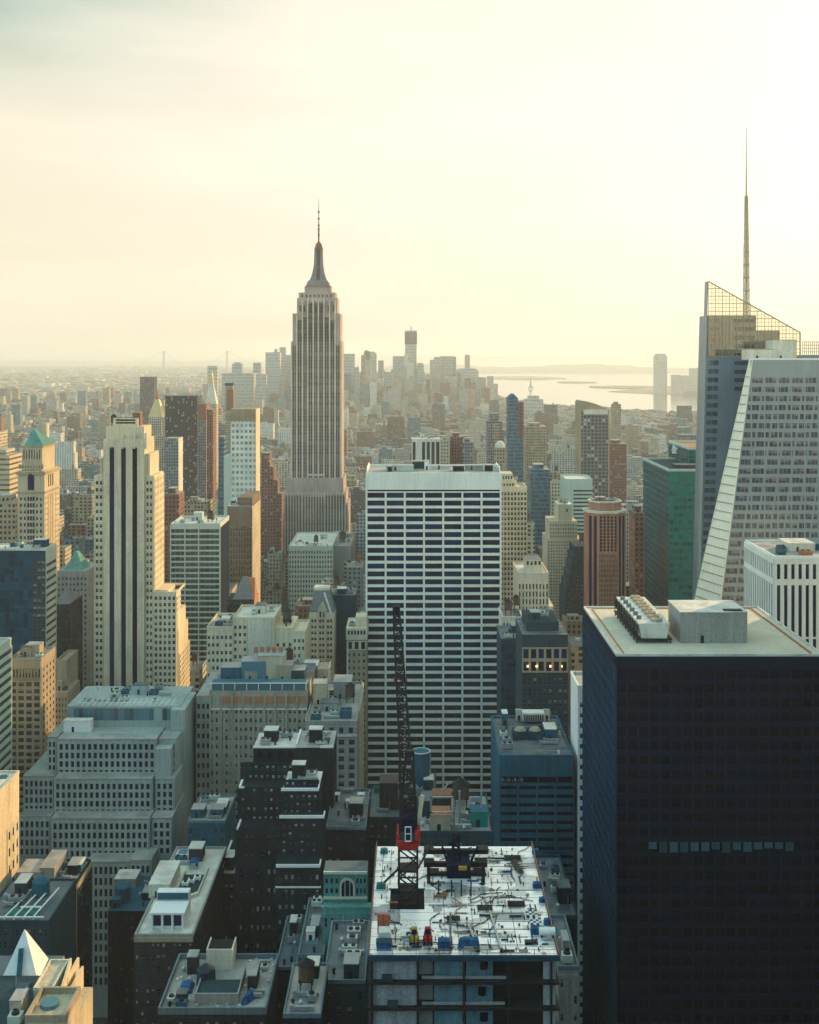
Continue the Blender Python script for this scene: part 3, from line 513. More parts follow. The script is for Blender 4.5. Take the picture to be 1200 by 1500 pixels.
# pink granite octagonal tower
Y = 700; z = Z(752, Y); x0, x1 = X(862, Y), X(920, Y); c = 6.5; d = 25
oct_ = lambda e: [(x0+c-e*.4, Y-e), (x1-c+e*.4, Y-e), (x1+e, Y+c-e*.4), (x1+e, Y+d-c), (x1-c, Y+d+e), (x0+c, Y+d+e), (x0-e, Y+d-c), (x0-e, Y+c-e*.4)]
B = Bld('office_tower', 'pink granite eight-sided tower with a drum-like crown, behind the black tower', 'skyscraper', 'pink_granite', 'the pink granite tower', see=880)
B.wall.loft(oct_(0), 0, oct_(0), z); BOXES.append((x0, x1, Y, Y+d, 0, z))
B.grid('N', x0+c, x1-c, 20, Z(811, Y), Y, 12, 40, fw=.55, fh=.72, d=.35, glass='dull_glass', pd=.7)
B.grid('N', x0+c, x1-c, Z(808, Y), z-1.5, Y, 5, 11, fw=.62, fh=.8, d=.35, glass='blue_glass', pd=.8)
B.slab(B.wall, 'N', x0+c, x1-c, Z(811, Y), Z(808, Y), Y, .75)
for k in range(2):                                      # window strips on the chamfers
    for (ax, ay), (bx, by) in (((x0, Y+c), (x0+c, Y)), ((x1-c, Y), (x1, Y+c))):
        f0, f1 = (.18, .42) if k == 0 else (.58, .82); w = B.part('window_strip', 'blue_glass'); nx, ny = (by-ay), -(bx-ax); L = math.hypot(nx, ny); nx, ny = nx/L*.08, ny/L*.08
        a = (ax+(bx-ax)*f0, ay+(by-ay)*f0); b = (ax+(bx-ax)*f1, ay+(by-ay)*f1); pl = [(a[0]+nx, a[1]+ny), (b[0]+nx, b[1]+ny), (b[0]-nx, b[1]-ny), (a[0]-nx, a[1]-ny)]; w.loft(pl, 30, pl, z-2)
lg = B.part('ledge', 'pale_stone'); lg.loft(oct_(.9), z-.2, oct_(.9), z+1.1)
cr = B.part('crown', 'pink_granite'); xm = (x0+x1)/2; zc = Z(737, Y+3)
inn = [(x0+4.2+(0 if i in (6,7) else 0), 0) for i in range(8)]
sh = lambda e: [(xm+(px-xm)*e, Y+d/2+(py-Y-d/2)*e) for px, py in oct_(0)]
cr.loft(sh(.78), z+1, sh(.78), zc); rim = B.part('crown_rim', 'pale_stone', cr); rim.loft(sh(.82), zc, sh(.82), zc+.9); B.part('crown_roof', 'tar_roof', cr).loft(sh(.70), zc+.85, sh(.70), zc+1.0)
B.bulk(xm-6, Y+9, zc+1, 6, 6, 1.6); B.unit(xm+2, Y+8, zc+1, 4, 4, 1.5)
B.done()
# blue office block with the mechanical roof
Y = 400; x0, x1 = X(732, Y), X(840, Y); z = Z(1110, Y); yb = YB(1052, z)
B = Bld('office_block', 'blue-grey office block with a machinery-covered roof, between white slab and black tower', 'office building', 'blue_metal', 'the blue-grey office block', see=1300)
B.mass(x0, x1, Y, yb, z, roof='tar_roof'); B.parapet(x0, x1, Y, yb, z, .9, .5)
B.slab(B.wall, 'N', x0, x1, Z(1137, Y), z-.05, Y, .5); 
B.part('louvre', 'black_glass').box(x0+.4, x1-.4, Y-.1, Y+.05, Z(1146, Y), Z(1137, Y)-.02)
for k in range(4): B.slab(B.wall, 'N', X(733+27.5*k, Y), X(734.5+27.5*k, Y), Z(1146, Y), Z(1137, Y), Y, .3)
B.grid('N', x0, X(815, Y)+6.2, 20, Z(1147, Y), Y, 4, 30, fw=.9, fh=.42, d=.35, glass='black_glass')
B.slab(B.wall, 'E', Y+.5, yb-.5, 30, z-1, x0, .12)
sg = B.part('sign', 'galvanised')                        # worn pale lettering strip under the louvre band: illegible strokes
for k in range(11): sg.box(x0+.6+k*.75, x0+.6+k*.75+.18+.3*(k % 3 == 0), Y-.2, Y-.05, Z(1144.5, Y), Z(1139.5+(k*7 % 3), Y))
tw = B.part('fan_bank', 'pale_roof'); tw.box(X(766, 436), X(798, 436), 436, 441, z+1.2, z+4.2)
for k in range(9): B.part('fin', 'dark_steel', tw).box(X(768+3.3*k, 436), X(769.6+3.3*k, 436), 435.6, 436.05, z+1.4, z+3.6)
for k, px in enumerate((752, 774)):
    ct = B.part('cooling_tower', 'dark_concrete'); ct.box(X(px, 418), X(px+20, 418), 418, 424, z, z+2.9); dm = B.part('fan_cowl', 'tan_brick', ct); dm.cyl(X(px+10, 421), 421, 2.2, z+2.9, 1.5, z+3.7, 14)
for px in (756, 797): B.bulk(X(px, 440), 440, z, 2.2, 2, 3.9, 'pale_stone')
ra = B.part('roof_rail', 'galvanised')
for yy in (404, 409, 430, 438, 443):
    ra.bar((x0+.6, yy, z+1.1), (x1-.6, yy, z+1.1), .12)
    for k in range(9): ra.bar((x0+.6+k*(x1-x0-1.2)/8, yy, z), (x0+.6+k*(x1-x0-1.2)/8, yy, z+1.1), .1)
for k in range(2): B.part('air_unit', 'yellow_paint' if k == 0 else 'white_paint').box(X(786+k*31, 403), X(788.5+k*31, 403), 402.3, 403.2, z+.1, z+1.6)
B.clutter(x0+14, x1-1, 411, 430, z, 7); B.clutter(x0+1, x0+6, 404, 440, z, 5)
B.done()
# dark block with lit lamps
Y = 470; x0, x1 = X(765, Y), X(832, Y); z = Z(930, Y)
B = Bld('office_block', 'dark stone block with glowing orange lamps between its piers, right of the white slab', 'office building', 'dark_concrete', 'the dark block with orange lamps', see=1045)
B.mass(x0, x1, Y, Y+30, z, roof='tar_roof'); B.mass(x0+2.5, x1-3, Y+6, Y+28, z+4.0)
B.grid('N', x0, x1, 20, Z(990, Y), Y, 9, 24, fw=.6, fh=.6, d=.3, glass='dull_glass'); B.grid('N', x0, x1, Z(985, Y), Z(948, Y), Y, 6, 2, fw=.7, fh=.75, d=.5, glass='blue_glass', m=B.part('pier_frame', 'tan_brick'))
for px in (773, 786, 806, 823): l = B.part('lamp', 'lamp_glow'); l.cyl(X(px, Y), Y-.8, .32 if px < 820 else .16, Z(976.5, Y), .32 if px < 820 else .16, Z(974, Y), 8)
for k in range(3): B.part('roof_light', 'pale_blind').box(X(782.5+10*k, Y+5.8), X(790+10*k, Y+5.8), Y+5.75, Y+6.05, Z(941, Y+5.8), Z(936, Y+5.8))
B.clutter(x0+4, x1-5, Y+8, Y+27, z+4, 6)
B.done()
Y = 512; x0, x1 = X(734, Y), X(770, Y); z = Z(936, Y)
B = Bld('office_block', 'flat dark teal glass wall block beside the right edge of the white slab', 'office building', 'dark_blue_metal', see=1040)
B.mass(x0, x1, Y, Y+26, z, roof='tar_roof'); B.grid('N', x0, x1, 20, z-2, Y, 8, 30, fw=.93, fh=.8, d=.12, glass='deep_teal_glass'); B.clutter(x0+1, x1-1, Y+1, Y+20, z, 4); B.done()
Y = 540; x0, x1 = X(736, Y), X(766, Y); z = Z(907, Y)
B = Bld('office_block', 'small cream block with a colonnaded top storey, right of the white slab', 'office building', 'pale_stone', see=930)
B.mass(x0, x1, Y, Y+22, z, roof='tar_roof'); B.grid('N', x0, x1, Z(930, Y), Z(911, Y), Y, 6, 2, fw=.5, fh=.7, d=.4, glass='blue_glass'); B.grid('N', x0, x1, 30, Z(934, Y), Y, 6, 22, fw=.5, fh=.6, d=.3); B.parapet(x0, x1, Y, Y+22, z, 1.2); B.tank(x0+3.5, Y+8, z, 1.9, 4, 3); B.tank(x0+8, Y+14, z, 1.7, 3.6, 4); B.done()
Y = 580; x0, x1 = X(759, Y), X(818, Y); z = Z(842, Y)
B = Bld('office_block', 'cream stone block stepping down to its right, below the tan striped tower', 'office building', 'limestone', 'the cream stepped block', see=925)
B.mass(x0, x0+15.5, Y, Y+30, z, roof='pale_roof'); B.mass(x0+15.5, x0+18, Y, Y+28, z-16); B.mass(x0+18, x1, Y, Y+26, z-26); B.mass(x0+4.5, x0+12.5, Y+6, Y+18, z+6.5, roof='tar_roof')
B.grid('N', x0, x0+15.5, 30, z-4, Y, 9, 30, fw=.42, fh=.7, d=.3, glass='dull_glass', pd=.45); B.grid('N', x0+15.5, x1, 30, z-28, Y, 3, 24, fw=.42, fh=.7, d=.3); B.grid('N', x0+4.5, x0+12.5, z+3.5, z+6.3, Y+6, 4, 1, fw=.6, fh=.7, d=.2)
B.parapet(x0, x0+15.5, Y, Y+30, z, 1.1); B.done()
Y = 720; x0, x1 = X(733, Y), X(772, Y); z = Z(716, Y)
B = Bld('apartment_tower', 'tan tower striped with pale vertical piers, rising behind the white slab', 'skyscraper', 'limestone', 'the tan striped tower', see=880)
B.mass(x0-6, x1, Y, Y+26, z); B.mass(x0-3, x1-6, Y+3, Y+22, z+4.5); B.mass(x0-2, x1-8.5, Y+5, Y+20, z+9)
B.grid('N', x0, x1, 30, z-1.5, Y, 8, 46, fw=.62, fh=.6, d=.3, glass='dull_glass', pd=.7)
for q, zz in ((3, 4.5), (5, 9)): B.grid('N', x0, x1-6-q/2, z+.6+(4 if q > 3 else 0), z+zz-.4, Y+q, 5, 1, fw=.6, fh=.5, d=.3)
B.parapet(x0-6, x1, Y, Y+26, z, 1.2); B.unit(x1-7.5, Y+8, z+4.5, 2.5, 3, 2.2); B.done()
Y = 860; x0, x1 = X(802, Y), X(852, Y)
B = Bld('office_tower', 'peach brick tower stepping in towards a plain square top, left of the pink granite tower', 'skyscraper', 'cream_brick', 'the peach stepped tower', see=895)
B.mass(x0, x1, Y, Y+34, Z(790, Y)); B.mass(x0+1.8, x1-3, Y+1.5, Y+30, Z(764, Y)); B.mass(x0+8.5, x1-6.5, Y+4, Y+24, Z(740, Y), roof='pale_roof')
B.grid('N', x0, x1, 30, Z(792, Y), Y, 13, 40, fw=.42, fh=.5, d=.25); B.grid('N', x0+1.8, x1-3, Z(789, Y), Z(767, Y), Y+1.5, 11, 4, fw=.42, fh=.5, d=.25); B.grid('N', x0+14, x0+16.5, Z(752, Y), Z(745, Y), Y+4, 1, 1, fw=.5, fh=.7, d=.15)
B.clutter(x0+9.5, x1-7.5, Y+5, Y+22, Z(740, Y), 4); B.done()
Y = 800; x0, x1 = X(828, Y), X(868, Y)
B = Bld('office_tower', 'dark ziggurat tower narrowing in many small steps, in front of the peach stepped tower', 'skyscraper', 'dark_concrete', see=895)
for k in range(6): B.mass(x0+k*1.5, x1, Y+k*1.4, Y+32, Z(868-13*k, Y)); B.grid('N', x0+k*1.5, x1, Z(868-13*(k-1), Y)+.2 if k else 30, Z(868-13*k, Y)-.6, Y+k*1.4, 9, 2 if k else 34, fw=.5, fh=.5, d=.2)
B.tank(x1-5, Y+16, Z(803, Y), 2, 4, 3); B.done()
Y = 1010; x0, x1 = X(829, Y), X(868, Y)
B = Bld('office_tower', 'pale green-white slab with horizontal window bands, behind the peach stepped tower', 'skyscraper', 'pale_green', see=780)
B.mass(x0, x1, Y, Y+40, Z(704, Y), roof='pale_roof'); B.slab(B.wall, 'N', x0, x0+6.5, 30, Z(704, Y)-.1, Y, .5)
B.grid('N', x0+6.5, x1, 60, Z(716, Y), Y, 1, 24, fw=.99, fh=.45, d=.4, glass='green_glass'); B.slab(B.wall, 'N', x0+6.5, x1, Z(716, Y), Z(704, Y)-.1, Y, .4); B.parapet(x0, x1, Y, Y+40, Z(704, Y), 1.5); B.done()
# dark tower with curved brown cap
Y = 1300; x0, x1 = X(850, Y), X(892, Y); z = Z(603, Y)
B = Bld('apartment_tower', 'dark gridded tower with a curved brown cap, alone against the river on the right', 'skyscraper', 'pat_darkgrid', 'the curved-cap tower', see=735)
B.mass(x0, x1, Y, Y+34, z); cp = B.part('cap', 'tan_brick'); n = 8; P0 = [(x0, Z(587, Y))]+[(x0+(x1-x0)*k/n, Z(587, Y)-(Z(587, Y)-Z(600, Y))*(k/n)**1.7) for k in range(1, n+1)]
for k in range(n): (xa, za), (xb, zb_) = P0[k], P0[k+1]; cp.loft([(xa, Y+1), (xb, Y+1), (xb, Y+33), (xa, Y+33)], z-2, [(xa, Y+1), (xb, Y+1), (xb, Y+33), (xa, Y+33)], [za, zb_, zb_, za])
bd = B.part('edge_strip', 'tan_brick'); bd.box(x0-.8, x0+1.2, Y-.5, Y+34.4, 20, Z(589, Y)); bd.box(x1-1, x1+.8, Y-.5, Y+34.4, 20, z-1)
bz = B.part('top_band', 'pale_stone'); bz.box(x0+4, x1-1.2, Y-.3, Y+.6, z-3, z+2.4); B.done()
def simple(name, label, cat, wall, Y, px0, px1, py, d, short=None, see=None, extra=None):
    B = Bld(name, label, cat, wall, short, see); x0, x1 = X(px0, Y), X(px1, Y); z = Z(py, Y); B.mass(x0, x1, Y, Y+d, z)
    if extra: extra(B, x0, x1, Y, z, d)
    return B.done()
def mech(B, x0, x1, Y, z, d): B.bulk(x0+(x1-x0)*.2, Y+d*.2, z, (x1-x0)*.5, d*.5, 4)
def blue_extra(B, x0, x1, Y, z, d):
    B.mass(x1, x1+6.0, Y+1, Y+d, Z(589, Y)); t_ = B.part('roof_peak', 'blue_metal'); xm = (x0+x1)/2; t_.rect(x0, x1, Y, Y+d, z, xm-1, xm+1, Y+6, Y+d-6, Z(577, Y))
    s_ = B.part('side_wing', 'pat_red'); s_.box(x1+.05, x1+6.2, Y+.9, Y+12, Z(640, Y), Z(589, Y)+.2)
simple('apartment_tower', 'slender blue glass tower with a small peaked top, in front of the river', 'skyscraper', 'pat_blue', 1260, 744, 759, 583, 22, 'the slender blue glass tower', 700, blue_extra)
def dk_extra(B, x0, x1, Y, z, d):
    B.mass(x0+4, x0+14, Y+1, Y+d-2, Z(606, Y)); p_ = B.part('light_panel', 'pat_tan'); p_.box(x0+8, x0+15, Y-.4, Y+.3, 60, z-2); B.mass(x1-3, x1+2, Y+2, Y+d, Z(630, Y))
simple('apartment_tower', 'brownish grey tower with a raised core, left of the slender blue glass tower', 'skyscraper', 'pat_grey', 1450, 714, 736, 617, 24, 'the brownish raised-core tower', 690, dk_extra)
def dome_extra(B, x0, x1, Y, z, d):
    m = B.part('dome', 'pale_stone'); xm, ym, r = (x0+x1)/2, Y+d/2, (x1-x0)*.48
    for k in range(5): a0, a1 = k*pi/10, (k+1)*pi/10; m.cyl(xm, ym, r*cos(a0), z+r*1.3*sin(a0), max(.1, r*cos(a1)), z+r*1.3*sin(a1), 14)
simple('apartment_tower', 'narrow tan tower with a rounded dome top, below the slender blue glass tower', 'skyscraper', 'pat_tan', 1150, 725, 741, 656, 12, None, 700, dome_extra)
def strip_extra(B, x0, x1, Y, z, d):
    for k in range(6):
        xx = x0+(x1-x0)*(.02+.98*k/6)
        if k not in (1,): B.part('window_strip', 'dull_glass').box(xx+.6, x0+(x1-x0)*(k+1)/6-.8, Y-.1, Y+.1, 50, z-3)
    B.clutter(x0+1, x1-1, Y+2, Y+d-2, z, 5)
simple('office_block', 'squat pale block with broad dark vertical window strips, directly above the white slab roof', 'office building', 'pale_stone', 1150, 603, 645, 643, 30, 'the squat dark-striped block', 684, strip_extra)
simple('apartment_tower', 'reddish brick slab with a grey upper part, right of the squat dark-striped block', 'apartment building', 'pat_red', 1250, 660, 678, 640, 24, None, 684, mech)
simple('apartment_tower', 'pale tan slab with fine windows between the squat dark-striped block and the reddish slab', 'apartment building', 'pat_stone', 1240, 646, 659, 645, 22, None, 684, mech)
simple('apartment_tower', 'thin greenish slab just right of the reddish brick slab', 'apartment building', 'pat_grey', 1235, 678, 694, 648, 22, None, 684, mech)
simple('apartment_tower', 'rust brown slab tower right behind the curved-cap tower', 'apartment building', 'pat_red', 1500, 893, 918, 650, 30, None, 735, mech)
simple('apartment_tower', 'slim grey tower with a flat top behind the curved-cap tower', 'apartment building', 'pat_tan', 2100, 898, 910, 592, 20, None, 640, mech)
simple('apartment_tower', 'narrow pinkish pier-fronted tower between the pink granite tower and the teal glass tower', 'office building', 'pat_red', 760, 930, 945, 752, 20, None, 850, mech)
simple('apartment_tower', 'orange-lit tan block right of the slender blue glass tower', 'apartment building', 'pat_tan', 1500, 770, 801, 625, 40, None, 690, mech)
simple('office_tower', 'low blue glass tower standing under the orange-lit tan block', 'office building', 'pat_blue', 1050, 778, 806, 688, 30, None, 760, mech)
# ------------------------------------------------------------------ left side towers
Y = 600
B = Bld('office_tower', 'tall cream stone tower with three long dark window slots up its front', 'skyscraper', 'limestone', 'the cream slotted tower', see=1030)
xa, xb, xc, xd = X(137, Y), X(152, Y), X(212, Y), X(225, Y); zt = Z(643, Y); zw = Z(683, Y)
B.mass(xb, xc, Y, Y+22, zt); B.mass(xb+.8, xc-.6, Y+1.2, Y+18, Z(625, Y)); B.mass(xb+4, xc-4.5, Y+4, Y+14, Z(613, Y), roof='tar_roof')
B.mass(xa, xb, Y+.8, Y+24.6, Z(697, Y)); B.mass(xa+3.2, xb, Y+1.2, Y+22, Z(671, Y)); B.mass(xc, xd, Y+.8, Y+24.6, Z(697, Y)); B.mass(xc, xd-2.2, Y+1.2, Y+22, Z(665, Y))
xe1, xe2 = X(258, Y), X(265, Y)
B.mass(xd, xe1, Y+.5, Y+12, Z(870, Y)); B.mass(xe1-7, xe1+.3, Y+2, Y+24, Z(900, Y)); B.mass(xe1-7, xe1+.6, Y+3, Y+29, Z(925, Y)); B.mass(xe1-7, xe1+.9, Y+4, Y+33, Z(960, Y))
B.mass(xd, X(245, Y), Y+3, Y+20, Z(866, Y)); 
gl = 2.5
for px in (164.5, 181.5, 198):
    xm = X(px, Y)
    w = B.part('window_slot', 'blue_glass'); w.box(xm-gl/2, xm+gl/2, Y-.02, Y+.2, 20, Z(658, Y)); w.cyl(xm, Y+.09, gl/2, Z(658, Y)-.02, gl/2*.5, Z(655, Y), 12)
edges = [xb]+[X(p, Y) for p in (161, 168, 177.8, 185, 194.4, 201.6)]+[xc]
for k in range(0, 8, 2): B.slab(B.wall, 'N', edges[k], edges[k+1], 20, zt-.3, Y, .9)
for k in range(4): B.part('fin', 'pale_stone').box(X(163+17*k if k else 157, Y)-.6, X(163+17*k if k else 157, Y)+.6, Y-1.1, Y+.6, Z(657, Y), Z(640-2*k, Y)) if k else None
B.slab(B.wall, 'N', xb, xc, Z(655, Y), zt-.1, Y, .85)
B.grid('N', xa+.6, xb-.5, 22, Z(702, Y), Y+.8, 2, 46, fw=.62, fh=.5, d=.35, glass='dull_glass'); B.grid('N', xc+.5, xd-.6, 22, Z(702, Y), Y+.8, 2, 46, fw=.62, fh=.5, d=.35)
for a, b in ((xa+3.9, xb-1.0), (xc+.8, xd-3.2)): B.part('window_strip', 'dull_glass').box(a+.4, b-.2, Y+1.1, Y+1.25, Z(697, Y)+1, Z(672, Y))
B.grid('N', xd, xe1, 22, Z(872, Y), Y+.5, 5, 34, fw=.55, fh=.55, d=.3); B.grid('W', Y+2, Y+24.6, Z(866, Y), Z(700, Y), xd, 6, 16, fw=.3, fh=.5, d=.25); B.grid('W', Y+1, Y+11.5, Z(900, Y)+.5, Z(872, Y)-1, xe1, 3, 3, fw=.4, fh=.5, d=.2)
B.grid('W', Y+4.5, Y+32, 30, Z(962, Y), xe1+.9, 7, 26, fw=.4, fh=.5, d=.15)
B.grid('N', xb+4, xc-4.5, Z(622, Y), Z(614, Y), Y+4, 1, 2, fw=.8, fh=.6, d=.25, glass='black_glass')
B.bulk(X(190, Y), Y+6, Z(625, Y), 4, 5, 7, 'red_brick'); B.tank(X(160, Y), Y+9, Z(625, Y), 1.6, 3, 2); B.parapet(xd, xe1, Y+.5, Y+24, Z(870, Y), 1.0)
B.done()
# stepped white-grid block in front of it
B = Bld('office_block', 'broad pale stepped block with rows of square windows and a blue glass penthouse', 'office building', 'cool_stone', 'the pale stepped block', see=1330)
def tier(Y, px0, px1, py0, py1, nc, d, nr=4, z0=None):
    x0, x1 = X(px0, Y), X(px1, Y); z1 = Z(py0, Y); zb = Z(py1, Y); B.mass(x0, x1, Y, Y+d, z1); 
    B.grid('N', x0+.5, x1-.5, zb, z1-1.3, Y, nc, nr, fw=.56, fh=.68, d=.4, glass='blue_glass'); B.part('ledge', 'grey_roof').box(x0, x1, Y-.3, Y+6, z1+.02, z1+.22)
tier(474, 84, 229, 1083, 1138, 17, 40); tier(466, 79, 223, 1141, 1196, 17, 20); tier(458, 75, 219, 1199, 1257, 17, 20); tier(450, 128, 190, 1262, 1445, 8, 20, 11); tier(448.5, 190, 222, 1260, 1440, 4, 18, 11)
tier(477.5, 69, 84, 1080, 1130, 2, 36); tier(470, 34, 80, 1137, 1190, 6, 30); tier(462, 27, 75, 1196, 1254, 6, 28)
tier(476, 233, 259, 1083, 1136, 3, 30); tier(468, 227, 256, 1141, 1193, 3, 30); tier(460, 222, 252, 1198, 1252, 3, 30)
x0, x1, Yp = X(97, 490), X(264, 490), 490; zp = Z(1035, Yp); B.mass(x0, x1, Yp, 520, zp)
gb = B.part('glass_band', 'skylight')
for a, b in ((108, 226), (238, 259)):
    n = int((b-a)/7)
    for k in range(n): gb.box(X(a+(b-a)*k/n, Yp), X(a+(b-a)*(k+.92)/n, Yp), Yp-.15, Yp+.1, Z(1055, Yp), Z(1038, Yp))
m = B.part('terrace_wall', 'white_paint'); 
for a, b in ((156, 182), (207, 230), (238, 262)): m.box(X(a, 486), X(b, 486), 486, 489, Z(1081, 486), Z(1073, 486))
B.bulk(X(93, 483), 483, Z(1083, 474), 11.5, 4, 4.6, 'white_paint', 'pale_roof'); m = B.part('door', 'black_glass')
for a, b in ((126, 130), (136, 142), (144, 155), (182, 187), (202, 206)): m.box(X(a, 485), X(b, 485), 484.9, 485.3, Z(1081, 485), Z(1073, 485))
rl = B.part('roof_rail', 'white_paint'); 
for k in range(18): xx = x0+4+k*(x1-x0-6)/18; rl.bar((xx, Yp+1, zp+.1), (xx+1.5, Yp+4, zp+2.0), .22); rl.bar((xx, Yp+1, zp+1.4), (xx+(x1-x0-6)/18, Yp+1, zp+1.4), .14)
B.clutter(x0+2, x1-2, Yp+5, 518, zp, 9)
B.slab(B.part('ledge', 'grey_roof'), 'N', X(128, 450), X(222, 450), Z(1259, 450)-.3, Z(1259, 450), 448.4, .3)
xs0 = X(256, 480); B.mass(xs0-3, X(271.5, 487), 486, 512, Z(1040, 486)); B.mass(xs0-6, xs0+.4, 470, 488, Z(1085, 480))
B.done()
# copper pyramid tower far left
Y = 700; x0, x1 = X(26, Y), X(65, Y); zt = Z(690, Y); yb = Y+30
B = Bld('office_tower', 'ornate tan tower with a green copper pyramid roof and sunlit right side, far left', 'skyscraper', 'cream_brick', 'the copper-roofed tower', see=800)
B.mass(x0, x1, Y, yb, zt); B.mass(x0+1.8, x1-2, Y+2, yb-3, Z(653, Y)); rf = B.part('roof', 'copper'); zr = Z(653, Y); xm = X(50, Y+14)
rf.rect(x0+3.5, x1-1.2, Y+1.6, yb-2.6, zr, xm-.6, xm+.6, Y+13, Y+16, Z(629, Y+14)); B.mass(X(60, Y+26), X(68, Y+26), Y+26, Y+32, Z(620, Y+26))
co = B.part('cornice', 'tan_brick'); co.box(x0-.9, x1+.9, Y-.9, yb+.9, zt-2.2, zt-.6); co.box(x0+1, x1-1.2, Y+1.2, yb-2, Z(653, Y)-1.2, Z(653, Y)-.1); co.box(x0-.6, x1+.6, Y-.6, yb+.6, Z(723, Y), Z(720, Y))
B.grid('N', x0+.8, x0+5.6, 40, Z(726, Y), Y, 2, 34, fw=.5, fh=.5, d=.3); B.grid('N', x1-5.6, x1-.8, 40, Z(726, Y), Y, 2, 34, fw=.5, fh=.5, d=.3)
B.grid('N', x0+5.8, x1-5.8, 40, Z(726, Y), Y, 3, 34, fw=.8, fh=.66, d=.3, glass='blue_glass'); w = B.part('arched_window', 'blue_glass'); w.box(x0+6.2, x1-6.2, Y-.3, Y+.1, Z(718, Y), Z(698, Y)); w.cyl((x0+x1)/2, Y-.1, (x1-x0)/2-6.2, Z(698, Y), 1.0, Z(694, Y), 10)
B.grid('N', x0+2.4, x1-2.6, Z(675, Y), Z(657, Y), Y+2, 7, 1, fw=.5, fh=.8, d=.3); B.grid('N', x0+.6, x1-.6, Z(687, Y), Z(680, Y), Y, 9, 1, fw=.4, fh=.6, d=.15)
for k in range(3): B.part('window_slot', 'tan_brick').box(x1-.02, x1+.15, Y+7+k*4.2, Y+9+k*4.2, 60, Z(726, Y)); B.part('window_slot', 'brown_brick').box(x1-.02, x1+.15, Y+7.5+k*4, Y+9+k*4, Z(715, Y), Z(697, Y))
B.grid('W', Y+1, Y+6, 60, Z(726, Y), x1, 2, 34, fw=.35, fh=.4, d=.15); B.grid('W', Y+21, yb-1, 60, Z(726, Y), x1, 3, 34, fw=.35, fh=.4, d=.15)
B.done()
Y = 580; x0, x1 = X(-20, Y), X(67, Y); z = Z(806, Y)
B = Bld('office_tower', 'dark teal glass tower with a zebra-striped sunlit side, below the copper-roofed tower', 'skyscraper', 'dark_blue_metal', 'the dark teal tower', see=945)
B.mass(x0, x1, Y, 597, z, roof='pale_roof'); B.parapet(x0, x1, Y, 597, z, .8, .5, 'pale_stone'); xm = X(48, Y)
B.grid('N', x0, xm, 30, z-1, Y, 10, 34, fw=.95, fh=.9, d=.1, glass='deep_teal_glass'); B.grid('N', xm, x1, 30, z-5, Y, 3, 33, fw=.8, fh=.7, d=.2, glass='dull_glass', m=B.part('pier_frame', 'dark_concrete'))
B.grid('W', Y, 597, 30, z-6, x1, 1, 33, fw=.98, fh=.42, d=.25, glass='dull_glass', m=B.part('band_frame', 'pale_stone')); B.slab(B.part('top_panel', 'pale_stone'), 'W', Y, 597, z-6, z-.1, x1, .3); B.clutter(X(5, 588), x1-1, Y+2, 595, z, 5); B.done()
Y = 520; x0, x1 = X(14, Y), X(60, Y); z = Z(968, Y)
B = Bld('office_block', 'tan block with a peach sunlit right side, below the dark teal tower', 'office building', 'tan_brick', 'the peach-sided tan block', see=1115)
B.mass(x0, x1, Y, 541, z, roof='grey_roof'); B.slab(B.wall, 'N', x0, x1, z-3.4, z-.1, Y, .5); B.grid('N', x0, x1, z-8, z-3.6, Y, 10, 1, fw=.55, fh=.85, d=.4, glass='dull_glass'); B.grid('N', x0, x1, 30, z-9, Y, 4, 26, fw=.72, fh=.6, d=.35, glass='dull_glass')
B.grid('W', Y+1, 540, 30, z-3, x1, 4, 27, fw=.4, fh=.45, d=.2); B.parapet(x0, x1, Y, 541, z, 1.1); B.bulk(x0+4.5, Y+8, z, 6.5, 6, 5); B.clutter(x0+1, x1-1, Y+2, Y+19, z, 5); B.done()
Y = 565; x0, x1 = X(82, Y), X(97, Y); z = Z(970, Y)
B = Bld('office_block', 'small tan block with an orange sunlit side, right of the peach-sided tan block', 'office building', 'tan_brick', see=1050)
B.mass(x0, x1, Y, 585, z); B.mass(x1, X(104, Y), Y-6, 580, z-13); B.mass(x0, x1, Y-6, Y, z-13); B.grid('W', Y, 580, 30, z-15, X(104, Y), 5, 22, fw=.4, fh=.4, d=.2); B.grid('N', x0, X(104, Y), 30, z-15, Y-6, 5, 22, fw=.45, fh=.5, d=.2); B.parapet(x0, x1, Y, 585, z, 1); B.clutter(x0+.5, X(103, Y), Y-5, Y-1, z-13, 2); B.done()
Xr = X(16.5, 500); B = Bld('office_block', 'greenish block with strip windows cut off by the left edge', 'office building', 'pale_green', see=1120)
B.mass(Xr-30, Xr, 430, 500, Z(937, 500), roof='grey_roof'); B.grid('W', 430, 500, 30, Z(945, 500), Xr, 1, 26, fw=.98, fh=.5, d=.4, glass='green_glass'); B.parapet(Xr-30, Xr, 430, 500, Z(937, 500), 1.0); B.done()
Xr = X(28, 400); z = Z(1132, 400); B = Bld('office_block', 'cream block with a blank sunlit wall and pale roof, cut off by the left edge', 'office building', 'limestone', 'the blank cream block', see=1320)
B.mass(Xr-26, Xr, 352, 400, z, roof='pale_roof'); B.grid('W', 388, 399.5, 20, Z(1195, 400), Xr, 3, 14, fw=.4, fh=.5, d=.2, glass='dull_glass'); B.parapet(Xr-26, Xr, 352, 400, z, .8); B.clutter(Xr-9, Xr-1, 372, 398, z, 5); B.done()
Y = 680; x0, x1 = X(84, Y), X(128, Y); z = Z(836, Y)
B = Bld('office_block', 'grey-white block with a teal pyramid roof, left of the cream slotted tower', 'office building', 'grey_concrete', see=900)
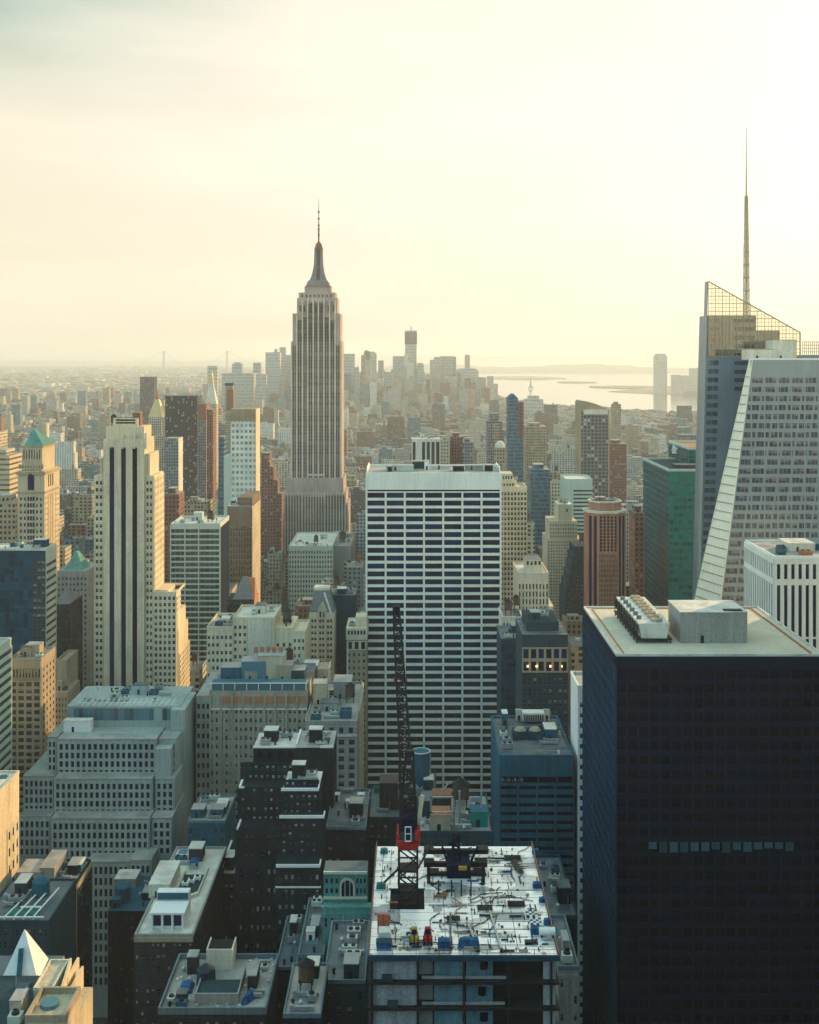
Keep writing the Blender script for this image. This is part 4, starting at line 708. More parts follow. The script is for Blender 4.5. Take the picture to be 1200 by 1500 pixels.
B.mass(x0, x1, Y, Y+20, z); B.part('roof', 'copper').rect(x0+3.5, x1-3, Y+2, Y+18, z, x0+8, x1-8.5, Y+8, Y+12, Z(808, Y+8)); B.grid('N', x0, x1, 30, z-3, Y, 8, 30, fw=.5, fh=.5, d=.3); B.slab(B.wall, 'N', x0, x1, z-3, z-.1, Y, .4); B.done()
Y = 645; x0, x1 = X(82, Y), X(104, Y); z = Z(885, Y)
B = Bld('office_block', 'brown brick block with a dark hipped roof, left of the cream slotted tower', 'office building', 'brown_brick', see=985)
B.mass(x0, x1, Y, Y+22, z); B.part('roof', 'slate_roof').rect(x0, x1-1, Y, Y+20, z, x0+2, x1-5, Y+8, Y+12, Z(868, Y)); B.grid('N', x0, x1, 30, z-2, Y, 5, 26, fw=.45, fh=.5, d=.25); B.grid('W', Y, Y+22, 30, z-2, x1, 5, 26, fw=.4, fh=.4, d=.2); B.done()
# green banded block
Y = 720; x0, x1 = X(250, Y), X(322, Y); z = Z(769, Y); yb = YB(757, z)
B = Bld('office_tower', 'green-tinted tower with pale horizontal bands and dark flank, right of the cream slotted tower', 'skyscraper', 'pale_green', 'the green banded tower', see=920)
B.mass(x0, x1, Y, yb, z, roof='pale_roof'); fr = B.part('band_frame', 'pale_green'); B.grid('N', x0, x1, 25, z-2, Y, 10, 36, fw=.985, fh=.68, d=.45, glass='green_glass', m=fr)
for a in (0, 21, 41, 72): B.slab(fr, 'N', X(250+a, Y)-.3, X(250+a, Y)+.4, 25, z-.3, Y, .7)
B.slab(B.part('shade_tinted_flank', 'bronze'), 'W', Y+.1, yb-.1, 25, z-2, x1, .3); B.parapet(x0, x1, Y, yb, z, 1.0); B.clutter(x0+2, x1-2, Y+3, yb-3, z, 5); B.tank(x1-8, Y+12, z, 2, 4, 2.5); B.done()  # shadow on the right side is put into the flank's dark colour
# brown tower with sunlit edge, pale gridded tower behind
Y = 800; x0, x1 = X(333, Y), X(369, Y); z = Z(729, Y)
B = Bld('office_tower', 'brownish stone tower with a bright sunlit right edge, right of the green banded tower', 'skyscraper', 'brownstone', 'the brown sunlit-edge tower', see=850)
B.mass(x0, x1, Y, 843, z-6, roof='pale_roof'); B.mass(x0+8, x1, Y+1.5, 841, z); B.grid('N', x0, x1, 30, Z(770, Y), Y, 9, 28, fw=.5, fh=.75, d=.3, glass='dull_glass', pd=.6); B.grid('N', x0+8, x1, z-20, z-3, Y+1.5, 7, 4, fw=.5, fh=.5, d=.25)
e_ = B.part('sun_tinted_flank', 'cream_brick'); B.grid('W', Y+.2, 842.8, 30, z-7, x1, 6, 34, fw=.3, fh=.4, d=.35, glass='dull_glass', m=e_); B.slab(e_, 'W', Y+.2, 842.8, 30, z-6.5, x1, .12); B.clutter(x0+1, x0+8, Y+3, 838, z-6, 4); B.done()  # cream flank: sunlight on the right side put into its colour
Y = 900; x0, x1 = X(338, Y), X(374, Y); z = Z(600, Y)
B = Bld('office_tower', 'pale gridded tower with a brown crown and sunlit right edge, left of the spired skyscraper', 'skyscraper', 'pat_white_grid', 'the pale gridded tower', see=725)
B.mass(x0, x1, Y, 924, z); cw = B.part('crown', 'tan_brick'); cw.box(x0-.3, x1+.3, Y-.3, 924.3, Z(616, Y), z+.4)
for k in range(7): cw.box(x0+k*(x1-x0-1)/6, x0+k*(x1-x0-1)/6+.9, Y-.9, Y, Z(618, Y), z+.8)
e_ = B.part('sun_tinted_flank', 'limestone'); e_.box(x1, x1+.5, Y, 924, 30, z+.3); lw = B.part('side_wing', 'pale_green'); lw.box(X(328, Y), x0, Y-.5, 920, 0, Z(668, Y)); B.done()  # flank slab's warmer colour imitates the sun on that side
Y = 665; x0, x1 = X(333, Y), X(372, Y); z = Z(878, Y)
B = Bld('office_block', 'brown block with a steep pyramid roof and orange lit side, below the brown sunlit-edge tower', 'office building', 'brown_brick', see=920)
B.mass(x0, x1, Y, Y+18, z); r_ = B.part('roof', 'slate_roof'); r_.rect(x0+3, x1-.4, Y, Y+18, z, x0+7.5, x1-5, Y+8, Y+10, Z(845, Y+9)); g_ = B.part('gable', 'terracotta'); g_.loft([(x1-4, Y+2), (x1+.2, Y+2), (x1+.2, Y+15), (x1-4, Y+15)], z-.5, [(x1-4.4, Y+8), (x1-.5, Y+8), (x1-.5, Y+9), (x1-4.4, Y+9)], Z(850, Y))
B.grid('N', x0, x1, 30, z-1, Y, 9, 26, fw=.45, fh=.5, d=.3, glass='dull_glass'); B.slab(B.part('sun_tinted_flank', 'terracotta'), 'W', Y, Y+18, 30, z-.2, x1, .2); B.done()  # orange flank colour stands in for low sun on the wall
# spired skyscraper
Y = 1290
B = Bld('skyscraper', 'tallest stone skyscraper with a stepped top, mooring mast and long antenna, at centre left', 'skyscraper', 'esb_stone', 'the spired skyscraper', see=778)
def lay(px0, px1, py, d0, d1, py0=None): B.mass(X(px0, Y), X(px1, Y), Y+d0, Y+d1, Z(py, Y), Z(py0, Y) if py0 else 0)
lay(413, 506, 722, -14, 60); lay(405, 415, 740, -8, 55); lay(506, 509.5, 738, -10, 55); lay(420, 503, 700, -3, 57); lay(426, 500.5, 500, 0, 44); lay(428.5, 498.5, 459, 1.5, 42, 520); lay(434.5, 494, 436, 4, 39, 480); lay(437, 491, 428, 6, 36, 450); lay(445, 484, 418, 10, 33, 440)
bays = [428.5, 434, 441, 446, 453, 460.5, 467.5, 475, 482, 486.5, 494, 499]
pr = B.part('pier', 'esb_pier')
for k, p in enumerate((427.2, 434.8, 443.2, 450.8, 459, 466.5, 474.6, 483, 491, 499)):
    tall = Z(500 if p < 430 or p > 497 else 462 if p < 436 or p > 492 else 440, Y); pr.box(X(p, Y)-.75, X(p, Y)+.75, Y-1.0, Y+5, Z(722, Y), tall)
for a, b, py in ((428.3, 433.9, 503), (435.8, 442.2, 466), (444.2, 449.9, 462), (451.8, 458, 441), (460, 465.6, 441), (467.5, 473.7, 441), (475.6, 482, 462), (484, 490, 466), (492, 497.9, 503)):
    n = 2
    for k in range(n): q0 = a+(b-a)*k/n+.5; q1 = a+(b-a)*(k+1)/n-.5; B.part('window_strip', 'esb_strip').box(X(q0, Y), X(q1, Y), Y-.12, Y+2.0, Z(718, Y), Z(py, Y)-2)
for a, b, yy, py in ((413.5, 442, -14, 722), (476, 505.5, -14, 722), (443, 475, -14, 724)):
    n = int((b-a)/3.9)
    for k in range(n): q0 = a+(b-a)*k/n; B.part('window_strip', 'esb_strip').box(X(q0+1.3, Y-14), X(q0+3.1, Y-14), Y-14.3, Y-13.9, 30, Z(py, Y-14)-3)
pw_ = B.part('podium_pier', 'esb_pier')
for a, b in ((413.2, 442), (476, 505.8), (443, 475)):
    n = int((b-a)/3.9)
    for k in range(n+1): q0 = a+(b-a)*k/n; pw_.box(X(q0, Y-14)-.5, X(q0, Y-14)+.5, Y-14.9, Y-13.9, 25, Z(721, Y-14))
bb = B.part('balcony_band', 'esb_pier'); bb.box(X(452, Y), X(474, Y), Y-.6, Y, Z(697, Y), Z(694, Y))
for a in (451, 457.5, 463, 468.5, 474): bb.box(X(a, Y)-1.0, X(a, Y)+1.0, Y+3.5, Y+6, Z(447, Y), Z(437, Y))
wn_ = B.part('crown_windows', 'dull_glass')
for k in range(8): wn_.box(X(441+6*k, Y), X(443.5+6*k, Y), Y+5.8, Y+6.1, Z(435, Y), Z(431, Y))
for a in (438, 443, 480, 487): wn_.box(X(a, Y), X(a+3.5, Y), Y+3.8, Y+4.1, Z(456, Y), Z(447, Y))
mm = B.part('mooring_mast', 'mast_metal'); xm, ym = X(464.8, Y), Y+21
sq = lambda w: [(xm-w, ym-w), (xm+w, ym-w), (xm+w, ym+w), (xm-w, ym+w)]
prof = [(418, 13.5), (411, 11.5), (409, 9.5), (404, 8.0), (396, 6.4), (386, 5.2), (372, 4.7), (364, 4.6)]
for (pa, wa), (pb, wb) in zip(prof, prof[1:]): mm.loft(sq(wa), Z(pa, Y)-.1, sq(wb), Z(pb, Y))
ms = B.part('mast_window', 'brown_debris', mm); wm_ = [(409, 9.7), (404, 8.2), (396, 6.6), (386, 5.4), (372, 4.9), (363, 4.8)]
for (pa, wa), (pb, wb) in zip(wm_, wm_[1:]): ms.loft([(xm-2, ym-wa), (xm+2, ym-wa), (xm+2, ym), (xm-2, ym)], Z(pa, Y), [(xm-1.9, ym-wb), (xm+1.9, ym-wb), (xm+1.9, ym), (xm-1.9, ym)], Z(pb, Y))
dm = B.part('mast_dome', 'red_brick', mm); dm.cyl(xm, ym, 5.0, Z(364, Y), 5.0, Z(360.5, Y), 16); dm.cyl(xm, ym, 4.2, Z(360.5, Y), 3.6, Z(356, Y), 16); dm.cyl(xm, ym, 4.0, Z(356, Y), 1.2, Z(351.5, Y), 16)
an = B.part('antenna', 'dark_steel'); an.cyl(xm, ym, .9, Z(352, Y), .7, Z(330, Y), 8); an.cyl(xm, ym, .55, Z(330, Y), .42, Z(307, Y), 8); an.cyl(xm, ym, .4, Z(307, Y), .15, Z(287, Y), 8)
for p in (342, 334, 328, 318, 308): an.cyl(xm, ym, 1.3, Z(p, Y), 1.3, Z(p-2, Y), 8)
B.done()
def palefl(B, x0, x1, Y, z, d):
    B.part('roof', 'pale_roof').box(x0+.3, x1-.3, Y+.3, Y+d-.3, z-.2, z+.15); B.parapet(x0, x1, Y, Y+d, z, 1.4, .6); B.grid('N', x0, x1, 20, z-2, Y, 16, 16, fw=.5, fh=.6, d=.3); B.clutter(x0+3, x1-3, Y+4, Y+d-4, z, 7, 1)
simple('office_block', 'broad low block with a pale green flat roof at the foot of the spired skyscraper', 'office building', 'pale_green', 1010, 423, 487, 802, 80, 'the pale-roofed broad block', 815, palefl)
simple('office_block', 'grey block with a flat roof and dark tank, right of the pale-roofed broad block', 'office building', 'grey_concrete', 1030, 487, 514, 800, 60, None, 815, lambda B, x0, x1, Y, z, d: [B.tank(x0+8, Y+20, z, 3, 5, 4), B.clutter(x0+1, x1-1, Y+2, Y+d-2, z, 5)])
# tall slabs between the cream tower and the spired one
simple('office_tower', 'plain near-black slab tower right of the gold-roofed tower', 'skyscraper', 'pat_dark_slab', 1650, 242, 289, 580, 35, 'the near-black slab', 700)
def gold(B, x0, x1, Y, z, d):
    B.mass(x0-6, x0+.5, Y+2, Y+d-2, Z(700, Y)); B.mass(x1-.5, x1+6, Y+2, Y+d-2, Z(640, Y)); r = B.part('roof', 'gold_leaf'); xm = (x0+x1)/2+1; r.rect(x0, x1+2, Y, Y+d, z, xm-3, xm+3, Y+d/2-3, Y+d/2+3, Z(585, Y)); s_ = B.part('lantern', 'terracotta', r); s_.cyl(xm, Y+d/2, 3.6, Z(587, Y), 3.0, Z(580, Y), 8); s_.cyl(xm, Y+d/2, 3, Z(580, Y), .2, Z(573, Y), 8)
simple('office_tower', 'stone tower with a gold pyramid roof behind the cream slotted tower', 'skyscraper', 'pat_stone', 1750, 217, 237, 611, 24, 'the gold-roofed tower', 690, gold)
def clockt(B, x0, x1, Y, z, d):
    r = B.part('roof', 'pale_stone'); xm = (x0+x1)/2; r.rect(x0, x1, Y, Y+d, z, xm-3, xm+3, Y+d/2-3, Y+d/2+3, Z(562, Y)); l = B.part('lantern', 'gold_leaf', r); l.cyl(xm, Y+d/2, 4, Z(562, Y), 3.4, Z(552, Y), 8); l.cyl(xm, Y+d/2, 3, Z(552, Y), .3, Z(543, Y), 8)
simple('office_tower', 'slim stone tower with a pointed spire and small gold lantern, left of the spired skyscraper', 'skyscraper', 'pat_stone', 1900, 300, 317, 592, 20, 'the pointed stone tower', 700, clockt)
simple('apartment_tower', 'grey slab with a rusty top right of the near-black slab', 'apartment building', 'pat_grey', 1450, 290, 302, 592, 26, None, 720, lambda B, x0, x1, Y, z, d: B.part('top_panel', 'red_brick').box(x0-.2, x1+.2, Y-.2, Y+d+.2, Z(615, Y), z+.3))
simple('apartment_tower', 'dark red slab just left of the pointed stone tower', 'apartment building', 'pat_red', 1400, 303, 312, 600, 24, None, 730)
def slim(B, x0, x1, Y, z, d): B.part('top_panel', 'red_brick').box(x0+3, x1+1, Y-.4, Y+d, Z(600, Y), Z(570, Y)); B.part('cap', 'dark_blue_metal').box(x0-.6, x1+.8, Y-.6, Y+d+.4, z-3, z+1)
simple('apartment_tower', 'slender dark-capped glass tower behind the pale gridded tower', 'apartment building', 'pat_tan', 1850, 330, 341, 562, 12, None, 600, slim)
simple('apartment_tower', 'grey-green block in front of the near-black slab', 'apartment building', 'pat_grey', 1300, 241, 261, 642, 24, None, 690, lambda B, x0, x1, Y, z, d: B.part('sun_tinted_flank', 'pale_stone').box(x1, x1+.6, Y, Y+d, 0, z))  # pale flank: the sunlit side is painted lighter than the walls
simple('office_block', 'teal-grey glass block tucked left of the pale gridded tower', 'office building', 'pat_blue', 1000, 320, 328, 640, 20, None, 720)
def stepr(B, x0, x1, Y, z, d):
    for k in range(3): B.mass(x1+k*4, x1+k*4+4, Y+k*2, Y+d, z-14*(k+1))
simple('apartment_tower', 'red brick apartment tower stepping down to the right, left of the spired skyscraper', 'apartment building', 'pat_red', 1180, 383, 395, 664, 24, None, 770, stepr)
simple('apartment_tower', 'red brick slab low behind the green banded tower', 'apartment building', 'pat_red', 900, 240, 262, 724, 22, None, 760, mech)
simple('apartment_tower', 'distant dark grey slab standing alone left of the gold-roofed tower top', 'apartment building', 'pat_dark_slab', 3300, 205, 226, 552, 40, 'the lone grey slab', 580)
simple('office_block', 'sunlit buff slab beside the left edge, left of the copper-roofed tower', 'office building', 'pat_tan', 760, -12, 22, 736, 22, None, 800, mech)
simple('apartment_tower', 'buff slab tower with fine horizontal bands at the left edge, behind the copper-roofed tower', 'apartment building', 'pat_buff', 900, -20, 14, 668, 40, None, 730, mech)
# ------------------------------------------------------------------ cluster left of the white slab
Y = 565
B = Bld('office_block', 'cream block with a blank pale wall in its middle, above the pergola-roofed hotel', 'office building', 'limestone', 'the blank-walled cream block', see=1000)
x0, xa, xb, x1 = X(303, Y), X(341, Y), X(402, Y), X(447, Y)
B.mass(x0, xa, Y, Y+30, Z(922, Y), roof='grey_roof'); B.mass(xa, xb, Y+1, Y+30, Z(908, Y), roof='pale_roof'); B.mass(xb, xb+9, Y+2, Y+28, Z(921, Y)); B.mass(xb+9, x1, Y+1, Y+26, Z(928, Y))
B.grid('N', x0, xa, 40, Z(928, Y), Y, 6, 22, fw=.55, fh=.45, d=.25, skip=.1); B.grid('N', xa, xa+7, 40, Z(914, Y), Y+1, 3, 24, fw=.5, fh=.45, d=.2, skip=.15); B.slab(B.part('blank_wall', 'pale_stone'), 'N', xa+7.4, xb-2, Z(968, Y), Z(909, Y), Y+1, .3)
B.grid('N', xb+9, x1, 40, Z(934, Y), Y+1, 3, 22, fw=.45, fh=.45, d=.25, skip=.2); B.grid('N', xb, xb+9, 40, Z(940, Y), Y+2, 3, 20, fw=.4, fh=.45, d=.2, skip=.3)
B.parapet(x0, xa, Y, Y+30, Z(922, Y), 1.4); B.parapet(xa, xb, Y+1, Y+30, Z(908, Y), 1.0); B.parapet(xb+9, x1, Y+1, Y+26, Z(928, Y), 1.0); B.clutter(xa+1, xb-1, Y+8, Y+28, Z(908, Y), 3); B.clutter(x0+1, xa-1, Y+3, Y+28, Z(922, Y), 3); B.clutter(xb+1, xb+8, Y+4, Y+26, Z(921, Y), 4, 1); B.done()
Y = 500; x0, x1 = X(307, Y), X(450, Y); z = Z(1012, Y)
B = Bld('hotel', 'wide tan brick hotel with many small paired windows and a blue-roofed pergola along its top', 'hotel', 'hotel_brick', 'the pergola-roofed hotel', see=1170)
B.mass(x0, x1, Y, Y+45, z, roof='tar_roof'); B.mass(X(286, Y), x0, Y+2.5, Y+40, Z(1022, Y), roof='grey_roof')
n = 9
for k in range(n): B.slab(B.wall, 'N', x0+k*(x1-x0)/n, x0+(k+.18)*(x1-x0)/n, 30, z-2, Y, .8)
B.grid('N', x0, x1, 22, z-7, Y, 20, 22, fw=.44, fh=.46, d=.28, glass='blind_glass', skip=.04); B.slab(B.wall, 'N', x0, x1, z-7, z-.1, Y, .3); B.slab(B.part('cornice', 'terracotta'), 'N', x0+4.5, x1-.5, z-5.2, z-2.2, Y+.01, .55)
B.slab(B.part('cornice', 'pale_stone'), 'N', x0, x1, z-8.2, z-7.5, Y, .7); B.grid('N', X(286, Y), x0, 22, Z(1030, Y), Y+2.5, 3, 20, fw=.55, fh=.5, d=.25, glass='blue_glass')
pg = B.part('pergola', 'white_paint'); pr = B.part('pergola_roof', 'blue_metal', pg)
for k in range(9): a = x0+.6+k*(x1-x0-1.2)/8; pg.box(a-.15, a+.15, Y+.5, Y+.8, z, z+3.0); pg.box(a-.12, a+.12, Y+.8, Y+7, z+2.8, z+3.0)
pg.box(x0+.3, x1-.3, Y+.5, Y+.8, z+3.0, z+3.3); pr.box(x0+.6, x1-.6, Y+.9, Y+7, z+3.02, z+3.2); B.part('glazing', 'skylight', pg).box(x0+.8, x1-.8, Y+1.2, Y+1.3, z+.2, z+2.6)
for px, w, h, mt in ((322, 9, 6, 'blue_metal'), (352, 11, 8.5, 'skylight'), (376, 12, 11, 'cream_brick'), (404, 7, 7, 'tan_brick'), (426, 6, 5, 'dark_concrete')): B.bulk(X(px, Y+12), Y+12+w*.3, z, w, 9, h, mt)
for k in range(5): B.part('roof_frame', 'terracotta').box(X(372+9*k, Y+22), X(378+9*k, Y+22), Y+21.5, Y+22.5, z+10.9, z+13.5)
B.tank(X(418, Y+15), Y+30, z, 2, 4, 6); B.clutter(x0+1, x1-1, Y+8, Y+43, z, 8); B.done()
Y = 480; x0, x1 = X(447, Y), X(523, Y); z = Z(1060, Y); yb = YB(1002, z)
B = Bld('office_block', 'grey stone block with a cluttered green-grey roof, between the pergola-roofed hotel and the white slab', 'office building', 'grey_concrete', 'the cluttered-roof grey block', see=1170)
B.mass(x0, x1, Y, yb, z, roof='grey_roof'); B.parapet(x0, x1, Y, yb, z, 1.2); B.grid('N', x0+1, x1-.5, Z(1075, Y), z-1.2, Y, 5, 1, fw=.45, fh=.75, d=.4, glass='blue_glass'); B.slab(B.part('cornice', 'pale_stone'), 'N', x0, x1, Z(1078.5, Y), Z(1075.5, Y), Y, .8)
B.grid('N', x0, x1, 30, Z(1081, Y), Y, 5, 20, fw=.55, fh=.62, d=.35, glass='dull_glass', pd=.7); B.part('sun_tinted_flank', 'cream_brick').box(x1, x1+.5, Y+14, yb, 30, z+.8); B.bulk(x0+9.5, Y+34, z, 8, 12, 7.5, 'grey_concrete'); B.bulk(x0+1, Y+26, z, 6, 8, 9, 'cream_brick')  # flank coloured cream to imitate sunlight on a grey block
B.unit(x0+14, Y+6, z, 5, 6, 3.4, 'blue_metal', 2); B.clutter(x0+1, x1-1, Y+2, yb-12, z, 10, 1); B.done()
Y = 540; x0, x1 = X(465, Y), X(481, Y); z = Z(980, Y)
B = Bld('office_block', 'small cream block with one window and sunlit right edge, below the gothic gabled tower', 'office building', 'tan_brick', see=1010)
B.mass(x0, x1, Y, Y+12, z); B.mass(X(443, Y), x0, Y+3, Y+14, Z(978, Y), roof='pale_roof'); B.part('sun_tinted_flank', 'limestone').box(x1, x1+.6, Y, Y+12, 20, z+.6); B.grid('N', x0+2.6, x0+4.2, Z(997, Y), Z(990, Y), Y, 1, 1, fw=.6, fh=.8, d=.15); B.done()  # right edge has the sunlight painted in as a paler colour
Y = 630; x0, x1 = X(453, Y), X(490, Y); z = Z(897, Y)
B = Bld('office_tower', 'narrow cream gothic tower with a pointed gable, left of the white slab', 'office building', 'limestone', 'the gothic gabled tower', see=980)
B.mass(x0, x1, Y, Y+22, z); zr = Z(868, Y); B.part('roof', 'slate_roof').rect(x0, x1, Y, Y+22, z, x0+2.4, x1-3.5, Y+7, Y+15, zr); gm = B.part('gable', 'cream_brick'); xm = X(472, Y)
gm.loft([(xm-2.4, Y-.5), (xm+2.4, Y-.5), (xm+2.4, Y+4), (xm-2.4, Y+4)], z-1, [(xm-2.3, Y-.5), (xm+2.3, Y-.5), (xm+2.3, Y+4), (xm-2.3, Y+4)], z+1.5); gm.loft([(xm-2.4, Y-.5), (xm+2.4, Y-.5), (xm+2.4, Y+4), (xm-2.4, Y+4)], z+1.5, [(xm-.3, Y-.5), (xm+.3, Y-.5), (xm+.3, Y+4), (xm-.3, Y+4)], z+5.2)
B.part('cornice', 'pale_stone').bar((X(474, Y), Y+5, zr-1), (X(485, Y), Y-.2, z-.5), .8); B.grid('N', xm-1.8, xm+1.8, z-3, z+1, Y-.45, 2, 1, fw=.6, fh=.8, d=.15)
for k in range(3): B.grid('N', x0+1+k*4.3, x0+4.2+k*4.3, 30, z-3, Y, 2, 26, fw=.7, fh=.5, d=.3, glass='dull_glass')
for k in range(4): B.slab(B.wall, 'N', x0-.2+k*4.35, x0+.8+k*4.35, 30, z-1.5, Y, .7)
B.part('roof_rail', 'pale_stone').box(x0+2, x1-3.2, Y+6.5, Y+15.5, zr-.2, zr+1.2); B.done()
Y = 645; x0, x1 = X(490, Y), X(508, Y)
B = Bld('office_block', 'dark teal slab in the shaded gap between the gothic gabled tower and the white slab', 'office building', 'dark_blue_metal', see=1000)
B.mass(x0-3, x1+5, Y, Y+20, Z(872, Y), roof='tar_roof'); B.grid('N', x0-3, x1+5, 30, Z(874, Y), Y, 7, 28, fw=.7, fh=.5, d=.15, glass='deep_teal_glass', skip=.5); B.clutter(x0-2, x1+4, Y+2, Y+18, Z(872, Y), 4, 1); B.done()
Y = 600; x0, x1 = X(508, Y), X(537, Y); z = Z(930, Y)
B = Bld('office_block', 'tan block with an arcaded cream attic, against the left edge of the white slab', 'office building', 'tan_brick', 'the arcaded attic block', see=1000)
B.mass(x0, x1, Y, Y+24, z, roof='tar_roof'); at_ = B.part('attic', 'limestone'); at_.box(x0-.4, x1+.3, Y-.6, Y+24.2, Z(937, Y), Z(921, Y)+.3); at_.box(x0+4.5, x1, Y+2, Y+12, z, Z(905, Y))
for k in range(6): B.part('arched_window', 'blue_glass').box(x0+.6+k*1.65, x0+1.6+k*1.65, Y-.7, Y-.5, Z(929, Y), Z(923.5, Y))
B.grid('N', x0, x1, Z(952, Y), Z(939, Y), Y, 3, 1, fw=.6, fh=.8, d=.35, glass='blue_glass', m=at_); B.grid('N', x0, x1, 30, Z(954, Y), Y, 4, 22, fw=.4, fh=.5, d=.3, glass='dull_glass'); B.slab(B.part('edge_strip', 'pale_stone'), 'N', x0, x0+.9, 30, Z(939, Y), Y, .5); B.unit(x0+1, Y+4, Z(921, Y)+.3, 3, 3, 1.8); B.clutter(x0+5, x1-.5, Y+13, Y+23, Z(921, Y)+.3, 3); B.done()
# ------------------------------------------------------------------ shaded foreground, left and middle
Y = 405; x0, x1 = X(356, Y), X(447, Y); z = Z(1096, Y); yb = YB(1082, z)
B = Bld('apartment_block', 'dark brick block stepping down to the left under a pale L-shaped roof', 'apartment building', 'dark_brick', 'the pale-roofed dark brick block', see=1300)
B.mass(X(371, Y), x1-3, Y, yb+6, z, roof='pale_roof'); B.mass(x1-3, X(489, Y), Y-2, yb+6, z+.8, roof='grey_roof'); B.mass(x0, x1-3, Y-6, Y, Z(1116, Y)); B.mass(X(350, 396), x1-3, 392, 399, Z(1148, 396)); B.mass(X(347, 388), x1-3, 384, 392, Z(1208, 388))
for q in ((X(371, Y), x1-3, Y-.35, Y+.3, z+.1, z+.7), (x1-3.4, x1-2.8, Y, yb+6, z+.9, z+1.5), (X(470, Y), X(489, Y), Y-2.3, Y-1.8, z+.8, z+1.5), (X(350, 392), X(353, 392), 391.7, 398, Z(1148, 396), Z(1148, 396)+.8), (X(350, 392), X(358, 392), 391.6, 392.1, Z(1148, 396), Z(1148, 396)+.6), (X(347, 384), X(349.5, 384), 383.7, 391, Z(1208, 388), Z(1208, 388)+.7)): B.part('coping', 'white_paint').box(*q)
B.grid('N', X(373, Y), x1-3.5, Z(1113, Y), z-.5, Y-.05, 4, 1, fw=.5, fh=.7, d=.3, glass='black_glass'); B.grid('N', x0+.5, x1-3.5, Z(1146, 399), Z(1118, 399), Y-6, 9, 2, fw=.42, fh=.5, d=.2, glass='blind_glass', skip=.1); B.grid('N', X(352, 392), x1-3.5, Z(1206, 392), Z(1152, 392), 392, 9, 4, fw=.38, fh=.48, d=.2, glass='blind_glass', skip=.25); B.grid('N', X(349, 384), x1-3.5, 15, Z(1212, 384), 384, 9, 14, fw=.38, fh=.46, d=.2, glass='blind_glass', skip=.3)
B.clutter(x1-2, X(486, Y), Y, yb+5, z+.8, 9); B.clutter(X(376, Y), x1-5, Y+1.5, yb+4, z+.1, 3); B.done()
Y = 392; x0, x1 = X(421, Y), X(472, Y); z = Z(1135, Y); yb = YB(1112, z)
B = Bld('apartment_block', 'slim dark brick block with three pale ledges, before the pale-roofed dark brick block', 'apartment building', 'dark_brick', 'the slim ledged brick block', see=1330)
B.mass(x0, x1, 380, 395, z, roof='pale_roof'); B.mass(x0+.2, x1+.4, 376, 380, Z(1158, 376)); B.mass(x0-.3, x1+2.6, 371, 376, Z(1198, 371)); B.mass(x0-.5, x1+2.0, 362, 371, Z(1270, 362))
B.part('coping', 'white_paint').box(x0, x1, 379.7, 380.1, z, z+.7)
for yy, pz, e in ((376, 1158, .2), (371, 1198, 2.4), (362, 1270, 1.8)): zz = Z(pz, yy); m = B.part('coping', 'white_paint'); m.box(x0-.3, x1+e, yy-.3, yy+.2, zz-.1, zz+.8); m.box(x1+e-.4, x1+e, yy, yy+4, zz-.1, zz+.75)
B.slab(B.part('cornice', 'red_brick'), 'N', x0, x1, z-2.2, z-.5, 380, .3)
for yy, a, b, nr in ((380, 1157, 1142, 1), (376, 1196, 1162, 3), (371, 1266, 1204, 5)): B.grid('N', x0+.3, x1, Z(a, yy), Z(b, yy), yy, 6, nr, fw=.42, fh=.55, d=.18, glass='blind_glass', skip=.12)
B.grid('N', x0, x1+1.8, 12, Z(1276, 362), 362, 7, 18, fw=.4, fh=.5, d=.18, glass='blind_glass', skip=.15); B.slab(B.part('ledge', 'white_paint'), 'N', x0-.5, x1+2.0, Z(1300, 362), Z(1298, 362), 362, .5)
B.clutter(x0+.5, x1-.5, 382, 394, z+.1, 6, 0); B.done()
Y = 335; x0, x1 = X(474, Y), X(538, Y); z = Z(1279, Y)
B = Bld('church_hall', 'green-fronted hall with a large arched window, low left of the construction site', 'hall', 'green_tile', 'the green-fronted hall', see=1345)
B.mass(x0, x1, Y, Y+8, z, roof='tar_roof'); xm = X(509, Y); wf = B.part('window_frame', 'pale_green')
B.grid('N', x0+.2, xm-2.4, Z(1312, Y), Z(1283, Y), Y, 3, 2, fw=.5, fh=.5, d=.2, glass='blue_glass'); B.grid('N', xm+2.4, x1-.2, Z(1312, Y), Z(1283, Y), Y, 3, 2, fw=.5, fh=.5, d=.2, glass='blue_glass')
for k in range(9):
    a0, a1 = pi*k/9, pi*(k+1)/9; zc = Z(1298, Y); wf.bar((xm+2.0*cos(a0), Y-.3, zc+2.2*sin(a0)), (xm+2.0*cos(a1), Y-.3, zc+2.2*sin(a1)), .6)
for s in (-1, 1): wf.box(xm+2.0*s-.3, xm+2.0*s+.3, Y-.6, Y, Z(1313, Y), Z(1298, Y))
for q in (-.7, .7): wf.box(xm+q-.1, xm+q+.1, Y-.3, Y, Z(1313, Y), Z(1290, Y))
g_ = B.part('arched_window', 'blue_glass', wf); n = 10; ap = [(xm+1.9*cos(pi*k/n), Z(1298, Y)+2.0*sin(pi*k/n)) for k in range(n+1)]+[(xm-1.9, Z(1313, Y)), (xm+1.9, Z(1313, Y))]
i = len(g_.v); g_.v += [(a, Y-.12, b) for a, b in ap]; g_.f.append(tuple(range(i, i+len(ap)))[::-1]); g_.mi.append(0)
B.part('ledge', 'pale_green').box(x0, x1, Y-.7, Y, Z(1316, Y), Z(1313, Y)); B.part('ledge', 'pale_green').box(x0, x1, Y-.5, Y+.2, z-.2, z+.5); B.mass(x0, x1+2, Y-3, Y, Z(1322, Y)); B.grid('N', x0, x1+2, 10, Z(1330, Y), Y-3, 8, 16, fw=.4, fh=.5, d=.3, glass='blind_glass', skip=.3); B.done()
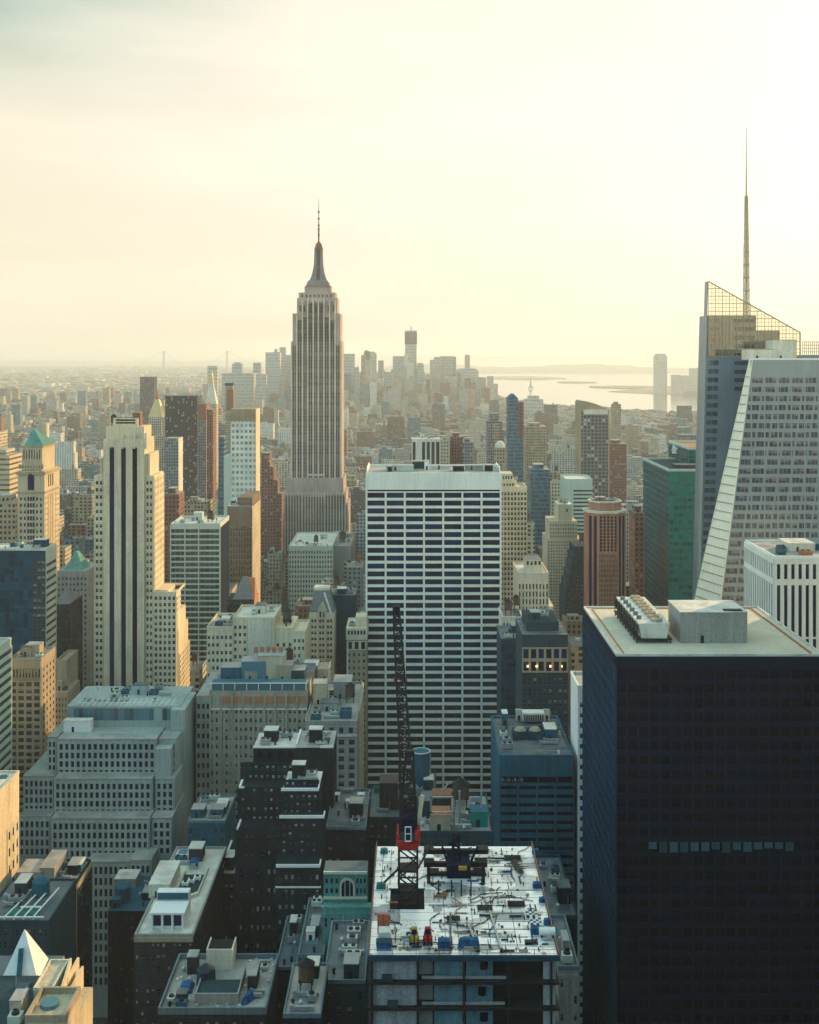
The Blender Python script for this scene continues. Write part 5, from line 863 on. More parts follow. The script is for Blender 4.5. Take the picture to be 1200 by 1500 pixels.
# roof terrace building
Y = 340; z = Z(1372, Y); x0, x1 = X(197, Y), X(283, Y); yb = YB(1243, z)
B = Bld('apartment_block', 'brick block with a pale roof terrace and a white three-bay penthouse, lower left of centre', 'apartment building', 'brown_brick', 'the pale terrace roof block', see=1480)
B.mass(x0, x1, Y, yb, z, roof='pale_roof'); B.mass(x1, X(327, yb)+.5, yb-8, yb+14, Z(1263, yb-4), roof='pale_roof')
B.grid('N', x0, x1, 12, z-1.2, Y, 11, 22, fw=.42, fh=.5, d=.25, glass='blind_glass', skip=.3); B.grid('W', Y+1, yb-9, 12, z-1.5, x1, 14, 22, fw=.4, fh=.42, d=.15, glass='dull_glass')
B.slab(B.part('cornice', 'tan_brick'), 'N', x0, x1, z-1.4, z-.2, Y, .55); B.parapet(x0, x1, Y, yb, z, .7, .5, 'grey_concrete')
pw = X(268, Y+3)-X(220, Y+3); pn = B.part('penthouse', 'white_paint'); a = X(220, Y+3); zz = z+.1; pn.box(a, a+pw, Y+4.5, Y+11, zz, zz+4.6); pn.box(a-.3, a+pw+.3, Y+3.6, Y+11.2, zz+4.6, zz+5.1); pn.box(a, a+pw, Y+12, Y+15, zz, zz+7.4)
for k in range(4): q = a+k*(pw-.6)/3; pn.box(q, q+.6, Y+3.8, Y+4.5, zz, zz+4.6)
for k in range(3): q = a+.6+k*(pw-.6)/3; B.part('window', 'blue_glass', pn).box(q+.1, q+(pw-.6)/3-.7, Y+4.42, Y+4.55, zz+.9, zz+4.0)
rb = B.part('roof_band', 'blue_metal', pn); rb.box(a+.2, a+pw-.2, Y+11.9, Y+12.05, zz+5.2, zz+7.2)
b2 = X(222, Y+28); B.bulk(b2, Y+24, z, 6.6, 17, 4.2, 'pale_stone', 'pale_roof'); wl = B.part('terrace_wall', 'pale_stone'); wl.box(b2+8, b2+8.4, Y+18, Y+42, z, z+1.3); wl.bar((b2+8.2, Y+18, z+.6), (x1-3.4, Y+26, z+.6), 1.0); wl.box(x1-3.6, x1-3.2, Y+26, Y+44, z, z+1.2)
dk = B.part('roof_deck', 'dark_concrete'); dk.box(b2+8.5, x1-3.7, Y+27, Y+40, z+.1, z+.3); tb = B.part('awning', 'blue_tarp'); tb.rect(b2+9, b2+12, Y+44, Y+48, z+2.2, b2+10, b2+11, Y+45.5, Y+46.5, z+3.2); tb.box(b2+9.2, b2+9.35, Y+44.2, Y+44.35, z, z+2.2); tb.box(b2+11.7, b2+11.85, Y+44.2, Y+44.35, z, z+2.2)
for k in range(3): B.unit(b2+9+k*1.6, Y+31+k*2, z+.3, 2.2, 1.6, 1.4, R_ if (R_ := 'white_paint') else '', 1)
B.clutter(x0+1, x1-5, Y+45, yb-1, z, 6); B.clutter(x1+1, X(327, yb)-.6, yb-7, yb+12, Z(1263, yb-4), 4); B.done()
Y = 300; z = Z(1485, Y); x0, x1 = X(232, Y), X(390, Y); yb = YB(1405, z)
B = Bld('apartment_block', 'low-lying block with a cluttered walled roof and a white lift house', 'apartment building', 'brown_brick', 'the cluttered walled roof', see=1500)
B.mass(x0, x1, Y, yb, z, roof='grey_roof'); B.parapet(x0, x1, Y, yb, z, 1.6, .35, 'parapet_metal'); B.grid('N', x0, x1, 15, z-1, Y, 12, 16, fw=.4, fh=.5, d=.2, glass='dull_glass', skip=.3)
lh = B.part('lift_house', 'pale_stone'); a = X(303, 322); lh.box(a, a+7.4, 321, 328, z, z+5.2); lh.box(a, a+7.4, 321, 321.35, z+5.2, z+5.9); lh.box(a, a+.35, 321.35, 328, z+5.2, z+5.88); lh.box(a+7.05, a+7.4, 321.35, 328, z+5.2, z+5.88); B.part('lift_roof', 'black_glass', lh).box(a+.35, a+7.05, 321.35, 327.9, z+5.2, z+5.3)
wl = B.part('inner_wall', 'grey_concrete'); wl.box(X(286, 305), X(350, 305), 304, 304.4, z, z+3.0); wl.box(X(286, 305), X(286, 305)+.4, 304.4, 314, z, z+2.9); wl.box(X(350, 305)-.4, X(350, 305), 304.4, 318, z, z+2.9); B.part('inner_roof', 'dark_concrete', wl).box(X(286, 305)+.4, X(350, 305)-.4, 304.4, 312, z+2.2, z+2.4)
pt = B.part('round_hatch', 'dark_concrete'); pt.cyl(X(302, 314), 314, 2.7, z, 2.5, z+4.2, 16); pt.cyl(X(302, 314), 314, 2.5, z+4.2, .6, z+5.6, 16)
tp = B.part('tarpaulin', 'blue_tarp'); tp.rect(X(262, 311), X(283, 311), 309, 314, z+.1, X(266, 311), X(279, 311), 310, 313, z+1.7); tp2 = B.part('tarpaulin', 'blue_tarp'); tp2.loft([(X(353, 305), 303), (X(364, 305), 304), (X(374, 305), 307), (X(362, 305), 309)], z+.1, [(X(357, 305), 304), (X(362, 305), 305), (X(368, 305), 307), (X(362, 305), 308)], z+1.9)
rub = B.part('roof_debris', 'pale_roof')
for k in range(60): a = B.rng.uniform(x0+1, x1-1); b = B.rng.uniform(Y+1, yb-1); w = B.rng.uniform(.2, .9); rub.box(a, a+w, b, b+w*B.rng.uniform(.5, 2), z+.1, z+.2+w*.5)
B.clutter(X(360, 310), x1-1, Y+6, yb-2, z, 8); B.clutter(x0+1, X(280, 305), Y+1, Y+8, z, 4); B.clutter(X(262, 322), X(298, 322), 317, yb-1, z, 4); B.done()
# pyramid-topped block bottom left
Y = 270; zb = Z(1436, Y)
B = Bld('apartment_block', 'stone block topped by a white pyramid, in the bottom left corner', 'apartment building', 'cream_brick', 'the white pyramid', see=1500)
xa, xb = X(1, Y), X(55.5, Y); B.mass(xa-12, X(68, Y)+.6, Y-1, Y+12, zb-.6, roof='tar_roof'); py = B.part('pyramid', 'white_paint'); zt = Z(1362, Y+5.2); xm = X(36, Y+5.2)
py.loft([(xa, Y), (xb, Y), (X(67.5, Y+8), Y+10), (xa+2, Y+10)], zb-.2, [(xm-.12, Y+5.1), (xm+.12, Y+5.1), (xm+.15, Y+5.3), (xm-.1, Y+5.3)], zt); B.part('eaves', 'blue_metal', py).box(xa-.3, xb+.2, Y-.4, Y+.1, zb-1.1, zb-.25)
fl_ = B.part('flue', 'blue_metal'); fl_.bar((X(32, Y+3), Y+2.6, Z(1388, Y+3)), (X(26, Y-1), Y-.6, zb-.4), 1.0); fl_.bar((X(26, Y-1), Y-.6, zb-.3), (X(12, Y-9), Y-9, zb-1.8), 1.1)
B.mass(X(62, 262), X(89, 262), 256, 268, Z(1450, 256)); B.parapet(X(62, 262), X(89, 262), 256, 268, Z(1450, 256), .5, .3, 'pale_stone'); w = B.part('terrace_wall', 'limestone'); zz = Z(1450, 256); w.loft([(X(89, 256), 256), (X(89, 256)+.5, 256), (X(105, 268), 268), (X(105, 268)-.5, 268)], zz-9, [(X(89, 256), 256), (X(89, 256)+.5, 256), (X(105, 268), 268), (X(105, 268)-.5, 268)], zz+.8); w.box(X(104, 266), X(104, 266)+.5, 262, 271, zz-12, zz-.6); w.box(X(114, 266), X(114, 266)+.5, 258, 269, zz-16, zz-1.6)
B.mass(X(46, 248), X(104, 248), 244, 255, Z(1493, 244)-.5); B.parapet(X(46, 248), X(104, 248), 244, 255, Z(1493, 244)-.5, 1.4, .5, 'tan_brick'); sk = B.part('round_skylight', 'skylight'); sk.cyl(X(73, 250), 250, 2.1, Z(1493, 244)-.5, 2.0, Z(1493, 244)+.3, 20)
B.mass(xa-14, X(46, 252), 246, 269, Z(1478, 252)-2, roof='dark_concrete'); B.clutter(X(2, 255), X(45, 255), 248, 268, Z(1478, 252)-2, 8); wk = B.part('walkway', 'pale_roof'); wk.loft([(X(34, 258), 257), (X(40, 258), 257), (X(52, 266), 266), (X(44, 266), 266)], zb-6.5, [(X(34, 258), 257), (X(40, 258), 257), (X(52, 266), 266), (X(44, 266), 266)], zb-4.4)
B.part('planter', 'terracotta').box(X(28, 262), X(36, 262), 262, 264, zb-6, zb-4.2); B.mass(X(89, 256), X(114, 256), 250, 268, zz-6); B.done()
Y = 385; x0, x1 = X(22, Y), X(110, Y); z = Z(1298, Y); yb = YB(1262, z)
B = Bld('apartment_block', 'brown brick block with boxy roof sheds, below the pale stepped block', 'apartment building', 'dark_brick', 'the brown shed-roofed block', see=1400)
B.mass(x0, x1, Y, yb, z, roof='grey_roof'); B.parapet(x0, x1, Y, yb, z, .8, .4); B.part('sun_tinted_wall', 'tan_brick').box(x1, x1+.4, Y+.1, yb, 30, z-.2); B.grid('W', Y+1, yb, 20, z-2, x1+.4, 5, 20, fw=.4, fh=.4, d=.1); B.bulk(X(28, 388), 386, z, 8, 10, 4, 'grey_concrete', 'grey_roof'); B.bulk(X(62, 390), 387, z, 5, 14, 5, 'grey_concrete', 'grey_roof'); B.bulk(X(102, 396), 394, z, 4.5, 6, 3, 'blue_metal', 'pale_roof'); B.clutter(X(76, 388), x1-1, Y+1, yb-1, z, 6); B.grid('N', x0, x1, 20, z-2, Y, 9, 18, fw=.4, fh=.5, d=.2, glass='dull_glass', skip=.3); B.done()  # right wall painted tan to imitate sun on the dark brick
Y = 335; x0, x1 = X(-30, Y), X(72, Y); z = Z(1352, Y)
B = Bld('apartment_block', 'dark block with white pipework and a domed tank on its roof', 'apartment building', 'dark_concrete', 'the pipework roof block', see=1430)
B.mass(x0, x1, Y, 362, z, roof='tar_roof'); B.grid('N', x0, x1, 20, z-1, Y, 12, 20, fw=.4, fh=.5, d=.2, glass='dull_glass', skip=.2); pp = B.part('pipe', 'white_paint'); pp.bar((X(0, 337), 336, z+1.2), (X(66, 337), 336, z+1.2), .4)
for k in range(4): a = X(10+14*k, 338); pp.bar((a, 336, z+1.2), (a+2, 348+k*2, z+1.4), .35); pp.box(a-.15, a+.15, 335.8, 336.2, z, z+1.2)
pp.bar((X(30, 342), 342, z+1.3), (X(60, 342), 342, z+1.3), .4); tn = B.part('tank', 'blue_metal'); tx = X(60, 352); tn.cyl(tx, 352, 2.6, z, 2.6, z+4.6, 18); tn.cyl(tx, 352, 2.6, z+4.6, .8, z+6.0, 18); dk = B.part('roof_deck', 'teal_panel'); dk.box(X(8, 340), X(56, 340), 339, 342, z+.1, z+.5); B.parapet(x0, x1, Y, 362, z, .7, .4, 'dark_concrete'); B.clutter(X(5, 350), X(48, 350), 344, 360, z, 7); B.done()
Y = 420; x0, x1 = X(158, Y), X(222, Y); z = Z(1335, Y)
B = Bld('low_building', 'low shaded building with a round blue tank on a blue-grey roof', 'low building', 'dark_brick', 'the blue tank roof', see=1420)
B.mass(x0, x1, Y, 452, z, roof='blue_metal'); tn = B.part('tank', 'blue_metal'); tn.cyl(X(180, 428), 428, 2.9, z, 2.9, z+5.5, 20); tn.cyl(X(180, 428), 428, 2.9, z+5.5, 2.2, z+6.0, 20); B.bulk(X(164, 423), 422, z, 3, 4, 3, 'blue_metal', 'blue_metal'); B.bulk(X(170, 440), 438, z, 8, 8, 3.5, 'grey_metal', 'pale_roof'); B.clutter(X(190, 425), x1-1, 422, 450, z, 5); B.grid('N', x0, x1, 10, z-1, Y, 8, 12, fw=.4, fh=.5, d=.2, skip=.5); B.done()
Y = 392; x0, x1 = X(312, Y), X(351, Y); z = Z(1284, Y)
B = Bld('apartment_block', 'shaded brick block with a small pale roof right behind the pale terrace roof block', 'apartment building', 'dark_brick', see=1400)
B.mass(x0, x1, Y, 410, z, roof='pale_roof'); B.parapet(x0, x1, Y, 410, z, .9, .35); B.grid('N', x0, x1, 10, z-2, Y, 5, 20, fw=.4, fh=.5, d=.2, glass='blind_glass', skip=.5); B.clutter(x0+1, x1-1, Y+1, 408, z, 3); B.done()
def shed(label, Y, px0, px1, py, d, wall, roof, n, tank=0, extra=None, see=None, par='parapet_metal'):
    B = Bld('low_building', label, 'low building', wall, None, see); x0, x1 = X(px0, Y), X(px1, Y); z = Z(py, Y); B.mass(x0, x1, Y, Y+d, z, roof=roof); B.parapet(x0, x1, Y, Y+d, z, .8, .3, par); B.grid('N', x0, x1, 8, z-1.2, Y, max(3, int((x1-x0)/2.4)), max(4, int((z-8)/3.8)), fw=.4, fh=.5, d=.2, glass='dull_glass', skip=.4)
    if n: B.clutter(x0+.6, x1-.6, Y+.8, Y+d-.8, z, n, tank)
    if extra: extra(B, x0, x1, Y, z, d)
    return B.done()
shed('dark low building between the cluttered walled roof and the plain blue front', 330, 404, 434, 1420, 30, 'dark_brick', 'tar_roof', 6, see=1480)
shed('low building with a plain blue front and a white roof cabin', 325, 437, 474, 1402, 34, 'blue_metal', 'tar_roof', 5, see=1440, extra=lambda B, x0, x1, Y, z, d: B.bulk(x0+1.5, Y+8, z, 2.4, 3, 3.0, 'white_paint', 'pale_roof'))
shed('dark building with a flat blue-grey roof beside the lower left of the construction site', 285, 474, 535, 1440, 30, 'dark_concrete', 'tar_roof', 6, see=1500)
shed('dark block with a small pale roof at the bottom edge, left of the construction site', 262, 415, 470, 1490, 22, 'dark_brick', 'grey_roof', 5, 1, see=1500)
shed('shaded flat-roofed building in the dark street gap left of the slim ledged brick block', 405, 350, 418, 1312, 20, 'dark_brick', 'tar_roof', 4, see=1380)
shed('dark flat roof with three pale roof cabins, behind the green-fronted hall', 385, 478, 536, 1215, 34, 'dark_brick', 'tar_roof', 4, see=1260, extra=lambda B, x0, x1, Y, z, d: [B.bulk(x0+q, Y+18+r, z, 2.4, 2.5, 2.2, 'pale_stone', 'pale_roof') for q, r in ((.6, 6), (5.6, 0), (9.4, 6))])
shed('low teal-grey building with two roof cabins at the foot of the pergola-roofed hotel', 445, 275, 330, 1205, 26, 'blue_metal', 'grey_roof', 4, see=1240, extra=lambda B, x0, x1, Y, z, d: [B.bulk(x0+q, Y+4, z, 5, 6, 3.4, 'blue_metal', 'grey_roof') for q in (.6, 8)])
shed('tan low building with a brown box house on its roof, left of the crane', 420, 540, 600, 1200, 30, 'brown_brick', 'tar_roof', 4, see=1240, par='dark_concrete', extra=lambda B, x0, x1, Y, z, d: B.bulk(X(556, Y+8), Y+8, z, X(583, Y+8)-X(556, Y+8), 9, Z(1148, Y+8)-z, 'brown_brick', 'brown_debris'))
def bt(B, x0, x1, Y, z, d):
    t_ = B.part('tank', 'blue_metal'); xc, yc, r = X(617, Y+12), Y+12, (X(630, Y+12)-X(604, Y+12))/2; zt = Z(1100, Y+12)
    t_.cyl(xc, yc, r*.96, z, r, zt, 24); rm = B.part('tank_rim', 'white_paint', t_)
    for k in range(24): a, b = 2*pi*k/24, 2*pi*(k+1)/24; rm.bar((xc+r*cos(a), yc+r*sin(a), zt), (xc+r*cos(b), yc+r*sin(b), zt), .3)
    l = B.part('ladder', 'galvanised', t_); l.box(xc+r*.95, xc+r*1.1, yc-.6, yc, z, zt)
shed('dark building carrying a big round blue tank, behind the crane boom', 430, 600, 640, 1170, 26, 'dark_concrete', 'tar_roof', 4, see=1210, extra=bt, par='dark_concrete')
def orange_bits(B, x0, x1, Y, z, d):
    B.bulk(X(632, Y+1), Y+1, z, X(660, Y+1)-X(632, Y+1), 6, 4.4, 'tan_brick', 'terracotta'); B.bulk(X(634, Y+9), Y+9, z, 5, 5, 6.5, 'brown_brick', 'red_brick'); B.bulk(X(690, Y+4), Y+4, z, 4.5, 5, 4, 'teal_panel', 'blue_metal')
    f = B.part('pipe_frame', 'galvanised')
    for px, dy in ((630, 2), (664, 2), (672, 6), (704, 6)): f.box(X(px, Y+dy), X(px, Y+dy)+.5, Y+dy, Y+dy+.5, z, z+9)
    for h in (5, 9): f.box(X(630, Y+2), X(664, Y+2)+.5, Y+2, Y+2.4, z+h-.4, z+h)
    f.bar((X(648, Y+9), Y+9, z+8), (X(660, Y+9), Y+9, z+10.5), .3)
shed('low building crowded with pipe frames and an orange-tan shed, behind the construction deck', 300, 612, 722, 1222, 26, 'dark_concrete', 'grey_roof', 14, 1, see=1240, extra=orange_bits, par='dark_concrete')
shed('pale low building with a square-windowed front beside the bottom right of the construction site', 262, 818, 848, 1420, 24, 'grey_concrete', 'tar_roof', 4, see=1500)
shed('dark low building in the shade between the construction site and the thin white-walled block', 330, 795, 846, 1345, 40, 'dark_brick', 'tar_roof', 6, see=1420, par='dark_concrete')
# ------------------------------------------------------------------ building under construction
Y = 210.0; zd = 150.0; x0, x1, yb = -8.1, 26.6, 256.7
B = Bld('construction_site', 'unfinished tower with a shiny metal deck, open storeys below and site gear on top', 'construction site', 'dark_steel', 'the construction site', see=1500)
dk = B.part('deck', 'deck_metal'); ox0, ox1, oy0, oy1 = -4.6, 2.3, 227.5, 236.0   # opening for the crane mast
for a, b, c, d in ((x0, ox0, Y, yb), (ox1, x1, Y, yb), (ox0, ox1, Y, oy0), (ox0, ox1, oy1, yb)): dk.box(a, b, c, d, zd-.35, zd)
zf = [zd-4.75*k for k in range(1, 8)]
B.wall.box(x0+1, x1-1, Y+12, yb-1, 0, zd-5.2, log=True)
eb = B.part('edge_beam', 'dark_blue_metal'); eb.box(x0-.25, x1+.25, Y-.3, Y+.2, zd-.9, zd+.05); eb.box(x0-.25, x0+.1, Y+.2, yb, zd-.8, zd+.05); eb.box(x1-.1, x1+.25, Y+.2, yb, zd-.8, zd+.05); eb.box(ox0-.4, ox1+.2, oy1-.1, oy1+.3, zd-.9, zd+.12)
for k, z in enumerate(zf): B.part('floor_slab', 'dark_steel').box(x0-.25, x1+.25, Y-.25, Y+12, z-.5, z)
for k, z in enumerate(zf[:6]):
    z1 = (zd-.9) if k == 0 else zf[k-1]-.5
    for px in (545, 612, 680, 746, 808): c = B.part('column', 'dark_steel'); xx = X(px, Y); c.box(xx-.2, xx+.2, Y+.1, Y+.5, z, z1)
    for a, b, mt, dy in ((546, 611, 'site_panel', .7), (636, 678, 'site_panel_blue', 1.4), (683, 722, 'site_panel_blue', 1.5), (613, 634, 'grey_concrete', 2.5), (796, 814, 'site_panel', .8), (723, 795, 'dark_steel', 3)): B.part('panel', mt).box(X(a, Y+dy), X(b, Y+dy), Y+dy, Y+dy+.3, z+.02, z1-.02)
    if k < 3:
        B.part('duct_opening', 'black_glass').cyl(X(708 if k != 1 else 705, Y+4), Y+1.6, .75, z+1.6, .75, z+3.0, 12); B.part('safety_rail', 'galvanised').box(X(618, Y), X(740 if k else 742, Y), Y+.5, Y+.6, z+.2, z+.75)
        B.part('site_crate', 'dark_concrete').box(X(560+8*k, Y+2), X(575+8*k, Y+2), Y-.1, Y+.6, z, z+1.1)
rl = B.part('guard_rail', 'terracotta')
for xx, a, b in ((x0, Y, yb), (x1, Y, yb)):
    for k in range(14): yy = a+(b-a)*k/13; rl.bar((xx, yy, zd), (xx, yy, zd+1.2), .13)
    rl.bar((xx, a, zd+1.15), (xx, b, zd+1.15), .09); rl.bar((xx, a, zd+.6), (xx, b, zd+.6), .08)
for k in range(9): rl.bar((x0+k*(x1-x0)/8, Y, zd), (x0+k*(x1-x0)/8, Y, zd+1.2), .12)
rl.bar((x0, Y, zd+1.15), (x1, Y, zd+1.15), .07)
sl = B.part('deck_seams', 'dark_steel')
for k in range(13): yy = YB(1258+k*11.5, zd); sl.box(X(718, yy) if yy > 222 else X(705, yy), x1-.6-B.rng.random()*5, yy-.06, yy+.06, zd+.005, zd+.05)
for px in (560, 572, 583): sl.box(X(px, 245), X(px, 245)+.1, 238, 255, zd+.005, zd+.04)
for yy in (214, 218.6, 222, 225.6, 229): sl.box(X(640, yy), X(714, yy), yy-.05, yy+.05, zd+.005, zd+.04)
for px in (650, 668, 690, 712, 748): yy = 228; sl.box(X(px, yy), X(px, yy)+.09, 212, 236, zd+.004, zd+.035)
B.done()
SITE = 'gear standing on the construction deck'
def gear(name, label, cat, parts):                      # one loose thing on the deck: first part is its body
    V = [v for _, _, m in parts for v in m.v]; lo = np.array(V).min(0); hi = np.array(V).max(0); org = (float((lo[0]+hi[0])/2), float((lo[1]+hi[1])/2), float(lo[2]))
    r = bpy.data.objects.new(name, None); COL.objects.link(r); r.location = org; tag(r, label, cat, SITE)
    for n_, mt, m in parts: m.build(n_, mt, r, org)
D = zd+.02
def at(px, py): yy = YB(py, zd); return X(px, yy), yy
x, y = at(553, 1367); m = MB().box(x, x+2.3, y, y+.5, D, D+3.5); fr = MB(); [fr.box(x+q, x+q+.12, y-.06, y, D, D+3.5) for q in (0, 1.1, 2.18)]; pnl = MB().box(x+.7, x+1.6, y-.1, y-.02, D+1.3, D+2.4); gear('site_board', 'orange upright board at the left rear edge of the construction deck', 'site board', [('board', 'orange_paint', m), ('frame', 'red_paint', fr), ('panel', 'red_brick', pnl)])
x, y = at(554, 1384); m = MB().box(x, x+2.4, y, y+2.6, D, D+.8); b = MB().box(x+.05, x+2.35, y+.1, y+2.5, D+.8, D+2.2); gear('site_bin', 'pale open bin below the orange upright board', 'bin', [('base', 'pale_stone', m), ('load', 'pale_roof', b)])
x, y = at(552, 1393); m = MB().rect(x, x+2.7, y, y+1.6, D, x-.1, x+2.8, y-.1, y+1.7, D+1.3); r = MB().box(x-.15, x+2.85, y-.16, y+1.75, D+1.3, D+1.45); gear('skip', 'blue skip at the front left corner of the construction deck', 'skip', [('tub', 'blue_tarp', m), ('rim', 'dark_blue_metal', r)])
x, y = at(642, 1393); m = MB().box(x, x+2.3, y, y+1.6, D, D+1.7); r = MB(); [r.box(x-.03, x+2.33, y-.04, y+1.64, D+q, D+q+.1) for q in (.2, .8, 1.4)]; gear('tool_chest', 'square blue chest near the front middle of the construction deck', 'chest', [('body', 'blue_tarp', m), ('rib', 'dark_blue_metal', r)])
x, y = at(670, 1390); m = MB().loft([(x, y), (x+4.2, y-.2), (x+4.2, y+1.7), (x+.2, y+1.6)], D, [(x+.3, y+.3), (x+4.0, y+.1), (x+3.9, y+1.4), (x+.5, y+1.3)], D+1.5); r = MB().box(x+1.2, x+3.0, y-.35, y-.1, D, D+.5); gear('covered_pallet', 'long stack under blue sheeting near the front of the construction deck', 'pallet', [('cover', 'blue_tarp', m), ('pallet', 'tan_brick', r)])
def machine(px, py, col, name, label):
    x, y = at(px, py); b = MB().box(x, x+1.5, y, y+2.4, D+.5, D+1.3); b.rect(x+.1, x+1.4, y+1.1, y+2.3, D+1.3, x+.25, x+1.25, y+1.3, y+2.1, D+2.5); tr_ = MB(); [tr_.box(x+q, x+q+.4, y-.1, y+2.5, D, D+.55) for q in (-.15, 1.25)]; c = MB().box(x+.3, x+1.2, y+1.05, y+1.15, D+1.5, D+2.3); a = MB().bar((x+.75, y+.4, D+1.2), (x+.75, y-.9, D+2.4), .3).bar((x+.75, y-.9, D+2.4), (x+.75, y-1.7, D+.8), .25)
    gear(name, label, 'machine', [('body', col, b), ('track', 'dark_steel', tr_), ('cab_window', 'blue_glass', c), ('arm', 'dark_steel', a)])
machine(621, 1385, 'red_paint', 'site_machine', 'small red machine left of the square blue chest on the deck'); machine(601, 1385, 'yellow_paint', 'site_machine', 'small yellow machine left of the red machine on the deck')
x, y = at(790, 1372); m = MB(); n = 12
ring = lambda yy, xx: [(xx, yy+.75*cos(2*pi*k/n), D+.95+.75*sin(2*pi*k/n)) for k in range(n)]
m.v += ring(y, x)+ring(y, x+3.0); m.f += [tuple(range(n))[::-1], tuple(range(n, 2*n))]+[(k, (k+1) % n, n+(k+1) % n, n+k) for k in range(n)]; m.mi += [0]*(n+2); s_ = MB().box(x+.3, x+.6, y-.7, y+.7, D, D+.5).box(x+2.4, x+2.7, y-.7, y+.7, D, D+.5); gear('white_tank', 'white horizontal tank by the right edge of the construction deck', 'tank', [('barrel', 'white_paint', m), ('saddle', 'dark_blue_metal', s_)])
x, y = at(758, 1280); m = MB(); P0 = [(x-1.0, y+5.4), (x-.2, y+5.6), (x+1.5, y+.6), (x+1.0, y-.4), (x+.1, y+.4)][::-1]; m.loft(P0, D, [(x+.2+(px-x-.2)*.7, y+2.6+(py_-y-2.6)*.85) for px, py_ in P0], D+.8); r = MB(); [r.box(x-.8+k*.3, x+.6+k*.3, y+4.6-k, y+4.75-k, D+.75, D+.92) for k in range(5)]; gear('timber_pile', 'long brown pile of boards near the right rear of the construction deck', 'timber pile', [('pile', 'brown_debris', m), ('batten', 'wood_tank', r)])
for k, (px, py, w, d, h) in enumerate(((780, 1252, 1.5, 1.3, .9), (781, 1302, 1.9, 1.4, 1.0), (790, 1323, 1.7, 1.2, .8), (797, 1356, 1.9, 1.2, 1.0), (557, 1251, 1.7, 1.3, .9), (551, 1303, 2.0, 1.3, 1.0), (778, 1370, 1.6, 1.6, 1.2))):
    x, y = at(px, py); where = ('in the right rear corner', 'second from the rear along the right edge', 'midway along the right edge', 'just behind the white horizontal tank', 'in the left rear corner', 'midway along the left edge', 'left of the white horizontal tank')[k]
    gear('tarped_crate', 'dark blue sheeted crate %s of the construction deck' % where, 'crate', [('cover', 'blue_tarp' if k not in (4, 5) else 'teal_panel', MB().rect(x, x+w, y, y+d, D, x+.15, x+w-.1, y+.1, y+d-.15, D+h)), ('strap', 'dark_steel', MB().box(x+w*.45, x+w*.55, y-.02, y+d+.02, D, D+h+.03))])
for k, (px, py) in enumerate(((772, 1345), (778, 1357))): x, y = at(px, py); m = MB(); n_ = MB(); [(m if (i+j) % 2 else n_).box(x+i*.55, x+i*.55+.53, y+j*.7, y+j*.7+.68, D, D+.3) for i in range(4) for j in range(4)]; gear('panel_stack', ('rear' if k == 0 else 'front')+' of two black and white chequered panel stacks near the right edge', 'panel stack', [('light_panel', 'white_paint', m), ('dark_panel', 'dark_blue_metal', n_)])
for k, (px, py, L, lab) in enumerate(((735, 1395, 15, 'long pale pipe lying along the middle of the construction deck, nearest the front'), (660, 1392, 7, 'upright pale pole behind the square blue chest'), (700, 1394, 9, 'pale pipe lying right of the long blue sheeted stack'))):
    x, y = at(px, py); m = MB(); m.bar((x, y, D+.3), ((x-1.2, y+L, D+.3) if k != 1 else (x, y, D+L)), .35); gear('site_pole' if k == 1 else 'pipe', lab, 'pipe' if k != 1 else 'pole', [('tube', 'galvanised', m), ('collar', 'dark_steel', MB().box(x-.3, x+.3, y-.3, y+.3, D, D+.6))])
loose = MB()
for k in range(520):
    px = random.uniform(556, 805); py = random.uniform(1245, 1396)
    if 570 < px < 632 and 1300 < py < 1362: continue
    x, y = at(px, py)
    if not (x0+.6 < x < x1-2.2 and Y+.5 < y < yb-1): continue
    s_ = random.random(); w, d = (random.uniform(.1, .5), random.uniform(.1, .7)) if s_ < .6 else (random.uniform(.1, .25), random.uniform(1, 3.2)) if s_ < .8 else (random.uniform(1, 2.6), random.uniform(.1, .25)); loose.k = random.choice((0, 0, 0, 1, 1, 2, 3, 4, 4, 5, 5)); loose.box(x, x+w, y, y+d, D, D+random.uniform(.05, .4))
for k in range(26):                                     # hoses, cables and rebar lying about
    x, y = at(random.uniform(575, 790), random.uniform(1250, 1390)); a = random.uniform(0, 6.3); loose.k = random.choice((0, 5, 5, 3)); p_ = (x, y, D+.1)
    for j in range(9):
        a += random.uniform(-.6, .6); q_ = (min(max(p_[0]+cos(a)*.9, x0+.6), x1-.6), min(max(p_[1]+sin(a)*.9, Y+.6), yb-.6), D+.1)
        if not (ox0-.4 < q_[0] < ox1+.4 and oy0-.4 < q_[1] < oy1+.4): loose.bar(p_, q_, .12)
        p_ = q_
for px, py, n_, w in ((740, 1262, 12, 3.6), (700, 1335, 10, 3.0), (655, 1350, 9, 2.6), (745, 1330, 12, 3.4), (770, 1385, 8, 2.4)):   # rebar mats
    x, y = at(px, py); loose.k = 5
    for j in range(n_): loose.bar((x+j*w/n_, y, D+.15), (x+j*w/n_, y+w*.8, D+.15), .07); loose.bar((x, y+j*w*.8/n_, D+.2), (x+w, y+j*w*.8/n_, D+.2), .07)
o = loose.build('site_debris', ['dark_blue_metal', 'tan_brick', 'blue_tarp', 'terracotta', 'galvanised', 'dark_steel'], None, (0, 0, D)); tag(o, 'scattered offcuts and small materials all over the construction deck', 'debris', None, 'stuff')
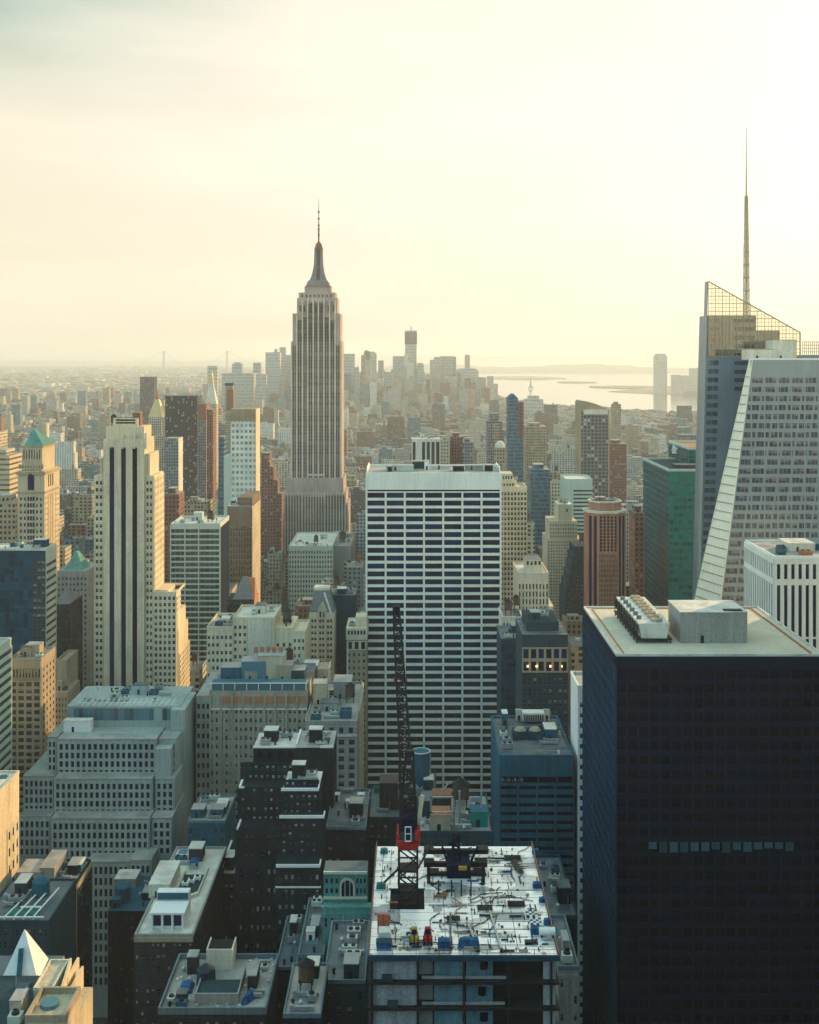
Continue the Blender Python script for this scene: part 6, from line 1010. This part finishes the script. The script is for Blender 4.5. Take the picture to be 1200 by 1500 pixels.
# dark steel core frame
r = bpy.data.objects.new('steel_frame', None); COL.objects.link(r); ro = (X(667, 243), 243, zd); r.location = ro; tag(r, 'black steel climbing frame of stacked beams on splayed legs, on the construction deck', 'steel frame')
for k, (py, yy, a, b) in enumerate(((1245, 247, 621, 716), (1264, 244, 621, 714), (1279, 242, 628, 712), (1289, 240.5, 628, 710))):
    z = Z(py, yy); m = MB().box(X(a, yy), X(b, yy), yy, yy+.9, z-.95, z); m.box(X(a, yy), X(a, yy)+2.2, yy+.9, yy+2.6, z-.5, z-.1); m.box(X(b, yy)-2.6, X(b, yy), yy+.9, yy+2.8, z-.5, z-.1); m.build('beam', 'dark_steel', r, ro)
m = MB().box(X(655, 242), X(689, 242), 240.9, 246.5, Z(1300, 241), Z(1262, 243)); m.lattice((X(668, 244), 244, Z(1262, 244)), (X(668, 244), 244, Z(1222, 244)), 1.6, 1.2, 4, .35); m.bar((X(655, 243), 243, Z(1262, 243)), (X(648, 243), 243, Z(1240, 243)), .4); m.bar((X(690, 243), 243, Z(1262, 243)), (X(700, 243), 243, Z(1240, 243)), .4); m.build('core', 'bronze', r, ro)
for a, b in ((662, 632), (682, 709)): MB().bar((X(a, 241), 241, Z(1300, 241)), (X(b, 238), 238, zd+.1), .75).build('leg', 'dark_steel', r, ro)
for a, yy in ((628, 239), (708, 239), (630, 249), (706, 249)): MB().box(X(a, yy)-.35, X(a, yy)+.35, yy-.35, yy+.35, zd, Z(1262, yy)).build('post', 'dark_steel', r, ro)
for px in (641, 660, 674, 688): MB().box(X(px, 236), X(px, 236)+.3, 233, 233.4, zd, zd+3.2).build('prop', 'dark_blue_metal', r, ro)
MB().box(X(672, 240), X(684, 240), 239.6, 240.2, zd+2.3, zd+3.0).build('warning_plate', 'yellow_paint', r, ro)
# tower crane
yc = 232.0; xc = X(598, yc); r = bpy.data.objects.new('tower_crane', None); COL.objects.link(r); ro = (xc, yc, zd-6); r.location = ro; tag(r, 'luffing crane with a red slewing base and steep lattice boom, on the construction deck', 'crane')
zt = Z(1230, yc); MB().lattice((xc, yc, zd-8), (xc, yc, zt), 3.7, 3.7, 7, .42).build('mast', 'dark_steel', r, ro)
tie = MB(); [tie.box(xc-1.9, xc+1.9, yc-1.9, yc+1.9, q, q+.12) for q in (zd+2.2, zd+6.4)]; tie.build('tie_ring', 'dark_steel', r, ro); MB().bar((xc-2, yc, zd+6), (x0+1.6, yc+6, zd), .35).build('brace', 'dark_steel', r, ro); MB().bar((xc+2, yc, zd+6.2), (xc+5, yc+8, zd+8), .3).build('brace', 'dark_steel', r, ro)
sw = MB(); n = 18; sw.cyl(xc, yc, 2.4, zt, 2.2, zt+1.0, n); sw.rect(xc-1.6, xc+1.6, yc-2.2, yc+2.2, zt-1.2, xc-2.4, xc+2.4, yc-2.6, yc+2.6, zt); sw.box(xc-2.3, xc-1.5, yc-2.6, yc+3, zt+1, zt+2.0); sw.box(xc+1.4, xc+2.5, yc-2.8, yc+2, zt+1, zt+2.9); sw = sw.build('slewing_base', 'red_paint', r, ro)
cb = MB(); a = xc-.65; z = zt+.9; [cb.box(a+q, a+q+.16, yc-3.2, yc-3.0, z, z+3.0) for q in (0, 1.15)]; cb.box(a+.16, a+1.15, yc-3.2, yc-3.0, z, z+.2); cb.box(a+.16, a+1.15, yc-3.2, yc-3.0, z+2.85, z+3.0); cb.box(a+.16, a+1.15, yc-3.2, yc-3.0, z+1.5, z+1.62); c = cb.build('cab', 'white_paint', r, ro); MB().box(a+.05, a+1.26, yc-3.02, yc-1.6, z+.1, z+2.95).build('cab_window', 'blue_glass', c, ro)
MB().box(xc-1.9, xc+1.9, yc-1.4, yc+3.4, zt+1.0, zt+4.8).build('machinery_house', 'bronze', r, ro)
pb = np.array((xc+.2, yc+2.0, zt+3.0)); ye = 262.0; tip = np.array((X(580.5, ye), ye, Z(890, ye))); d = tip-pb
bm = MB(); m1 = pb+d*.25; m2 = pb+d*.92; bm.lattice(pb, m1, 3.2, 2.6, 6, .40); bm.lattice(m1, m2, 2.3, 1.6, 22, .30); bm.lattice(m2, tip, 1.6, .9, 3, .34); boom = bm.build('boom', 'dark_steel', r, ro)
MB().box(tip[0]-.8, tip[0]+.9, tip[1]-1, tip[1]+.6, tip[2]-1.6, tip[2]+.4).build('boom_head', 'bronze', boom, ro)
for f, s in ((.64, -1), (.64, 1), (.30, -1)): q = pb+d*f; MB().box(q[0]+s*1.2-.25, q[0]+s*1.2+.25, q[1]-.6, q[1]-.2, q[2]-.5, q[2]+.5).build('boom_marker', 'red_paint', boom, ro)
af = MB(); at_ = np.array((xc+.3, yc-1.5, Z(1098, yc))); [af.bar((xc+s*1.7, yc-2.2+dy, zt+2), (at_[0]+s*.7, at_[1]+dy*.3, at_[2]), .4) for s in (-1, 1) for dy in (0, 3.5)]; [af.bar((xc-1.6+.12*k, yc-2.2, zt+3+k*2.4), (xc+1.7-.12*k, yc-2.2, zt+4.2+k*2.4), .25) for k in range(5)]; af.box(at_[0]-1, at_[0]+1, at_[1]-.4, at_[1]+.8, at_[2]-.6, at_[2]+.3); af.build('a_frame', 'dark_steel', r, ro)
cbm = MB(); [cbm.bar((at_[0]+s*.6, at_[1], at_[2]), tuple(pb+d*.97+np.array((s*.4, 0, 0))), .10) for s in (-1, 1)]; cbm.bar(tuple(tip), tuple(pb+np.array((0, -1, 1.5))), .08); cbm.build('cable', 'dark_steel', r, ro)
MB().bar((xc+1.9, yc+.5, zt+2.2), (xc+2.9, yc+1.0, Z(1168, yc)), .8).build('boom_stop', 'limestone', r, ro)
for k in range(3): MB().box(xc-1.7+k*1.2, xc-.6+k*1.2, yc-2.7, yc-1.5, zt+1.0, zt+2.4).build('counterweight', 'dark_concrete', r, ro)
# ------------------------------------------------------------------ far skyline
def far(px0, px1, py, Y, label, wall='pat_far', cat='skyscraper', name='distant_tower', steps=(), d=None, base=0.0, group='towers of the far skyline'):
    x0, x1 = X(px0, Y), X(px1, Y); d = d or max(30, (x1-x0)*.9); m = MB(); m.box(x0, x1, Y, Y+d, base, Z(py, Y), log=True)
    for a, b, p in steps: m.box(X(a, Y), X(b, Y), Y+3, Y+d-3, base, Z(p, Y))
    o = m.build(name, wall, None, ((x0+x1)/2, Y, base)); tag(o, label, cat, group); return o
o = far(593.5, 610.5, 484, 5650, 'tallest hazy tower of the far skyline, unfinished at the top', steps=()); 
m = MB(); xm = X(602, 5650); m.box(X(593, 5650), X(611, 5650), 5648, 5720, Z(504, 5650), Z(486, 5650)); m.build('upper_floors', 'pat_dark_slab', o, (o.location)); m = MB(); m.bar((xm, 5680, Z(485, 5650)), (xm+3, 5680, Z(478, 5650)), 4); m.build('crane_mast', 'dark_steel', o, o.location)
SK = [(503, 519.5, 518, 5500, 'hazy flat-topped tower just right of the spired skyscraper', ()), (533, 551.5, 517, 5700, 'hazy tower with a tapered shoulder, second right of the spired skyscraper', ((535, 549, 515),)), (554, 562, 528, 5800, 'narrow hazy tower between the shouldered tower and the tallest hazy tower', ()), (575.5, 595, 521.5, 5900, 'wide hazy tower immediately left of the tallest hazy tower', ()), (611, 621, 533, 5600, 'short hazy tower immediately right of the tallest hazy tower', ((612, 619, 531.5),)),
 (630, 645, 527, 5750, 'hazy tower with stepped left side, left half of a joined pair', ((636, 645, 523),)), (645.5, 664, 521.5, 5800, 'tall hazy flat-topped slab, right half of a joined pair', ()), (668.5, 701, 542, 5500, 'broad low hazy tower with chamfered top corners, right of the joined pair', ((672, 698, 540),)), (700, 710, 554, 5600, 'low hazy block stepping off the broad low tower', ()), (714, 723, 551, 6000, 'slim hazy tower apart on the right by the water', ()), (723.5, 729.5, 562, 6100, 'small hazy block right of the slim waterside tower', ()),
 (389, 410, 516, 5300, 'hazy stepped tower with a small spire left of the spired skyscraper', ((402, 406, 511),)), (409.5, 418.5, 508.5, 5500, 'tallest thin hazy tower close left of the spired skyscraper', ()), (418.5, 426, 520, 5400, 'hazy tower half hidden by the left side of the spired skyscraper', ()), (371, 382, 531, 5100, 'hazy square tower, third left of the spired skyscraper', ()), (340, 355, 533, 5000, 'hazy tower with a domed cap, left of the far skyline', ((343, 352, 530.5),)), (325, 372, 547, 4900, 'long low hazy block under the domed-cap tower', ()), (304, 318, 536, 4700, 'hazy tower behind the pointed stone tower', ()),
 (375, 390, 548, 4800, 'small hazy block at the foot of the square tower', ()), (520, 532, 545, 5300, 'small hazy block between the first two towers right of the spired skyscraper', ()), (563, 576, 545, 5400, 'small hazy block below the wide hazy tower', ()), (620, 632, 549, 5300, 'small hazy block below the short hazy tower', ()), (655, 672, 552, 5200, 'small hazy block below the joined pair', ()), (702, 716, 566, 5200, 'lowest hazy block at the right end of the far skyline', ()),
 (770, 796, 585, 4600, 'rounded hazy block on the near riverbank right of the slender blue glass tower', ((775, 790, 580),)), (812, 824, 598, 4500, 'small hazy block on the near riverbank left of the curved-cap tower', ())]
for a, b, p, yy, lab, st in SK: far(a, b, p, yy, lab, steps=st)
JC = [(960.5, 977.5, 521, 7700, 'tall hazy tower with rounded top across the river, nearest the slanted glass tower', ((962.5, 975.5, 518),)), (985, 997, 549, 7900, 'low hazy tower across the river, right of the tall rounded one', ()), (999, 1011, 550, 7950, 'second low hazy tower across the river', ()), (1011.5, 1021, 539.5, 8000, 'taller hazy tower across the river, third from the rounded one', ()), (1022, 1034, 539, 8050, 'hazy tower across the river touching the slanted glass tower', ())]
for a, b, p, yy, lab, st in JC: far(a, b, p, yy, lab, steps=st, group='towers across the river')
def brg():
    Y0 = 15500; r = bpy.data.objects.new('suspension_bridge', None); COL.objects.link(r); ro = (X(287, Y0), Y0, 0); r.location = ro; tag(r, 'faint suspension bridge with two tall towers on the left horizon', 'bridge')
    for px in (240, 333):
        xx = X(px, Y0); m = MB(); zz = Z(514, Y0); [m.box(xx-14+q, xx-4+q, Y0-14, Y0+14, 0, zz) for q in (0, 18)]; m.box(xx-14, xx+14, Y0-10, Y0+10, zz-20, zz-5); m.box(xx-14, xx+14, Y0-10, Y0+10, 90, 105); m.build('tower', 'grey_metal', r, ro)
    m = MB(); m.box(X(190, Y0), X(385, Y0), Y0-16, Y0+16, 66, 74); m.build('deck', 'grey_metal', r, ro); m = MB(); a, b, zz = X(240, Y0), X(333, Y0), Z(514, Y0); pts = [(a+(b-a)*k/16, Y0, 85+(zz-85)*(2*k/16-1)**2) for k in range(17)]; [m.bar(p, q, 4) for p, q in zip(pts, pts[1:])]; m.bar((a, Y0, zz), (X(195, Y0), Y0, 72), 4); m.bar((b, Y0, zz), (X(380, Y0), Y0, 72), 4); m.build('cable', 'grey_metal', r, ro)
brg()
def statue():
    Y0 = 8900; x = X(777.5, Y0); m = MB(); m.cyl(x, Y0, 22, 2, 20, 14, 10); m.rect(x-9, x+9, Y0-9, Y0+9, 14, x-6, x+6, Y0-6, Y0+6, 46); o = m.build('monument', 'grey_concrete', None, (x, Y0, 2)); tag(o, 'tiny hazy statue on a pedestal on the low island in the bay', 'statue')
    f = MB(); f.cyl(x, Y0, 4.5, 46, 3.0, 76, 10); f.cyl(x, Y0, 2.0, 76, 2.2, 83, 8); f.bar((x+2, Y0, 74), (x+4.5, Y0, 90), 1.6); f.build('figure', 'copper', o, o.location)
statue()
# ------------------------------------------------------------------ ground, water, islands, hills
def sheet(name, poly, z0, z1, mat):
    m = MB(); m.loft(poly, z0, poly, z1); o = m.build(name, mat); tag(o, kind='structure'); return o
m = MB(); m.v = [(-90000, -3000, -3), (90000, -3000, -3), (90000, 120000, -3), (-90000, 120000, -3)]; m.f = [(0,1,2,3)]; m.mi = [0]; tag(m.build('water', 'river_water'), kind='structure')
MAN = [(-1500, -2500), (2600, -2500), (2300, 1500), (1800, 3400), (1228, 4780), (924, 5150), (796, 5330), (667, 5650), (560, 6400), (470, 7200), (250, 7500), (-300, 7300), (-900, 6600), (-2600, 5200), (-2600, 2500)]
sheet('ground', MAN, -8, 0, 'asphalt')
sheet('ground', [(-40000, -2000), (-2900, -2000), (-2900, 5600), (-1500, 7300), (-900, 8600), (-1500, 12000), (-2300, 15200), (-2600, 30000), (-40000, 60000)], -8, -.4, 'suburb_ground')
sheet('ground', [(1400, 8200), (1650, 7600), (2100, 7300), (9000, 5500), (30000, 20000), (9000, 19000), (4200, 14000), (2600, 10500)], -8, -.4, 'suburb_ground')
for px0, px1, py, w in ((700, 830, 553.5, 900), (815, 875, 560, 260), (860, 985, 567, 320), (470, 700, 566, 700)): yy = 260*F/(py-CY); a, b = X(px0, yy), X(px1, yy); n = 16; sheet('island', [((a+b)/2+(b-a)/2*cos(2*pi*k/n)*(.85+.15*sin(3*k)), yy+w*sin(2*pi*k/n)) for k in range(n)], -8, 4, 'suburb_ground')
def hills(name, px0, px1, Y, prof, depth, n=60):
    m = MB(); a, b = X(px0, Y), X(px1, Y); rows = []
    for j, (dy, f) in enumerate(((-.5, 0), (-.25, .6), (0, 1), (.3, .8), (.6, 0))):
        rows.append([(a+(b-a)*k/n, Y+dy*depth, -5+f*(prof(k/n)+5)) for k in range(n+1)])
    for r_ in rows: m.v += r_
    w = n+1
    for j in range(4):
        for k in range(n): i = j*w+k; m.f.append((i, i+1, i+w+1, i+w)); m.mi.append(0)
    tag(m.build(name, 'suburb_ground'), kind='structure')
hills('hills', 560, 1500, 19000, lambda t: 20+95*abs(sin(t*5+.6))*(.6+.4*sin(t*23))+25*sin(t*61)**2, 6000)
hills('hills', -900, 620, 34000, lambda t: 60+50*sin(t*9)**2+20*sin(t*41)**2, 9000); hills('hills', 500, 2400, 42000, lambda t: 150+70*sin(t*6+1)**2+20*sin(t*37)**2, 9000)
# ------------------------------------------------------------------ the rest of the city, clear of the towers above
RN = random.Random(11)
SEE = [(b.bb, b.see) for b in ALLB if b.see]
def limit(x0, x1, y0, z):                                # keep the blocks in front from hiding what shows above them
    pa, pb = sorted((CX+x0/y0*F, CX+x1/y0*F)); pa, pb = min(pa, CX+x0/(y0+30)*F), max(pb, CX+x1/(y0+30)*F)
    for bb, see in SEE:
        if bb[2] > y0+5:
            qa, qb = CX+bb[0]/bb[2]*F, CX+bb[1]/bb[2]*F
            if pb > qa-2 and pa < qb+2: z = min(z, CZ-(see-CY)/F*(y0+35))
    return z
def free(x0, x1, y0, y1):
    for b in BOXES:
        if x0 < b[1]+2 and x1 > b[0]-2 and y0 < b[3]+2 and y1 > b[2]-2: return False
    return True
PAL = [('cream', (.46,.40,.28), 20), ('tan', (.34,.26,.165), 20), ('pale grey', (.36,.36,.31), 15), ('brown', (.18,.12,.085), 13), ('red brick', (.25,.13,.09), 9), ('dark grey', (.11,.12,.12), 9), ('teal grey', (.12,.20,.20), 11), ('white', (.62,.60,.52), 7)]
pick = lambda: RN.choices(PAL, [p[2] for p in PAL])[0]
def inside(poly, x, y):
    c = False; j = len(poly)-1
    for i in range(len(poly)):
        if (poly[i][1] > y) != (poly[j][1] > y) and x < (poly[j][0]-poly[i][0])*(y-poly[i][1])/(poly[j][1]-poly[i][1])+poly[i][0]: c = not c
        j = i
    return c
FILL = []                                                # (x0,x1,y0,y1,z,colour,alpha,shape)
y = 455.0
while y < 6900:
    dep = 27 if y < 2200 else 34; hw = .40*y+60; x = -hw
    while x < hw:
        w = RN.uniform(13, 30) if y < 1500 else RN.uniform(18, 46)
        xx0, xx1 = x, x+w-RN.uniform(.3, 1.5); x += w
        if y < 1300 and xx0 < -92 and xx1 > -112: continue
        if RN.random() < .04 or not inside(MAN, (xx0+xx1)/2, y+15): continue
        d = dep*RN.uniform(.72, 1.0)
        if not free(xx0, xx1, y, y+d): continue
        r = RN.random(); h = RN.uniform(26, 60) if y < 640 else RN.uniform(38, 98) if y < 1290 else RN.uniform(14, 50)
        if r > .86: h *= RN.uniform(1.3, 1.75)
        if r > .975 and y > 900: h *= 1.5
        if y > 4700 and -560 < xx0 < 430: h *= RN.choice((1.5, 1.9, 2.4, 3.4))
        if xx0 > 300 and y > 3600: h = min(h, RN.uniform(10, 24))
        h = limit(xx0, xx1, y, h)
        if h < 7: continue
        FILL.append((xx0, xx1, y, y+d, h, pick(), RN.random(), RN.random()))
    y += dep+(15 if (int(y/70) % 2) else 2.5)
for q in ((-55, 45, -70, -12, 252), (-190, -90, -120, -50, 165), (-330, -220, -150, -60, 190), (80, 150, -130, -40, 180), (-160, -70, -300, -180, 220), (0, 110, -320, -200, 200), (170, 260, -260, -120, 215), (-480, -360, -220, -80, 175), (320, 420, -200, -60, 190), (-700, -500, -300, -150, 190), (-600, -440, -520, -400, 210), (440, 600, -300, -150, 200), (-260, -180, -360, -240, 205), (120, 190, -380, -260, 190), (-90, -50, -200, -100, 180), (600, 800, -400, -200, 190), (-900, -720, -400, -200, 190), (45, 78, -110, -20, 200), (-88, -57, -90, -20, 215), (-220, -190, -110, -50, 205), (-330, -225, -300, -170, 235), (230, 320, -180, -60, 215), (155, 228, -110, -40, 200), (330, 440, -330, -210, 225), (-170, 170, -620, -500, 225), (-700, -380, -620, -500, 220), (200, 700, -640, -500, 225), (-420, -300, -420, -280, 230), (-40, 60, -480, -380, 190), (200, 300, -460, -340, 225),
          (128, 200, -10, 90, 235), (128, 200, 100, 200, 240), (132, 205, 210, 305, 235), (150, 215, 315, 405, 228)): FILL.append((*q, PAL[1], .5, .9))   # unseen towers added behind and beside the viewpoint to block low sky and sun
# identity buffer: which of them show, and how much
SB = .5; BW, BH = 600, 750; buf = np.full((BH, BW), -1, int)
items = [(b[2], b, -2) for b in BOXES]+[(f[2], (f[0], f[1], f[2], f[3], 0, f[4]), i) for i, f in enumerate(FILL) if f[2] > 300]
for _, b, i in sorted(items, key=lambda q: -q[0]):
    yy = max(b[2], 5); ye = max(b[3], 6); xs = [CX+b[0]/yy*F, CX+b[1]/yy*F, CX+b[0]/ye*F, CX+b[1]/ye*F]; t_ = min(CY+(CZ-b[5])/yy*F, CY+(CZ-b[5])/ye*F); bo = CY+(CZ-b[4])/yy*F
    a0, a1, c0, c1 = [int(round(q*SB)) for q in (min(xs), max(xs), t_, bo)]
    a0, c0 = max(a0, 0), max(c0, 0)
    if a1 > a0 and c1 > c0: buf[c0:min(c1, BH), a0:min(a1, BW)] = i
ids, cnt = np.unique(buf[buf >= 0], return_counts=True); order = sorted(zip(cnt.tolist(), ids.tolist()), reverse=True)
NEAR = [i for c, i in order[:190] if c >= 14]
cen = {}
for i in NEAR: p = np.argwhere(buf == i); cen[i] = (p[:, 1].mean()/SB, p[:, 0].mean()/SB)
def colset(o, cols): at_ = o.data.attributes.new('wallcol', 'FLOAT_COLOR', 'POINT'); at_.data.foreach_set('color', np.array(cols, 'f').ravel())
def shape(m, f, detail=True):
    x0, x1, y0, y1, z, c, al, sh = f; feats = []
    if sh < .3 and x1-x0 > 12:
        k = .55+.3*al; m.box(x0, x1, y0, y1, 0, z*k); m.box(x0+2, x1-2.5, y0+2.5, y1-2, z*k, z); X0, X1, Y0, Y1 = x0+2, x1-2.5, y0+2.5, y1-2; feats.append('stepped')
    else: m.box(x0, x1, y0, y1, 0, z); X0, X1, Y0, Y1 = x0, x1, y0, y1
    if not detail: return feats, (X0, X1, Y0, Y1)
    t_ = .5
    m.box(X0, X1, Y0-.12, Y0+t_, z, z+1.1); m.box(X0, X0+t_, Y0+t_, Y1, z, z+1.08); m.box(X1-t_, X1, Y0+t_, Y1, z, z+1.08)
    return feats, (X0, X1, Y0, Y1)
NAMED = {}
for i in NEAR:
    f = FILL[i]; x0, x1, y0, y1, z, c, al, sh = f; m = MB(); feats, (X0, X1, Y0, Y1) = shape(m, f)
    tall = z > 1.5*max(18, x1-x0) ; form = 'tower' if z > 68 and tall else 'block'
    org = ((x0+x1)/2, y0, 0); o = m.build('apartment_block' if form == 'block' else 'apartment_tower', 'pat_city', None, org); colset(o, [(*c[1], al)]*len(m.v))
    W_, D_ = X1-X0, Y1-Y0; rr = random.Random(i); feat = 'a bare roof'
    if W_ > 6 and D_ > 6:
        if al < .45: b_ = MB(); bx, by, bw, bd = X0+W_*.2*rr.random()+1, Y0+D_*.3+1, W_*.35, D_*.35; b_.box(bx, bx+bw, by, by+bd, z, z+rr.uniform(2.5, 5.5)); q = b_.build('bulkhead', 'pat_city', o, org); colset(q, [(*c[1], al)]*8); feat = 'a roof shed'
        if al > .35:
            t_ = MB(); tx, ty, tr_ = X1-W_*.3, Y0+D_*.55, rr.uniform(1.5, 2.2); zl = z+rr.uniform(2, 4)
            t_.cyl(tx, ty, tr_, zl, tr_, zl+4, 10); t_.cyl(tx, ty, tr_*1.1, zl+4, .1, zl+5.4, 10); [t_.box(tx+a*tr_*.6-.15, tx+a*tr_*.6+.15, ty+b*tr_*.6-.15, ty+b*tr_*.6+.15, z, zl) for a in (-1, 1) for b in (-1, 1)]; t_.build('water_tank', 'wood_tank', o, org); feat = 'a roof tank' if al >= .45 else 'a roof shed and tank'
        for k in range(rr.randint(1, 4)): u = MB(); ux, uy = rr.uniform(X0+1, X1-4), rr.uniform(Y0+1, Y1-4); uw = rr.uniform(1.5, 3); u.box(ux, ux+uw, uy, uy+uw*.8, z+.2, z+rr.uniform(1.2, 2.4)); u.box(ux+.2, ux+uw-.2, uy+.1, uy+uw*.7, z, z+.2); u.build('air_unit', rr.choice(['galvanised', 'blue_metal', 'pale_green', 'dark_steel']), o, org)
    NAMED[i] = (o, c[0], form, feat, 'stepped' if feats else 'plain')
def lmbox(b): bb = b.bb; return (CX+(bb[0]+bb[1])/2/bb[2]*F, CY+(CZ-bb[5])/bb[2]*F, b.see or 900, abs(bb[1]-bb[0])/2/bb[2]*F, bb[2])
LM = [(s, *lmbox(b)) for s, b in LAND]; rel = {}
for i in NEAR:
    cx_, cy_ = cen[i]; best = None
    for s, lx_, ty, by, hw, yy in LM:
        dx = abs(cx_-lx_); ex = max(0, dx-hw); ey = max(0, ty-cy_, cy_-by); dd = math.hypot(ex, ey*1.3)
        if best is None or dd < best[0]:
            side = 'left of' if cx_ < lx_-hw*.7 else 'right of' if cx_ > lx_+hw*.7 else ('above' if cy_ < ty+10 else 'below'); best = (dd, s, side)
    rel.setdefault((best[1], best[2], NAMED[i][1], NAMED[i][2]), []).append((best[0], i))
ORD = ['', 'second ', 'third ', 'fourth ', 'fifth ', 'sixth ', 'seventh ', 'eighth ', 'ninth ', 'tenth ', 'eleventh ', 'twelfth ', 'thirteenth ', 'fourteenth ', 'fifteenth ']
for (s, side, c, form), L in rel.items():
    for k, (_, i) in enumerate(sorted(L)):
        o, c, form, feat, st = NAMED[i]
        lab = f'{st} {c} {form} with {feat}, {side} {s}' if len(L) == 1 else (f'{st} {c} {form} with {feat}, ' + (ORD[k] or 'first ') + f'{side} {s}')
        if len(lab.replace('-', ' ').split()) > 15: lab = lab.replace(st+' ', '', 1)
        if len(lab.replace('-', ' ').split()) > 15: lab = lab.replace(' with '+feat, '', 1)
        tag(o, lab, 'apartment building', 'mid-rise blocks filling the city')
# everything smaller, plus the added unseen towers: one mass of blocks
m = MB(); cols = []; ns = set(NEAR)
for i, f in enumerate(FILL):
    if i in ns: continue
    n0 = len(m.v); _, (X0, X1, Y0, Y1) = shape(m, f, f[2] < 1500); z = f[4]
    if f[6] < .6 and X1-X0 > 8: a = X0+(X1-X0)*.2; m.box(a, a+(X1-X0)*.35, Y0+4, Y0+4+(Y1-Y0)*.4, z, z+4)
    cols += [(*f[5][1], f[6])]*(len(m.v)-n0)
o = m.build('city_blocks', 'pat_city'); colset(o, cols); tag(o, 'mass of small city blocks fading into the haze, with added unseen towers', 'city blocks', None, 'stuff')
m = MB(); cols = []
def scat(n, ya, yb, xa, xb, hmin, hmax, test):
    for _ in range(n):
        u = RN.random(); yy = ya*(yb/ya)**u; xx = RN.uniform(xa, xb)*yy/F
        if not test(xx, yy): continue
        w = RN.uniform(14, 60)*(.6+yy/9000); h = RN.uniform(hmin, hmax)*(1.8 if RN.random() > .93 else 1)*(1.8 if RN.random() > .985 else 1); c = pick()
        n0 = len(m.v); m.box(xx, xx+w, yy, yy+w*RN.uniform(.5, 1.2), -.4, h); cols.extend([(*c[1], RN.random())]*8)
scat(9000, 5000, 24000, -700, -60, 8, 26, lambda x, y: x < -2950 or (y > 7200 and x < -900-(y-8000)*.16))
scat(900, 7400, 17000, 250, 1300, 8, 30, lambda x, y: x > 1700+(y-7500)*.28)
o = m.build('distant_suburb', 'pat_city_coarse'); colset(o, cols); tag(o, 'low hazy suburbs spreading to the horizon', 'suburb', None, 'stuff')
m = MB()                                                 # tree clumps between the far houses
for _ in range(2600):
    yy = 5200*(24000/5200)**RN.random(); xx = RN.uniform(-700, -40)*yy/F
    if xx > -2950 and not (yy > 7400 and xx < -1000-(yy-8000)*.16): continue
    r_ = RN.uniform(12, 40)*(yy/9000+.4); h = RN.uniform(8, 16); p = [(xx+r_*cos(2*pi*k/7)*RN.uniform(.6, 1.2), yy+r_*sin(2*pi*k/7)*RN.uniform(.6, 1.2)) for k in range(7)]; m.loft(p, -.4, [(xx+(a-xx)*.6, yy+(b-yy)*.6) for a, b in p], h)
wallmat('far_foliage', (0.06, 0.09, 0.045), var=.5, scale=.02); tag(m.build('far_woods', 'far_foliage'), 'dark tree clumps among the hazy suburbs', 'woods', None, 'stuff')
# ------------------------------------------------------------------ haze
m, nt = newmat('haze_air'); HAZE = 0.66e-4
pv = NN(nt, 'ShaderNodeVolumePrincipled', {'Color': (0.78, 0.82, 0.78, 1), 'Density': HAZE, 'Anisotropy': 0.20})
nt.links.new(pv.outputs[0], NN(nt, 'ShaderNodeOutputMaterial').inputs['Volume'])
hz = MB().box(-13500, 13500, -600, 36000, -60, 480).build('haze', 'haze_air'); tag(hz, kind='stuff')
